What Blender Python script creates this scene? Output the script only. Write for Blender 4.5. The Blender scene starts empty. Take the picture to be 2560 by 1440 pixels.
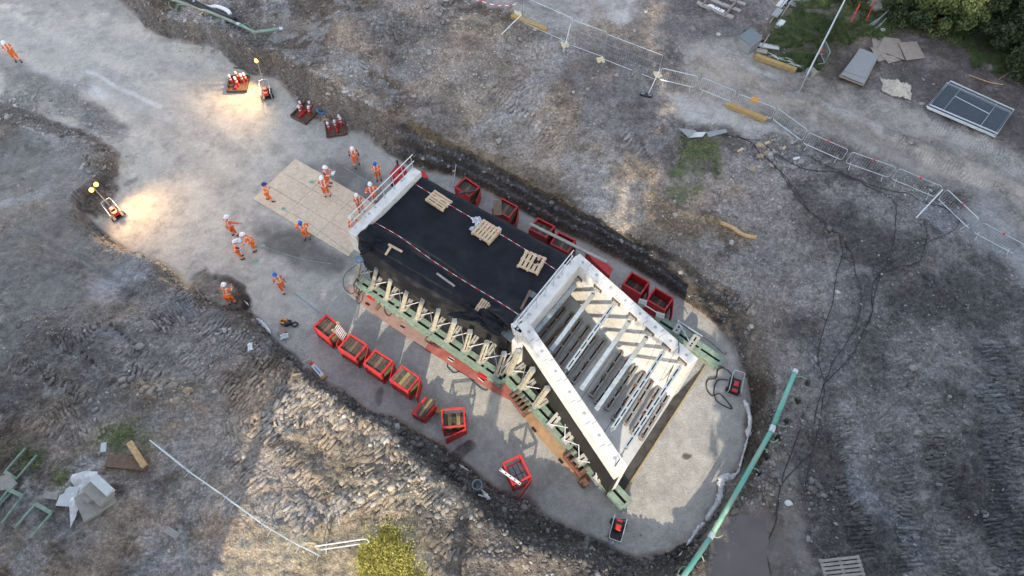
import bpy, math, random
import numpy as np
from mathutils import Vector, Matrix, Euler, Quaternion
R=math.radians
random.seed(7); RNG=np.random.default_rng(11)
scene=bpy.context.scene
COL=scene.collection
# ------------------------------------------------------------------ camera model (metres; the drone hovers 32.5 m up)
F=2560*24/36.; TH=R(29.5); CH=32.5
ST,CT=math.sin(TH),math.cos(TH)
def P(u,v,z=0.0):
    x=(u-1280)/F; y=(720-v)/F
    t=(CH-z)/(CT-y*ST)
    return Vector((x*t,(ST+y*CT)*t,z))
def proj(X,Y,Z):
    dz=Z-CH; dep=Y*ST-dz*CT; up=Y*CT+dz*ST
    return 1280+F*X/dep, 720-F*up/dep
# ------------------------------------------------------------------ materials
M={}
def mat(name,col,rough=.7,metal=0.,var=.18,scale=6.,bump=.0,dirt=None,dirt_amt=.4,dirt_scale=3.,spec=.4,coords='Object',bscale=None):
    m=bpy.data.materials.new(name); m.use_nodes=True; nt=m.node_tree; N=nt.nodes; Lk=nt.links
    b=N['Principled BSDF']; b.inputs['Roughness'].default_value=rough; b.inputs['Metallic'].default_value=metal
    b.inputs['Specular IOR Level'].default_value=spec
    tc=N.new('ShaderNodeTexCoord'); oi=N.new('ShaderNodeObjectInfo')
    ad=N.new('ShaderNodeVectorMath'); ad.operation='MULTIPLY_ADD'; Lk.new(oi.outputs['Random'],ad.inputs[0]); ad.inputs[1].default_value=(37,17,29)
    Lk.new(tc.outputs[coords],ad.inputs[2])
    n=N.new('ShaderNodeTexNoise'); n.inputs['Scale'].default_value=scale; n.inputs['Detail'].default_value=6; n.inputs['Roughness'].default_value=.65
    Lk.new(ad.outputs[0],n.inputs['Vector'])
    mr=N.new('ShaderNodeMapRange'); mr.inputs[1].default_value=.3; mr.inputs[2].default_value=.7; mr.inputs[3].default_value=1-var; mr.inputs[4].default_value=1+var
    Lk.new(n.outputs['Fac'],mr.inputs[0])
    mx=N.new('ShaderNodeMix'); mx.data_type='RGBA'; mx.blend_type='MULTIPLY'; mx.inputs[0].default_value=1
    mx.inputs[6].default_value=(*col,1); Lk.new(mr.outputs[0],mx.inputs[7]); out=mx.outputs[2]
    if dirt:
        n2=N.new('ShaderNodeTexNoise'); n2.inputs['Scale'].default_value=dirt_scale; n2.inputs['Detail'].default_value=8; n2.inputs['Roughness'].default_value=.7
        Lk.new(ad.outputs[0],n2.inputs['Vector'])
        r2=N.new('ShaderNodeMapRange'); r2.inputs[1].default_value=.5; r2.inputs[2].default_value=.68; r2.inputs[4].default_value=dirt_amt
        Lk.new(n2.outputs['Fac'],r2.inputs[0])
        m2=N.new('ShaderNodeMix'); m2.data_type='RGBA'; Lk.new(r2.outputs[0],m2.inputs[0]); Lk.new(out,m2.inputs[6]); m2.inputs[7].default_value=(*dirt,1); out=m2.outputs[2]
    Lk.new(out,b.inputs['Base Color'])
    if bump:
        bp=N.new('ShaderNodeBump'); bp.inputs['Strength'].default_value=bump; bp.inputs['Distance'].default_value=.03
        if bscale:
            n3=N.new('ShaderNodeTexNoise'); n3.inputs['Scale'].default_value=bscale; n3.inputs['Detail'].default_value=5; Lk.new(ad.outputs[0],n3.inputs['Vector']); Lk.new(n3.outputs['Fac'],bp.inputs['Height'])
        else: Lk.new(n.outputs['Fac'],bp.inputs['Height'])
        Lk.new(bp.outputs[0],b.inputs['Normal'])
    M[name]=m; return m
def emis(name,col,s):
    m=bpy.data.materials.new(name); m.use_nodes=True; b=m.node_tree.nodes['Principled BSDF']
    b.inputs['Emission Color'].default_value=(*col,1); b.inputs['Emission Strength'].default_value=s; b.inputs['Base Color'].default_value=(*col,1); M[name]=m
mat('concrete',(.60,.59,.565),.8,var=.14,scale=2.5,dirt=(.40,.375,.33),dirt_amt=.6,dirt_scale=1.6,bump=.1,bscale=30)
mat('slab_concrete',(.52,.53,.54),.85,var=.14,scale=1.5,dirt=(.36,.34,.31),dirt_amt=.6,dirt_scale=1.1,bump=.15,bscale=25)
mat('bitumen',(.016,.015,.014),.55,var=.4,scale=5,bump=.3,bscale=12)
mat('dark_void',(.02,.018,.016),.9,var=.2)
mat('membrane',(.009,.0105,.016),.75,spec=.2,var=.35,scale=1.4,dirt=(.022,.023,.026),dirt_amt=.6,dirt_scale=.8,bump=.25,bscale=7)
mat('membrane_dusty',(.024,.024,.026),.8,spec=.2,var=.4,scale=2.,dirt=(.055,.052,.050),dirt_amt=.6,dirt_scale=2.5,bump=.3,bscale=9)
mat('red',(.40,.016,.022),.5,var=.3,scale=5,dirt=(.16,.05,.035),dirt_amt=.7,dirt_scale=6,bump=.1)
mat('red_bright',(.56,.03,.032),.5,var=.25,scale=5,dirt=(.22,.08,.06),dirt_amt=.9,dirt_scale=4,bump=.2)
mat('red_mat',(.31,.085,.07),.8,var=.2,scale=3,dirt=(.30,.20,.16),dirt_amt=.6,dirt_scale=1.6,bump=.3,bscale=20)
mat('tan_mat',(.36,.23,.13),.8,var=.25,scale=2.2,dirt=(.32,.14,.07),dirt_amt=.6,dirt_scale=1.5,bump=.2)
mat('pink_mat',(.29,.20,.17),.85,var=.15,scale=3,dirt=(.36,.10,.08),dirt_amt=.35,dirt_scale=2,bump=.2)
mat('timber_dark',(.060,.052,.044),.85,var=.45,scale=7,dirt=(.13,.105,.075),dirt_amt=.6,dirt_scale=4,bump=.4)
mat('timber_brown',(.15,.10,.07),.85,var=.35,scale=7,dirt=(.08,.05,.04),dirt_amt=.4,bump=.3)
mat('timber_olive',(.24,.19,.09),.85,var=.3,scale=8,bump=.3)
mat('pallet_wood',(.50,.38,.25),.8,var=.22,scale=9,dirt=(.34,.24,.15),dirt_amt=.5,dirt_scale=5,bump=.2)
mat('pallet_grey',(.30,.28,.25),.85,var=.25,scale=8,dirt=(.17,.15,.13),dirt_amt=.6,bump=.2)
mat('ply',(.60,.50,.38),.8,var=.14,scale=3,dirt=(.36,.27,.18),dirt_amt=.7,dirt_scale=9,bump=.1)
mat('ply_weathered',(.27,.235,.20),.85,var=.15,scale=4,dirt=(.17,.15,.13),dirt_amt=.5,bump=.2)
mat('ply_grey',(.25,.26,.265),.7,var=.15,scale=3,dirt=(.15,.14,.14),dirt_amt=.5)
mat('beam_yellow',(.36,.25,.10),.85,var=.25,scale=6,dirt=(.2,.16,.1),dirt_amt=.5,bump=.2)
mat('galv',(.50,.55,.58),.42,metal=.55,var=.12,scale=8,dirt=(.3,.3,.3),dirt_amt=.3)
mat('rail_white',(.62,.63,.65),.5,var=.06)
mat('prop_silver',(.38,.44,.47),.5,metal=.3,var=.2,scale=5,dirt=(.26,.26,.25),dirt_amt=.7)
mat('channel_grey',(.27,.275,.28),.65,metal=.2,var=.22,scale=5,dirt=(.15,.10,.075),dirt_amt=.5,dirt_scale=7)
mat('slot_black',(.010,.010,.010),.9,var=.1)
mat('prop_cream',(.38,.36,.285),.65,var=.25,scale=6,dirt=(.20,.18,.13),dirt_amt=.75,dirt_scale=8)
mat('strut_grey',(.36,.36,.33),.6,metal=.2,var=.2,scale=6,dirt=(.2,.18,.15),dirt_amt=.5)
mat('green_steel',(.19,.27,.215),.7,var=.35,scale=5,dirt=(.27,.26,.19),dirt_amt=.9,dirt_scale=3.2)
mat('pipe_muddy',(.24,.27,.215),.7,var=.25,scale=2,dirt=(.16,.32,.26),dirt_amt=.8,dirt_scale=.8)
mat('wire_dark',(.10,.13,.155),.6,var=.2)
mat('dark_sheet',(.075,.10,.125),.6,var=.3,scale=5)
mat('green_pipe',(.12,.37,.30),.5,var=.15,scale=2,dirt=(.27,.30,.24),dirt_amt=.85,dirt_scale=.55)
mat('green_hose',(.20,.32,.22),.6,var=.2)
mat('rust',(.14,.075,.058),.85,var=.35,scale=14,dirt=(.12,.08,.07),dirt_amt=.5,bump=.3)
mat('rust_tray',(.09,.055,.04),.6,var=.4,scale=4,dirt=(.16,.10,.06),dirt_amt=.6,bump=.2)
mat('black_rubber',(.018,.018,.02),.6,var=.2)
mat('cable',(.030,.030,.034),.7,var=.2)
mat('black_paint',(.02,.02,.022),.45,var=.2)
mat('blue_plastic',(.03,.22,.52),.45,var=.15)
mat('white_plastic',(.68,.70,.74),.5,var=.12,scale=7,dirt=(.42,.43,.45),dirt_amt=.4,bump=.5,bscale=9)
mat('trench_fill',(.055,.052,.05),.9,var=.5,scale=3,bump=.6,bscale=8)
mat('white_sheet',(.66,.66,.66),.7,var=.2,scale=4,dirt=(.3,.28,.26),dirt_amt=.5,bump=.5,bscale=6)
mat('film',(.50,.53,.60),.25,var=.2,scale=12,bump=.7,bscale=18)
mat('bag_cloth',(.46,.43,.37),.9,var=.25,scale=7,dirt=(.22,.2,.17),dirt_amt=.6,bump=.8,bscale=9)
mat('block_cream',(.58,.51,.35),.85,var=.2,scale=8,dirt=(.3,.26,.2),dirt_amt=.4)
mat('block_concrete',(.29,.275,.245),.9,var=.15,scale=5,dirt=(.2,.19,.17),dirt_amt=.5,bump=.3)
mat('white_kerb',(.52,.55,.55),.8,var=.12,dirt=(.3,.3,.3),dirt_amt=.4)
mat('slate',(.13,.155,.165),.6,var=.12)
mat('grey_panel',(.22,.24,.25),.6,var=.15)
mat('orange_sign',(.72,.30,.03),.5,var=.1)
mat('tape_red',(.65,.03,.05),.5,var=.05); mat('tape_white',(.7,.7,.7),.5,var=.05)
mat('dial_grey',(.32,.32,.32),.7,var=.1)
mat('orange_worn',(.72,.13,.03),.85,var=.25,scale=9,dirt=(.35,.10,.05),dirt_amt=.5,bump=.4,bscale=16)
mat('orange_cloth',(.92,.17,.025),.75,var=.12,scale=9,bump=.4,bscale=16)
mat('orange_trouser',(.90,.19,.015),.75,var=.14,scale=9,bump=.4,bscale=14)
mat('yellow_vest',(.95,.36,.03),.75,var=.1)
mat('reflective',(.72,.68,.66),.5,var=.1)
mat('boot',(.03,.026,.024),.7,var=.2)
mat('navy',(.03,.035,.07),.8,var=.2)
mat('skin',(.42,.24,.17),.6,var=.1)
mat('helmet_white',(.78,.80,.82),.35,var=.04)
mat('helmet_blue',(.015,.13,.52),.35,var=.06)
mat('helmet_navy',(.03,.04,.22),.35,var=.06)
mat('paper',(.75,.76,.80),.7,var=.04)
mat('foliage_dark',(.032,.050,.020),.75,var=.5,scale=1.3,dirt=(.055,.07,.02),dirt_amt=.6,dirt_scale=.7)
mat('foliage_pale',(.075,.10,.032),.75,var=.4,scale=2)
mat('weed',(.16,.22,.065),.8,var=.4,scale=3)
mat('foliage_bush',(.42,.38,.10),.7,var=.45,scale=3,dirt=(.20,.24,.05),dirt_amt=.6)
mat('grass_blade',(.075,.11,.04),.8,var=.5,scale=2,dirt=(.17,.17,.09),dirt_amt=.5,dirt_scale=1)
mat('bark',(.10,.08,.06),.95,var=.3,scale=6,bump=.5)
mat('stone',(.20,.185,.172),.95,var=.55,scale=1.1,dirt=(.36,.34,.32),dirt_amt=.55,dirt_scale=3.1,bump=.4,bscale=15)
mat('stone_tan',(.30,.24,.17),.95,var=.3,scale=4,bump=.4,bscale=15)
mat('clay_block',(.23,.215,.20),.95,var=.3,scale=2,dirt=(.33,.32,.30),dirt_amt=.5,bump=.4,bscale=15)
mat('log_wood',(.46,.31,.16),.85,var=.3,scale=6,bump=.3)
mat('rail_steel',(.26,.22,.20),.55,metal=.4,var=.15)
mat('sleeper',(.30,.28,.26),.9,var=.2,bump=.2)
mat('paint_white',(.8,.8,.82),.6,var=.1)
mat('water',(.17,.145,.125),.12,var=.1,scale=1.5,spec=.6)
mat('water_grey',(.12,.105,.10),.35,var=.15,scale=1.,spec=.5)
emis('lamp_glow',(1,.50,.07),2.6)
# ------------------------------------------------------------------ mesh builder
class MB:
    def __init__(s): s.v=[]; s.f=[]; s.mi=[]
    def add(s,vs,fs,mi=0):
        o=len(s.v); s.v+= [tuple(a) for a in vs]; s.f+=[tuple(i+o for i in f) for f in fs]; s.mi+=[mi]*len(fs); return s
    def hexa(s,b,t,mi=0):   # bottom 4, top 4 (ccw seen from above)
        return s.add(list(b)+list(t),[(3,2,1,0),(4,5,6,7),(0,1,5,4),(1,2,6,5),(2,3,7,6),(3,0,4,7)],mi)
    def box(s,c,size,rz=0,rx=0,ry=0,mi=0,bev=0.):
        m=Euler((rx,ry,rz)).to_matrix(); hx,hy,hz=[a/2 for a in size]; c=Vector(c)
        if bev:
            e=bev; vs=[];
            for zz,ins in ((-hz,e),(-hz+e,0),(hz-e,0),(hz,e)):
                for sx,sy in ((-1,-1),(1,-1),(1,1),(-1,1)): vs.append(c+m@Vector((sx*(hx-ins),sy*(hy-ins),zz)))
            fs=[(3,2,1,0),(12,13,14,15)]
            for k in range(3):
                for i in range(4): j=(i+1)%4; fs.append((4*k+i,4*k+j,4*k+4+j,4*k+4+i))
            return s.add(vs,fs,mi)
        q=[(-1,-1),(1,-1),(1,1),(-1,1)]
        return s.hexa([c+m@Vector((a*hx,b*hy,-hz)) for a,b in q],[c+m@Vector((a*hx,b*hy,hz)) for a,b in q],mi)
    def bar(s,a,b,w,h,up=(0,0,1),mi=0,off=(0,0)):
        a=Vector(a);b=Vector(b);d=(b-a).normalized(); up=Vector(up)
        if abs(d.dot(up))>.98: up=Vector((0,1,0))
        r=d.cross(up).normalized(); u=r.cross(d).normalized()
        def c(p): 
            p=p+r*off[0]+u*off[1]
            return [p-r*w/2-u*h/2,p+r*w/2-u*h/2,p+r*w/2+u*h/2,p-r*w/2+u*h/2]
        A,B=c(a),c(b)
        return s.add(A+B,[(0,1,2,3),(7,6,5,4),(0,4,5,1),(1,5,6,2),(2,6,7,3),(3,7,4,0)],mi)
    def tube(s,pts,r,n=8,mi=0,cap=True,closed=False):
        pts=[Vector(p) for p in pts]; K=len(pts); rr=r if isinstance(r,(list,tuple)) else [r]*K
        vs=[]; prev=None
        for i,p in enumerate(pts):
            if closed: d=(pts[(i+1)%K]-pts[i-1])
            else: d=(pts[min(i+1,K-1)]-pts[max(i-1,0)])
            d=d.normalized() if d.length>1e-9 else Vector((0,0,1))
            if prev is None:
                a=Vector((0,0,1)) if abs(d.z)<.9 else Vector((1,0,0)); x=d.cross(a).normalized()
            else:
                x=(prev-d*prev.dot(d)); x=x.normalized() if x.length>1e-6 else d.orthogonal().normalized()
            prev=x; y=d.cross(x)
            for k in range(n): an=2*math.pi*k/n; vs.append(p+(x*math.cos(an)+y*math.sin(an))*rr[i])
        fs=[]
        for i in range(K if closed else K-1):
            j=(i+1)%K
            for k in range(n): l=(k+1)%n; fs.append((i*n+k,i*n+l,j*n+l,j*n+k))
        if cap and not closed: fs.append(tuple(range(n-1,-1,-1))); fs.append(tuple((K-1)*n+k for k in range(n)))
        return s.add(vs,fs,mi)
    def lathe(s,prof,c=(0,0,0),n=16,mi=0,sx=1,sy=1):
        c=Vector(c); vs=[]
        for r,z in prof:
            for k in range(n): an=2*math.pi*k/n; vs.append(c+Vector((r*math.cos(an)*sx,r*math.sin(an)*sy,z)))
        fs=[(i*n+k,i*n+(k+1)%n,(i+1)*n+(k+1)%n,(i+1)*n+k) for i in range(len(prof)-1) for k in range(n)]
        fs.append(tuple(range(n-1,-1,-1))); fs.append(tuple((len(prof)-1)*n+k for k in range(n)))
        return s.add(vs,fs,mi)
    def grid(s,fn,nu,nv,mi=0,thick=0.):
        vs=[Vector(fn(i/(nu-1),j/(nv-1))) for j in range(nv) for i in range(nu)]
        fs=[(j*nu+i,j*nu+i+1,(j+1)*nu+i+1,(j+1)*nu+i) for j in range(nv-1) for i in range(nu-1)]
        if thick:
            n0=len(vs); vs=vs+[v-Vector((0,0,thick)) for v in vs]; fs=fs+[tuple(n0+i for i in reversed(f)) for f in fs]
            edge=[i for i in range(nu)]+[j*nu+nu-1 for j in range(1,nv)]+[(nv-1)*nu+i for i in range(nu-2,-1,-1)]+[j*nu for j in range(nv-2,0,-1)]
            for a,b in zip(edge,edge[1:]+edge[:1]): fs.append((b,a,a+n0,b+n0))
        return s.add(vs,fs,mi)
    def build(s,name,mats,parent=None,smooth=False):
        me=bpy.data.meshes.new(name)
        vs=s.v
        if parent is not None:
            q=parent; ms=Matrix.Identity(4)
            while q is not None: ms=Matrix.LocRotScale(q.location,q.rotation_euler,q.scale)@ms; q=q.parent
            mi=ms.inverted(); vs=[mi@Vector(v) for v in vs]
        else:
            # origin at the base of the thing
            lo=[min(v[k] for v in vs) for k in range(3)]; hi=[max(v[k] for v in vs) for k in range(3)]
            o=Vector(((lo[0]+hi[0])/2,(lo[1]+hi[1])/2,lo[2])); vs=[Vector(v)-o for v in vs]
        me.from_pydata([tuple(v) for v in vs],[],s.f); 
        mats=mats if isinstance(mats,(list,tuple)) else [mats]
        for m in mats: me.materials.append(M[m] if isinstance(m,str) else m)
        if len(mats)>1: me.polygons.foreach_set('material_index',s.mi)
        if smooth: me.polygons.foreach_set('use_smooth',[True]*len(s.f))
        me.update()
        ob=bpy.data.objects.new(name,me); COL.objects.link(ob)
        if parent is not None: ob.parent=parent
        else: ob.location=o
        return ob
def tag(o,label,cat,group=None,kind=None):
    if label: o['label']=label
    if cat: o['category']=cat
    if group: o['group']=group
    if kind: o['kind']=kind
    return o
def thing(name,label,cat,loc,rz=0.,group=None):
    o=bpy.data.objects.new(name,None); COL.objects.link(o); o.location=loc; o.rotation_euler=(0,0,rz); o.empty_display_size=.2
    return tag(o,label,cat,group)
def struct(o): o['kind']='structure'; return o
def dup(o,loc=None,rz=None,label=None,group=None,parent=None):
    c=o.copy(); COL.objects.link(c)
    if parent is not None: c.parent=parent
    if loc is not None: c.location=loc
    if rz is not None: c.rotation_euler=(0,0,rz)
    if label: c['label']=label
    if group: c['group']=group
    for ch in list(o.children):
        dup(ch,parent=c)
    return c
# ------------------------------------------------------------------ terrain
def axis(lo,hi,step,far):
    a=list(np.arange(lo,hi+1e-6,step)); d=step; x=hi
    while x<far: d*=1.28; x+=d; a.append(x)
    d=step; x=lo
    while x>-far: d*=1.28; x-=d; a.insert(0,x)
    return np.array(a)
XS=axis(-40,40,.075,320); YS=axis(1.2,46,.07,320)
GX,GY=np.meshgrid(XS,YS)
NX,NY=len(XS),len(YS)
def vn(X,Y,s,seed):
    r=np.random.default_rng(seed).random((256,256))
    x=X/s+1000.37; y=Y/s+1000.71; xi=np.floor(x).astype(int); yi=np.floor(y).astype(int); fx=x-xi; fy=y-yi
    fx=fx*fx*(3-2*fx); fy=fy*fy*(3-2*fy)
    a=r[yi&255,xi&255]; b=r[yi&255,(xi+1)&255]; c=r[(yi+1)&255,xi&255]; d=r[(yi+1)&255,(xi+1)&255]
    return (a*(1-fx)+b*fx)*(1-fy)+(c*(1-fx)+d*fx)*fy-.5
def segd(X,Y,ax,ay,bx,by):
    dx,dy=bx-ax,by-ay; L2=dx*dx+dy*dy+1e-12
    t=np.clip(((X-ax)*dx+(Y-ay)*dy)/L2,0,1)
    return np.hypot(X-ax-t*dx,Y-ay-t*dy),t
def polyd(X,Y,pts,closed=False):
    D=np.full(X.shape,1e9); S=np.zeros(X.shape); acc=0; n=len(pts)
    for i in range(n if closed else n-1):
        a=pts[i]; b=pts[(i+1)%n]; d,t=segd(X,Y,a[0],a[1],b[0],b[1]); L=math.hypot(b[0]-a[0],b[1]-a[1])
        m=d<D; D=np.where(m,d,D); S=np.where(m,acc+t*L,S); acc+=L
    return D,S
def inside(X,Y,pts):
    c=np.zeros(X.shape,bool); n=len(pts)
    for i in range(n):
        x1,y1=pts[i][:2]; x2,y2=pts[(i+1)%n][:2]
        if y1==y2: continue
        m=((y1>Y)!=(y2>Y))&(X<(x2-x1)*(Y-y1)/(y2-y1)+x1); c^=m
    return c
# toe of the excavation and of the haul road (pixels of the photograph, z = 0) and its rim (pixels, z)
TOE=[(-260,-120),(250,-60),(330,20),(400,90),(450,105),(540,120),(590,158),(625,182),(690,190),(730,235),(790,290),(860,318),(935,352),(1010,402),(1075,425),(1140,440),
     (1230,482),(1330,535),(1450,598),(1560,655),(1640,700),(1710,752),(1775,800),(1830,860),(1866,935),(1874,1010),(1868,1080),(1848,1160),(1810,1230),(1775,1300),(1730,1350),(1680,1390),(1600,1403),(1520,1375),
     (1440,1335),(1370,1300),(1305,1253),(1251,1231),(1206,1199),(1151,1162),(1106,1126),(1052,1096),(990,1050),(939,1025),(891,990),(799,945),(735,885),(668,836),(640,800),(560,775),(500,735),(445,690),(380,650),(330,625),(280,590),
     (205,545),(196,520),(240,480),(290,440),(295,385),(235,345),(150,310),(60,280),(0,262),(-120,230),(-260,190)]
RIM=[(-260,-170,.6),(240,-110,.8),(350,-20,1.2),(430,50,1.4),(560,85,1.5),(640,120,1.5),(700,140,1.7),(760,170,2.),(830,200,2.3),(880,250,1.9),(950,285,1.6),(1020,310,1.45),(1100,345,1.45),(1180,385,1.45),
     (1280,432,1.45),(1330,465,1.45),(1480,540,1.45),(1620,612,1.45),(1740,680,1.45),(1850,742,1.5),(1905,815,1.5),(1935,900,1.4),(1935,960,1.3),(1925,1040,1.3),(1915,1110,1.3),(1895,1180,1.3),(1862,1260,1.2),(1830,1330,1.2),(1780,1395,1.2),(1720,1440,1.3),(1600,1470,1.7),(1480,1440,2.1),
     (1380,1400,2.3),(1290,1350,2.4),(1215,1300,2.5),(1151,1244,2.5),(1110,1208,2.4),(1061,1171,2.3),(1016,1148,2.2),(984,1109,2.1),(915,1054,2.),(852,1006,1.9),(807,975,1.9),(765,946,1.8),(700,885,1.6),(610,815,1.4),(520,770,1.3),(430,715,1.2),(340,655,1.1),(240,600,1.1),
     (165,542,1.1),(180,505,1.),(225,462,.8),(262,430,.6),(270,395,.45),(215,365,.4),(140,340,.4),(50,320,.4),(-20,300,.4),(-120,270,.4),(-260,230,.4)]
CTRL=[(150,450,.7),(60,600,1.2),(200,800,1.6),(40,1000,1.8),(200,1200,2.),(100,1400,2.),(500,1000,1.7),(500,1250,2.),(800,1200,2.1),(700,1400,2.5),(950,1400,3.),(1150,1430,2.6),(1000,1250,2.5),
      (500,20,1.7),(700,30,2.),(900,60,2.5),(900,150,2.6),(1150,60,2.5),(1150,200,2.3),(1300,280,2.1),(1400,420,1.9),(1300,30,2.6),(1450,40,2.4),(1600,300,2.1),(1700,420,2.),(1600,150,2.4),(1800,30,2.4),(1800,250,2.4),
      (1650,520,1.8),(1760,620,1.7),(1950,500,2.),(2100,300,2.3),(2000,100,2.3),(2300,100,2.3),(2400,300,2.2),(2500,500,2.1),(2200,600,2.1),(2050,700,2.),(2000,850,1.8),(2050,1050,1.5),(2200,900,1.8),(2500,900,1.8),(2000,1250,1.3),(2100,1400,1.3),(1900,1400,1.25),(2400,1200,1.6),(-50,150,.5)]
toeW=[P(u,v,0)[:2] for u,v in TOE]; rimW=[P(u,v,z)[:2] for u,v,z in RIM]
hp=[(*P(u,v,z)[:2],z) for u,v,z in RIM+CTRL]
GH=np.zeros(GX.shape)
def fbm(X,Y,s,seed,n=4,g=.55):
    o=0; a=1
    for k in range(n): o=o+a*vn(X,Y,s/(1.93**k),seed+k); a*=g
    return o
W1=fbm(GX,GY,2.2,100,3); W2=fbm(GX,GY,2.2,140,3)
sm=lambda x:np.clip(x,0,1)**2*(3-2*np.clip(x,0,1))
_u,_v=proj(GX,GY,np.full(GX.shape,.7)); kk=.38-.28*sm((_u-980)/80)*sm((1850-_u)/60)*(_v<(_u-1000)*.62+480)
WX=GX+W1*kk; WY=GY+W2*kk                       # warped coordinates: ragged banks
num=np.zeros(GX.shape); den=np.zeros(GX.shape)
for x,y,z in hp:
    w=1/(((GX-x)**2+(GY-y)**2)+1.2)**1.5; num+=w*z; den+=w
HP=num/den
inT=inside(WX,WY,toeW); inR=inside(WX,WY,rimW)
dT,_=polyd(WX,WY,toeW,True); dR,_=polyd(WX,WY,rimW,True)
t=np.clip(dT/(dT+dR+1e-6),0,1)
prof=.25*t+.75*sm((t-.25)/.55)
stair=(sm((t-.02)/.10)*.34+sm((t-.40)/.08)*.33+sm((t-.86)/.10)*.33)+t*.02
U0,V0=proj(GX,GY,HP*.5)
ne=sm((U0-960)/80)*sm((1860-U0)/60)*sm((980-V0)/60)*((V0<(U0-1000)*.62+480)|(U0>1700))
prof=prof*(1-ne)+stair*ne
sw=sm((U0-600)/100)*sm((1350-U0)/80)*(V0>(U0-600)*.6+700)
prof2=(sm((t-.03)/.25)*.45+sm((t-.62)/.3)*.55)
prof=prof*(1-sw)+prof2*sw
east=sm((U0-1840)/40)*sm((V0-880)/60)
prof=prof*(1-east)+sm((t-.10)/.5)*east
GH=np.where(inT,0.,np.where(inR,HP*prof,HP))
rough=np.where(inT,0.,1.)
rough=np.where(inT,sm(.25-dT)*.5,rough)
U,V=proj(GX,GY,GH)
# ---- colour / roughness painting in the photograph's ground pattern
wu=vn(GX,GY,1.6,5)*36+vn(GX,GY,.5,6)*16; wv=vn(GX,GY,1.6,7)*36+vn(GX,GY,.5,8)*16
UU=U+wu; VV=V+wv
C=np.zeros(GX.shape+(3,)); C[:]=(.200,.176,.156)
patch=sm(.5+1.6*fbm(GX,GY,3.2,20,6,.66))[...,None]
hue=sm(.5+1.8*fbm(GX,GY,5.,420,4,.6))[...,None]
C=C*(.55+.85*patch)
C=C*(1-hue)*np.array((1.0,1.02,1.08))+C*hue*np.array((1.10,1.0,.88))
chalk=sm((fbm(GX,GY,2.4,733,6,.72)-.18)/.22)[...,None]*.55; C=C*(1-chalk)+np.array((.30,.295,.295))*chalk
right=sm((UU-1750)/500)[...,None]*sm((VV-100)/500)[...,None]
C=C*(1-right)+right*np.array((.135,.130,.128))*(.62+.75*patch)  # darker towards the right: shade on that side put into the colour
nz=fbm(GX,GY,1.1,60,4,.6)
FL=sm((dT-.05)/.25)*inT
def mix(mask,col,k=1.):
    global C
    m=(np.clip(mask,0,1)*k)[...,None]; C=C*(1-m)+np.array(col)*m
def E(u,v,ru,rv,ang,col,k=1.,soft=.5,rg=None):
    global rough
    ca,sa=math.cos(R(ang)),math.sin(R(ang)); dx=UU-u; dy=VV-v
    a=(dx*ca+dy*sa)/ru; b=(-dx*sa+dy*ca)/rv; d=np.sqrt(a*a+b*b)
    m=sm((1+soft*.5-d)/soft)*np.clip(.75+nz*.9,0,1)
    mix(m,col,k)
    if rg is not None: rough=rough*(1-m)+rg*m
def PL(pts,col,k=1.,soft=20,rg=None,nn=.6):
    global rough
    us=[p[0] for p in pts]; vs=[p[1] for p in pts]
    sel=(UU>min(us)-soft*2)&(UU<max(us)+soft*2)&(VV>min(vs)-soft*2)&(VV<max(vs)+soft*2)
    X=UU[sel]; Y=VV[sel]; ins=inside(X,Y,pts); d,_=polyd(X,Y,pts,True); sd=np.where(ins,d,-d)
    m=np.zeros(UU.shape); m[sel]=sm((sd+soft)/(2*soft)); m*=np.clip(1-nn*.3+nz*nn,0,1)
    mix(m,col,k)
    if rg is not None: rough=rough*(1-m)+rg*m
def LN(pts,w,col,k=1.,soft=.5,rg=None,warp=1.,nn=.5):
    global rough
    us=[p[0] for p in pts]; vs=[p[1] for p in pts]; q=w*2
    sel=(U>min(us)-q-30)&(U<max(us)+q+30)&(V>min(vs)-q-30)&(V<max(vs)+q+30)
    X=U[sel]+wu[sel]*warp; Y=V[sel]+wv[sel]*warp; d,_=polyd(X,Y,pts)
    m=np.zeros(U.shape); m[sel]=sm((w*(1+soft/2)-d)/(w*soft)); m*=np.clip(1-nn*.3+nz*nn,0,1)
    mix(m,col,k)
    if rg is not None: rough=rough*(1-m)+rg*m
PALE_LAMPLIT=(.50,.465,.405); FLOORC=(.36,.355,.335); CREAM=(.33,.285,.235); PB=(.33,.335,.345); DK=(.085,.078,.075); CLAY=(.055,.046,.040); BR=(.135,.10,.075); GR=(.075,.095,.035)
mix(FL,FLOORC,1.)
mix(FL*sm((900-UU)/350),PALE_LAMPLIT,.9)  # pale road stone; the floodlights' warm spill is put into this colour
mix(FL*np.clip(.15+fbm(GX,GY,1.0,77,5,.75)*1.3,0,1),(.26,.25,.235),.6)
mix(FL*np.clip(vn(GX,GY,.18,91)*1.6-.35,0,1),(.50,.49,.46),.6)
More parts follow.
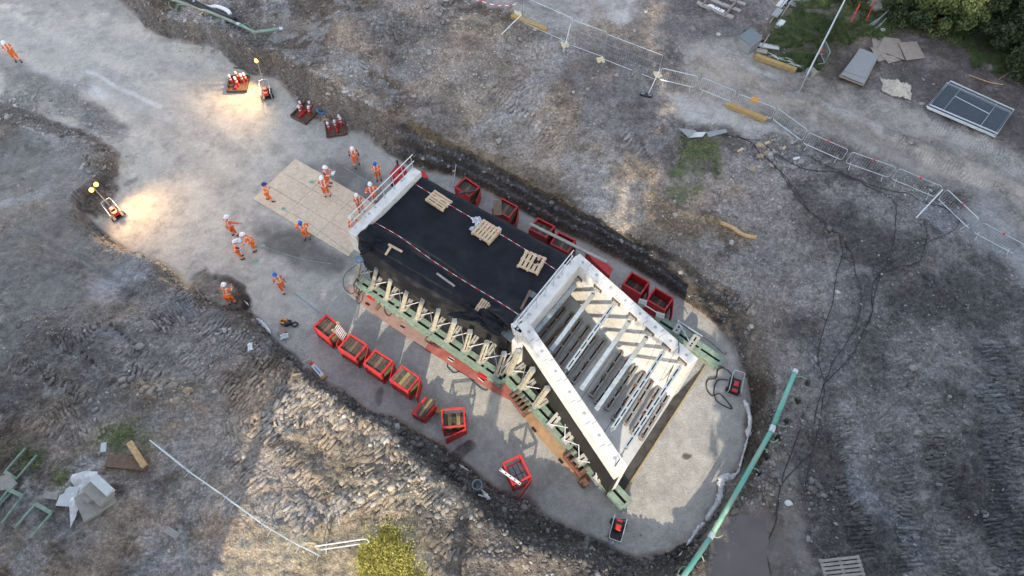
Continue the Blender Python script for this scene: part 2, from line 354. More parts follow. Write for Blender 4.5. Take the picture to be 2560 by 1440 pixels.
# streaks along the haul road
for i,(a,b,w,c,k) in enumerate([((0,60),(500,330),30,(.30,.30,.30),.6),((60,160),(420,300),9,(.52,.52,.52),.6),((130,210),(300,235),9,(.5,.5,.5),.5),((100,40),(620,240),24,(.27,.26,.25),.5),((300,230),(560,470),26,(.30,.28,.26),.45),((350,180),(700,470),16,(.29,.28,.27),.4),((0,150),(300,330),26,(.20,.195,.19),.8),((220,180),(400,270),5,(.6,.6,.6),.7)]):
    LN([a,b],w,c,k*.8,.9,warp=.25)
PL([(60,170),(160,190),(260,260),(320,320),(260,350),(160,310),(0,290),(0,160)],(.19,.185,.175),.85,18,.7)
PL([(-50,300),(120,320),(240,400),(210,470),(130,560),(60,640),(-50,660)],(.205,.20,.19),.7,30,.25)
LN([(10,280),(150,360)],9,(.34,.33,.32),.7)
LN([(-20,525),(60,500),(120,480)],12,(.30,.30,.30),.7)
PL([(190,480),(260,450),(290,440),(285,500),(270,560),(200,545),(180,530)],(.085,.07,.055),.95,10,.9)
PL([(205,410),(260,370),(300,400),(290,440),(240,440)],(.20,.165,.12),.8,14,1)
E(316,462,16,9,-40,DK,.9); E(245,605,30,15,20,DK,.7)
# bank faces
bandm=(~inT)&inR
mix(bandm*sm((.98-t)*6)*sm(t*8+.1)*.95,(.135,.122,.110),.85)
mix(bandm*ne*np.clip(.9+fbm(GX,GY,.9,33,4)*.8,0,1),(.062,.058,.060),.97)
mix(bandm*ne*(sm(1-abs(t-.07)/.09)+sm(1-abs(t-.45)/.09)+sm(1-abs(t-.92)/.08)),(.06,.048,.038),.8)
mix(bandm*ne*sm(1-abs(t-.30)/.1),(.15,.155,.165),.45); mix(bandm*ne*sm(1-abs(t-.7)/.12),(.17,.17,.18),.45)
LN([(1030,315),(1180,385),(1330,465),(1440,515)],11,(.17,.125,.075),.8)
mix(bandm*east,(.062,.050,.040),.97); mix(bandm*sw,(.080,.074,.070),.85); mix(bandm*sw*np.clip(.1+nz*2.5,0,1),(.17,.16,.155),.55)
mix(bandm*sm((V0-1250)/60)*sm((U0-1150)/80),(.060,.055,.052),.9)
LN([(230,590),(330,640),(420,680),(500,720)],9,(.42,.33,.22),.75)
# pit-side details
PL([(470,695),(520,665),(580,700),(630,760),(650,800),(600,830),(540,800)],(.075,.055,.042),.97,9,.8)
LN([(560,690),(600,730),(620,775)],12,(.05,.036,.028),.8)
PL([(1370,900),(1290,900)],DK,0) if False else None
PL([(700,400),(900,400),(1010,520),(950,590),(880,560),(820,440)],(.12,.115,.11),.8,26)
PL([(640,570),(720,560),(860,640),(890,700),(800,690),(690,640)],(.115,.11,.105),.9,22)
E(860,420,70,16,32,(.14,.14,.135),.6); E(1640,1010+50,45,40,10,(.24,.25,.27),.5); E(945,985,12,25,15,(.07,.06,.055),.8,.4)
E(1718,1137,10,10,0,(.06,.055,.05),.95,.3); LN([(1620,1200),(1590,1260),(1540,1300)],12,(.22,.23,.25),.5)
LN([(1190,1100),(1150,1135),(1110,1150)],12,(.06,.045,.038),.9,.5,.8); E(1160,1180,30,14,35,(.06,.045,.04),.8)
LN([(690,515),(780,610)],1,(.1,.3,.2),0)
PL([(1560,1200),(1760,1150),(1820,1180),(1740,1330),(1620,1390),(1540,1330)],(.40,.375,.33),.35,60)  # soft cream patch: sunlight on the floor put into its colour
PL([(1440,1180),(1560,1270),(1500,1300),(1400,1240)],(.42,.40,.34),.4,30); PL([(1060,880),(1290,1000),(1400,1130),(1180,1050)],(.42,.40,.34),.4,30)  # cream tone paints sunlit patches onto the pit floor
LN([(0,-20),(330,20)],30,(.2,.19,.18),.5)
# NE mound and ballast
PL([(1060,90),(1330,60),(1420,250),(1600,480),(1640,600),(1480,520),(1330,440),(1180,370),(1080,320)],CREAM,.55,50,1.)
E(1175,90,70,40,30,(.36,.30,.235),.6); E(1210,270,90,55,40,(.35,.30,.24),.55); E(1480,460,80,55,45,PB,.55); E(1310,330,60,40,30,PB,.45); E(1530,500,60,40,35,(.36,.35,.33),.5)
LN([(1420,120),(1330,240),(1210,330)],26,(.30,.30,.31),.5); E(1040,130,60,90,20,(.17,.16,.15),.6); E(870,170,60,30,30,(.29,.28,.28),.6); E(950,60,70,50,0,(.18,.17,.16),.5)
E(700,60,80,30,10,(.24,.21,.18),.6); E(560,120,80,30,30,(.15,.14,.13),.6,.5,1.)
PL([(1180,0),(1480,-30),(1620,0),(1560,50),(1480,40),(1380,90),(1300,60)],(.33,.32,.31),.7,22,.35); PL([(1400,-30),(1610,-30),(1605,25),(1540,50)],(.42,.42,.41),.7,12,.2)
PL([(1460,80),(1640,60),(1880,60),(1900,110),(1740,110),(1700,200),(1700,330),(1600,420),(1480,300),(1400,180)],(.155,.145,.145),.75,28,.8)
PL([(1600,-40),(1960,-40),(1890,110),(1720,110),(1560,60)],(.125,.115,.118),.8,14,.7)
for a,b in (((1520,250),(1600,420)),((1600,200),(1680,360)),((1440,180),(1530,330))): LN([a,b],12,(.24,.23,.22),.45)
PL([(1700,110),(1760,95),(1900,125),(2050,180),(2280,260),(2560,400),(2700,480),(2700,640),(2560,590),(2350,460),(2150,380),(1990,320),(1900,290),(1850,330),(1700,310),(1670,250),(1720,200)],(.31,.29,.265),.9,24,.25)
PL([(1670,230),(1850,270),(1990,340),(1960,370),(1850,320),(1720,310)],(.40,.395,.38),.8,20,.2)
for a,b,w,c,k in [((1760,150),(2560,500),26,(.36,.31,.255),.45),((1900,200),(2560,450),10,(.20,.19,.18),.5),((2050,290),(2300,400),14,(.16,.15,.14),.6),((2200,380),(2560,560),12,(.19,.18,.165),.5),((1850,160),(2200,320),10,(.40,.40,.40),.4),((2380,330),(2560,430),14,(.33,.33,.33),.4)]: LN([a,b],w,c,k,.9)
PL([(2060,180),(2160,90),(2330,90),(2560,200),(2640,260),(2640,430),(2560,390),(2300,260)],(.088,.078,.076),.95,22,.5)
PL([(1960,0),(2130,-40),(2700,-60),(2700,230),(2560,180),(2380,130),(2330,90),(2160,95),(2060,170),(1990,160),(1900,130)],(.055,.065,.035),.9,16,.6)
PL([(2460,500),(2560,560),(2640,640),(2640,760),(2500,640),(2380,560)],(.31,.32,.33),.6,26,.3); E(2330,530,60,30,35,(.30,.31,.33),.5)
# cable yard / right field
PL([(1690,360),(1790,340),(1790,430),(1720,490),(1680,480),(1670,430)],(.115,.125,.07),.75,26,.7,nn=1.6)
PL([(1610,480),(1700,500),(1890,590),(1860,640),(1700,590),(1620,540)],(.27,.21,.15),.6,22,1.); LN([(1640,500),(1760,560),(1880,596)],9,(.34,.25,.15),.7)
PL([(1620,560),(1850,680),(1880,760),(1700,690)],(.26,.235,.205),.6,26,1)
E(1930,380,90,30,10,(.10,.095,.10),.7,.5,1); E(2000,600,120,80,20,(.19,.175,.16),.5); E(2150,730,35,30,0,(.07,.07,.075),.8,.5,1); E(2290,680,80,30,-20,(.17,.145,.14),.4)
E(2180,860,120,80,0,(.175,.17,.16),.4); E(2060,900,60,60,0,(.16,.165,.185),.5)
LN([(2110,1000),(2150,1100),(2145,1200)],16,PB,.35,.9); LN([(2150,1210),(2250,1300),(2330,1400)],26,(.24,.255,.285),.5,.9); LN([(2480,1000),(2540,1150)],40,(.22,.22,.21),.5,.9)
LN([(2480,880),(2520,1440)],40,(.085,.095,.105),.6,.9); LN([(2230,1130),(2250,1330)],40,(.10,.105,.11),.5,.9); E(2290,1060,40,12,0,PB,.4)
E(1950,1040,60,80,30,(.20,.185,.17),.6,.5,1.); PL([(1760,1290),(1900,1280),(1960,1330),(1990,1460),(1760,1460),(1740,1380)],(.16,.14,.13),.8,12,.15); PL([(1920,1150),(1970,1180),(2000,1300),(2030,1440),(1990,1440),(1940,1280)],(.25,.235,.215),.6,16,.3)
E(1720,1430,60,25,-20,(.085,.07,.06),.8,.5,1.)
PL([(1880,740),(1935,760),(1960,880),(1930,960),(1880,900)],(.16,.14,.12),.7,14,.9); PL([(1800,790),(1890,830),(1870,900),(1810,850)],(.07,.062,.056),.7,14)
# left and bottom spoil
PL([(0,620),(300,640),(470,760),(620,830),(560,1000),(300,1050),(0,1000)],(.165,.158,.148),.6,40,.9)
PL([(0,560),(170,540),(330,640),(300,740),(120,820),(0,900)],(.175,.168,.158),.8,30,.35)
E(340,660,40,55,40,(.29,.29,.30),.75); E(270,720,45,35,-20,(.30,.30,.31),.75); E(270,840,40,16,20,(.27,.27,.29),.6)
PL([(440,740),(480,745),(560,800),(550,830),(460,780)],(.12,.125,.14),.7,8,.2)
E(410,985,110,30,-8,(.21,.165,.115),.7,.5,1.); E(330,1110,70,40,-15,(.12,.125,.05),.6); E(300,1085,80,40,-10,(.135,.145,.085),.5,1.2); E(70,1140,40,44,20,(.13,.14,.08),.5,1.2); E(155,1190,34,44,0,(.13,.14,.08),.5,1.2)
PL([(380,1100),(560,1010),(700,1140),(820,1260),(700,1330),(560,1250)],(.285,.27,.255),.55,40,1.); E(430,1130,40,70,30,PB,.5); E(470,1260,60,50,20,(.30,.30,.305),.5); E(420,1370,80,40,10,(.31,.31,.31),.5)
PL([(680,900),(860,1000),(1010,1120),(1150,1260),(1000,1300),(830,1240),(700,1060)],(.255,.225,.185),.6,40,1.)
PL([(600,1350),(900,1290),(1060,1300),(1120,1360),(1180,1460),(560,1460)],(.40,.33,.225),.75,36,.6); PL([(830,1180),(1100,1200),(1230,1330),(1000,1280)],(.31,.26,.185),.6,26,1.)  # yellow soil tones with the bank's sunlight put into them
PL([(1030,1280),(1200,1280),(1400,1400),(1560,1440),(1560,1470),(1100,1470)],(.068,.064,.064),.9,26,1.)  # dark clods; the shade past the sunlit bank is in this colour too
E(60,1330,100,90,0,(.155,.155,.15),.5,.6,.8); E(220,1330,120,90,0,(.16,.152,.145),.4,.6,.8)
# ---- relief
amp=rough
clumpz=sm(.4+1.6*fbm(GX,GY,2.6,310,3))
lowl0=sm((1150-U)/100)*sm((V-600)/80)
big=fbm(GX,GY,3.6,200,3)*.30*np.clip(dT/1.5,0,1)
med=fbm(GX,GY,.85,210,4,.6)*.22*(.25+.75*sm(.5+vn(GX,GY,4,215)*2))
fine=(np.abs(fbm(GX,GY,.34,220,2))-.15)*.14
ridg=lambda s,seed:(1-np.abs(vn(GX+W1*.3,GY+W2*.3,s,seed))*4)
lump=(ridg(1.3,501)*.10+ridg(.62,502)*.07+ridg(.3,503)*.035)*(.35+.65*clumpz)
MOUND=[(1175,95,70,45,.8),(1215,270,80,50,.5),(1040,150,45,90,.4),(1120,200,50,50,.35),(1930,350,60,22,.5),(1760,560,110,24,.35),(420,985,100,30,.4),(850,215,50,40,.5),(930,270,60,30,.35),(560,90,70,30,.4),(680,150,40,24,.35),(950,1240,110,50,.35),(1100,1290,80,40,.3),(1400,1400,140,26,.35),(1930,1130,40,70,.25),(1890,1240,50,30,.3),(1480,450,80,40,.3),(1330,340,60,40,-.3),(1700,640,120,30,.3),(120,830,80,30,.3),(250,400,30,18,.5),(1860,800,50,40,.35),(2150,730,50,30,.2),(620,960,90,60,.25),(330,640,60,30,.25)]
for u,v,ru,rv,h in MOUND: GH+=amp*h*np.exp(-(((UU-u)/ru)**2+((VV-v)/rv)**2))
GH+=amp*lump
for pts in ([(1720,150),(2000,260),(2560,520)],[(1760,130),(2050,240),(2580,470)],[(2100,280),(2300,370),(2500,450)],[(1960,980),(2050,900),(2300,700)],[(2150,1440),(2100,1250),(2060,1000)],[(60,640),(300,700)],[(20,560),(140,620),(300,700)],[(1250,60),(1500,20)],[(1500,200),(1640,420)],[(1580,180),(1720,380)]):
    dd,_=polyd(U+wu*.4,V+wv*.4,pts); GH-=.06*np.exp(-(dd/6)**2)*(rough>.05); GH+=.035*np.exp(-((dd-11)/5)**2)*(rough>.05)
pud=[(1790,1300),(1850,1285),(1905,1292),(1925,1330),(1918,1400),(1930,1470),(1770,1480),(1752,1400),(1760,1340)]
dp,_=polyd(UU,VV,pud,True); dp=np.where(inside(UU,VV,pud),dp,-dp)
GH=GH+np.where(inT,0,1)*(big)+amp*(med*1.35+fine*1.3)+inT*(fbm(GX,GY,2.5,230,3)*.05+vn(GX,GY,.2,231)*.012)
# cleat prints of the excavators: (path in pixels, half width px, pitch px, depth m)
TR=[([(520,800),(700,930),(850,1040),(1010,1170),(1110,1270)],24,9,.09),([(600,930),(760,1050),(900,1170),(1010,1270)],22,9.5,.08),([(470,880),(620,1010),(700,1090)],22,9,.07),([(640,1060),(760,1190),(880,1290)],20,9,.08),([(560,1130),(660,1230),(760,1300)],22,9,.07),([(560,1080),(700,1040),(860,1060)],20,9,.05),
    ([(140,860),(200,840),(270,800)],16,10,.10),([(20,910),(110,930),(220,1000)],18,10,.08),([(100,1060),(190,1010)],18,10,.08),([(330,930),(390,950)],18,11,.09),([(390,820),(470,770),(520,740)],26,8,.07),
    ([(1000,60),(950,110),(900,180)],13,9,.07),([(880,255),(960,310),(1010,350)],26,13,.16),([(1230,230),(1330,300)],18,9,.05),([(1280,190),(1330,260)],16,9,.05),([(1350,320),(1440,400)],20,9,.05),([(1560,330),(1640,430)],18,8,.05),
    ([(2120,1190),(2150,1280),(2160,1400)],26,10,.09),([(2255,1130),(2265,1260),(2280,1440)],24,10,.08),([(2350,1100),(2370,1300),(2380,1440)],24,10,.06),([(2480,860),(2490,1100),(2500,1440)],26,9,.09),([(2540,860),(2550,1100),(2560,1440)],24,9.5,.09),([(2330,1000),(2340,1180)],20,9,.07),([(2250,880),(2280,960)],24,9,.05),([(2100,1030),(2130,1150)],22,9,.05),
    ([(950,1380),(1100,1440)],20,9,.05),([(780,1300),(900,1280),(1000,1300)],24,10,.05),([(1800,740),(1870,790)],30,12,.12),([(2330,300),(2560,420)],20,7,.02),([(2250,350),(2560,510)],20,7,.02)]
for path,w,pitch,dep in TR:
    us=[p[0] for p in path]; vs=[p[1] for p in path]
    sel=(U>min(us)-w-20)&(U<max(us)+w+20)&(V>min(vs)-w-20)&(V<max(vs)+w+20)
    X=U[sel]+wu[sel]*.35; Y=V[sel]+wv[sel]*.35; d,s=polyd(X,Y,path)
    brk=sm(.65+1.6*vn(GX[sel],GY[sel],.9,int(path[0][0])))
    m=sm((w*1.15-d)/(w*.3))*brk
    ph=(s+wu[sel]*.25)/(pitch*1.12); saw=np.abs((ph%1)-.5)*2
    cl=np.clip((saw-.28)/.35,0,1)
    GH[sel]+=m*dep*1.5*(cl-.55)
    cc=C[sel]; cc*= (1+ (m*(.34*cl-.08)))[:,None]; C[sel]=cc
ring=sm((60+dp)/20)*(~inT)*(dT>.3); GH=np.where(ring>0,np.maximum(GH,GH*(1-ring)+1.26*ring),GH); mk=sm((dp+6)/26); GH=GH*(1-mk)+(1.12+.14*fbm(GX,GY,1.3,612,3))*mk
# bore holes beside the green pipe
HOLES=[(2019,957,8),(1993,1003,9),(1961,1059,9),(1938,1101,9),(1913,1143,10),(1896,1186,7)]
for u,v,r in HOLES:
    d=np.hypot(U-u,V-v); GH-=.55*sm((r-d)/4); GH+=.07*sm(1-abs(d-r*1.7)/9); 
for i in range(6):
    u,v=590+0,0
for u,v in [(282,816),(293,824),(305,835),(317,845),(328,854),(338,864),(187,866),(210,886),(221,896),(232,905),(245,916)]:
    GH-=.35*sm((5-np.hypot(U-u,V-v))/3)
C*=(1+.10*nz)[...,None]
C=np.clip(C,.015,.7)
# ------- mesh
def mesh_grid(name,X,Y,Z,cols,alpha,mt):
    ny,nx=X.shape; me=bpy.data.meshes.new(name)
    co=np.stack([X,Y,Z],-1).reshape(-1,3).astype(np.float32)
    idx=np.arange(nx*ny).reshape(ny,nx); q=np.stack([idx[:-1,:-1],idx[:-1,1:],idx[1:,1:],idx[1:,:-1]],-1).reshape(-1,4).astype(np.int32)
    me.vertices.add(len(co)); me.vertices.foreach_set('co',co.ravel()); me.loops.add(q.size); me.loops.foreach_set('vertex_index',q.ravel())
    me.polygons.add(len(q)); me.polygons.foreach_set('loop_start',np.arange(0,q.size,4,dtype=np.int32)); me.polygons.foreach_set('loop_total',np.full(len(q),4,np.int32))
    me.polygons.foreach_set('use_smooth',np.ones(len(q),bool)); me.update(calc_edges=True)
    at=me.color_attributes.new('soil','FLOAT_COLOR','POINT'); at.data.foreach_set('color',np.concatenate([cols.reshape(-1,3),alpha.reshape(-1,1)],1).astype(np.float32).ravel())
    me.materials.append(mt); ob=bpy.data.objects.new(name,me); COL.objects.link(ob); return ob
def ground_mat():
    m=bpy.data.materials.new('soil'); m.use_nodes=True; nt=m.node_tree; N=nt.nodes; L=nt.links; b=N['Principled BSDF']; b.inputs['Roughness'].default_value=.95; b.inputs['Specular IOR Level'].default_value=.2
    at=N.new('ShaderNodeVertexColor'); at.layer_name='soil'; tc=N.new('ShaderNodeTexCoord')
    def noise(s,d=6,r=.65): n=N.new('ShaderNodeTexNoise'); n.inputs['Scale'].default_value=s; n.inputs['Detail'].default_value=d; n.inputs['Roughness'].default_value=r; L.new(tc.outputs['Object'],n.inputs['Vector']); return n.outputs['Fac']
    def rng(x,a,b_,c,d): n=N.new('ShaderNodeMapRange'); n.inputs[1].default_value=a; n.inputs[2].default_value=b_; n.inputs[3].default_value=c; n.inputs[4].default_value=d; L.new(x,n.inputs[0]); return n.outputs[0]
    def mth(op,a,b_):
        n=N.new('ShaderNodeMath'); n.operation=op
        for i,x in enumerate((a,b_)):
            if isinstance(x,(int,float)): n.inputs[i].default_value=x
            else: L.new(x,n.inputs[i])
        return n.outputs[0]
    n1=rng(noise(1.7,8,.78),.36,.64,.68,1.32); n2=rng(noise(6,8,.85),.34,.66,.70,1.32); n3=rng(noise(26,4,.75),.32,.68,.80,1.22)
    vo=N.new('ShaderNodeTexVoronoi'); vo.inputs['Scale'].default_value=9; L.new(tc.outputs['Object'],vo.inputs['Vector'])
    vo2=N.new('ShaderNodeTexVoronoi'); vo2.inputs['Scale'].default_value=16; L.new(tc.outputs['Object'],vo2.inputs['Vector'])
    sep=N.new('ShaderNodeSeparateColor'); L.new(vo.outputs['Color'],sep.inputs[0]); sep2=N.new('ShaderNodeSeparateColor'); L.new(vo2.outputs['Color'],sep2.inputs[0])
    sv=rng(sep.outputs[0],.0,1,.74,1.28); sv2=rng(sep2.outputs[1],0,1,.90,1.12)
    edge=rng(vo.outputs['Distance'],.0,.9,1.06,.82)
    al=at.outputs['Alpha']
    def lerp1(x): # 1 -> x by roughness mask
        return mth('ADD',1,mth('MULTIPLY',mth('SUBTRACT',x,1),al))
    soft=lambda x:mth('ADD',1,mth('MULTIPLY',mth('SUBTRACT',x,1),mth('ADD',.45,mth('MULTIPLY',al,.55))))
    k=mth('MULTIPLY',mth('MULTIPLY',soft(n1),soft(n2)),mth('MULTIPLY',n3,lerp1(mth('MULTIPLY',mth('MULTIPLY',sv,sv2),edge))))
    mx=N.new('ShaderNodeMix'); mx.data_type='RGBA'; mx.blend_type='MULTIPLY'; mx.inputs[0].default_value=1; L.new(at.outputs['Color'],mx.inputs[6]); L.new(k,mx.inputs[7]); L.new(mx.outputs[2],b.inputs['Base Color'])
    h=mth('ADD',mth('MULTIPLY',noise(14,5,.7),.05),mth('MULTIPLY',mth('MULTIPLY',mth('SUBTRACT',1,vo.outputs['Distance']),al),.05))
    h=mth('ADD',h,mth('MULTIPLY',mth('MULTIPLY',mth('SUBTRACT',1,vo2.outputs['Distance']),al),.02))
    bp=N.new('ShaderNodeBump'); bp.inputs['Strength'].default_value=1.; bp.inputs['Distance'].default_value=1.; L.new(h,bp.inputs['Height']); L.new(bp.outputs[0],b.inputs['Normal'])
    return m
M['soil']=ground_mat()
def ssmat():
    m=mat('stone_soil',(1,1,1),.95,var=.18,scale=9,bump=.5,bscale=22); nt=m.node_tree; a=nt.nodes.new('ShaderNodeVertexColor'); a.layer_name='soil'
    for n in nt.nodes:
        if n.type=='MIX' and n.blend_type=='MULTIPLY': nt.links.new(a.outputs['Color'],n.inputs[6])
ssmat()
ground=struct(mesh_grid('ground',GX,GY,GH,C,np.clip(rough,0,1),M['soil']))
def TZ(x,y):
    i=min(max(int(np.searchsorted(XS,x))-1,0),NX-2); j=min(max(int(np.searchsorted(YS,y))-1,0),NY-2)
    fx=(x-XS[i])/(XS[i+1]-XS[i]); fy=(y-YS[j])/(YS[j+1]-YS[j])
    return float((GH[j,i]*(1-fx)+GH[j,i+1]*fx)*(1-fy)+(GH[j+1,i]*(1-fx)+GH[j+1,i+1]*fx)*fy)
def G(u,v,dz=0.):
    lo,hi=-1.,4.5
    for _ in range(22):
        z=(lo+hi)/2; p=P(u,v,z)
        if TZ(p.x,p.y)>z: lo=z
        else: hi=z
    p=P(u,v,(lo+hi)/2); return Vector((p.x,p.y,p.z+dz))
def drape(pts,dz=.02,step=.25):
    out=[]
    for a,b in zip(pts,pts[1:]):
        n=max(1,int((Vector(b).xy-Vector(a).xy).length/step)); 
        for k in range(n): q=Vector(a).lerp(Vector(b),k/n); q.z=TZ(q.x,q.y)+dz; out.append(q)
    q=Vector(pts[-1]); q.z=TZ(q.x,q.y)+dz; out.append(q); return out
def smooth_path(pts,n=6):
    pts=[Vector(p) for p in pts]; out=[]
    for i in range(len(pts)-1):
        p0=pts[max(i-1,0)];p1=pts[i];p2=pts[i+1];p3=pts[min(i+2,len(pts)-1)]
        for k in range(n):
            t=k/n; out.append(.5*((2*p1)+(p2-p0)*t+(2*p0-5*p1+4*p2-p3)*t*t+(3*p1-p0-3*p2+p3)*t**3))
    out.append(pts[-1]); return out
# ---- stones: countless, one object
def stones(name,n,mask,smin,smax,pw,mt,seed,flat=.7,shape=None):
    r=np.random.default_rng(seed); w=(mask).ravel().astype(float); cs=np.cumsum(w); 
    id_=np.searchsorted(cs,r.random(n)*cs[-1]); id_=np.clip(id_,0,len(w)-1)
    px=GX.ravel()[id_]+r.uniform(-.05,.05,n); py=GY.ravel()[id_]+r.uniform(-.05,.05,n); pz=GH.ravel()[id_]
    ph=(1+5**.5)/2; ico=np.array([(-1,ph,0),(1,ph,0),(-1,-ph,0),(1,-ph,0),(0,-1,ph),(0,1,ph),(0,-1,-ph),(0,1,-ph),(ph,0,-1),(ph,0,1),(-ph,0,-1),(-ph,0,1)])/1.9
    tri=np.array([(0,11,5),(0,5,1),(0,1,7),(0,7,10),(0,10,11),(1,5,9),(5,11,4),(11,10,2),(10,7,6),(7,1,8),(3,9,4),(3,4,2),(3,2,6),(3,6,8),(3,8,9),(4,9,5),(2,4,11),(6,2,10),(8,6,7),(9,8,1)])
    s=smin+(smax-smin)*r.random(n)**pw
    vs=ico[None]*(1+r.uniform(-.28,.28,(n,12,1)))*np.stack([s*r.uniform(.8,1.4,n),s*r.uniform(.6,1.,n),s*flat*r.uniform(.6,1.,n)],-1)[:,None,:]
    a=r.uniform(0,6.28,n); ca,sa=np.cos(a)[:,None],np.sin(a)[:,None]
    x=vs[...,0]*ca-vs[...,1]*sa; y=vs[...,0]*sa+vs[...,1]*ca; tl=r.uniform(-.5,.5,n)[:,None]; z=vs[...,2]+x*tl*.5
    co=np.stack([x+px[:,None],y+py[:,None],z+(pz+s*.15)[:,None]],-1).reshape(-1,3).astype(np.float32)
    f=(tri[None]+12*np.arange(n)[:,None,None]).reshape(-1,3).astype(np.int32)
    me=bpy.data.meshes.new(name); me.vertices.add(len(co)); me.vertices.foreach_set('co',co.ravel()); me.loops.add(f.size); me.loops.foreach_set('vertex_index',f.ravel())
    me.polygons.add(len(f)); me.polygons.foreach_set('loop_start',np.arange(0,f.size,3,dtype=np.int32)); me.polygons.foreach_set('loop_total',np.full(len(f),3,np.int32)); me.update(calc_edges=True)
    cb=C.reshape(-1,3)[id_]*r.uniform(.7,1.5,n)[:,None]; cb=cb+(r.random(n)**8)[:,None]*.22; cb=np.clip(cb,.02,.6)
    at=me.color_attributes.new('soil','FLOAT_COLOR','POINT'); at.data.foreach_set('color',np.repeat(np.concatenate([cb,np.ones((n,1))],1),12,axis=0).astype(np.float32).ravel())
    me.materials.append(M['stone_soil']); ob=bpy.data.objects.new(name,me); COL.objects.link(ob); return ob
def clods(name,items,seed):
    # broken clay bars pressed up between the cleats: (x,y,z,angle,L,w,h)
    r=np.random.default_rng(seed); I=np.array(items); n=len(I)
    cu=np.array([(-1,-1,-1),(1,-1,-1),(1,1,-1),(-1,1,-1),(-1,-1,1),(1,-1,1),(1,1,1),(-1,1,1)],float)*.5
    v=cu[None]*np.stack([I[:,4],I[:,5],I[:,6]],-1)[:,None,:]; v=v+r.uniform(-1,1,v.shape)*np.stack([I[:,4]*.10,I[:,5]*.18,I[:,6]*.22],-1)[:,None,:]
    v[:,4:,:2]*=.86
    ca,sa=np.cos(I[:,3])[:,None],np.sin(I[:,3])[:,None]; x=v[...,0]*ca-v[...,1]*sa+I[:,0:1]; y=v[...,0]*sa+v[...,1]*ca+I[:,1:2]; z=v[...,2]+I[:,2:3]+v[...,0]*r.uniform(-.15,.15,n)[:,None]
    q=np.array([(3,2,1,0),(4,5,6,7),(0,1,5,4),(1,2,6,5),(2,3,7,6),(3,0,4,7)]); f=(q[None]+8*np.arange(n)[:,None,None]).reshape(-1,4).astype(np.int32)
    me=bpy.data.meshes.new(name); me.vertices.add(8*n); me.vertices.foreach_set('co',np.stack([x,y,z],-1).reshape(-1).astype(np.float32)); me.loops.add(f.size); me.loops.foreach_set('vertex_index',f.ravel()); me.polygons.add(len(f)); me.polygons.foreach_set('loop_start',np.arange(0,f.size,4,dtype=np.int32)); me.polygons.foreach_set('loop_total',np.full(len(f),4,np.int32)); me.update(calc_edges=True)
    ix=np.clip(np.searchsorted(XS,I[:,0]),0,NX-1); iy=np.clip(np.searchsorted(YS,I[:,1]),0,NY-1); cb=np.clip(C[iy,ix]*r.uniform(.75,1.22,n)[:,None],.02,.6)
    at=me.color_attributes.new('soil','FLOAT_COLOR','POINT'); at.data.foreach_set('color',np.repeat(np.concatenate([cb,np.ones((n,1))],1),8,axis=0).astype(np.float32).ravel())
    me.materials.append(M['stone_soil']); ob=bpy.data.objects.new(name,me); COL.objects.link(ob); return ob
cellA=np.gradient(XS)[None,:]*np.gradient(YS)[:,None]
vis=(U>-60)&(U<2620)&(V>-60)&(V<1500)&(cellA<.01)
def blobmask(L):
    m=np.zeros(U.shape)
    for u,v,ru,rv,k in L: m=np.maximum(m,k*np.exp(-(((UU-u)/ru)**2+((VV-v)/rv)**2)))
    return m
clump=sm(.35+1.6*fbm(GX,GY,1.6,300,3))
base=vis*np.clip(rough-.3,0,1)*clump
lowl=sm((1150-UU)/100)*sm((VV-600)/80)
ob=stones('stones',26000,base*.5*(1-.75*lowl)+vis*bandm*.9+vis*blobmask([(1040,140,90,110,1.),(1220,120,80,80,.8),(1130,250,60,40,.7),(820,230,60,50,1.2),(930,300,60,30,1.),(560,90,90,40,1),(1950,1100,40,70,1.6),(1900,1220,50,40,1.5),(1950,400,70,40,1.),(1700,560,100,40,1.),(2050,1240,60,40,1.),(980,1200,120,60,1.),(1100,1290,90,50,1.),(1350,1400,160,40,1.5),(400,980,90,30,1.5),(120,820,90,40,.8),(640,920,140,60,.6),(1850,640,60,60,.6),(250,400,40,20,1.5),(100,290,90,20,1.2),(230,350,60,20,1.2)]),.022,.085,2.4,'stone',1)
tag(ob,'loose grey stones and broken rock strewn over the spoil ground','stones',kind='stuff')
ob=stones('chippings',60000,vis*np.clip(rough-.15,0,1)*(.25+clump),.010,.034,2.5,'stone',9,.8); tag(ob,'fine pale chippings scattered all over the rough ground','chippings',kind='stuff')
items=[]; rc=random.Random(4)
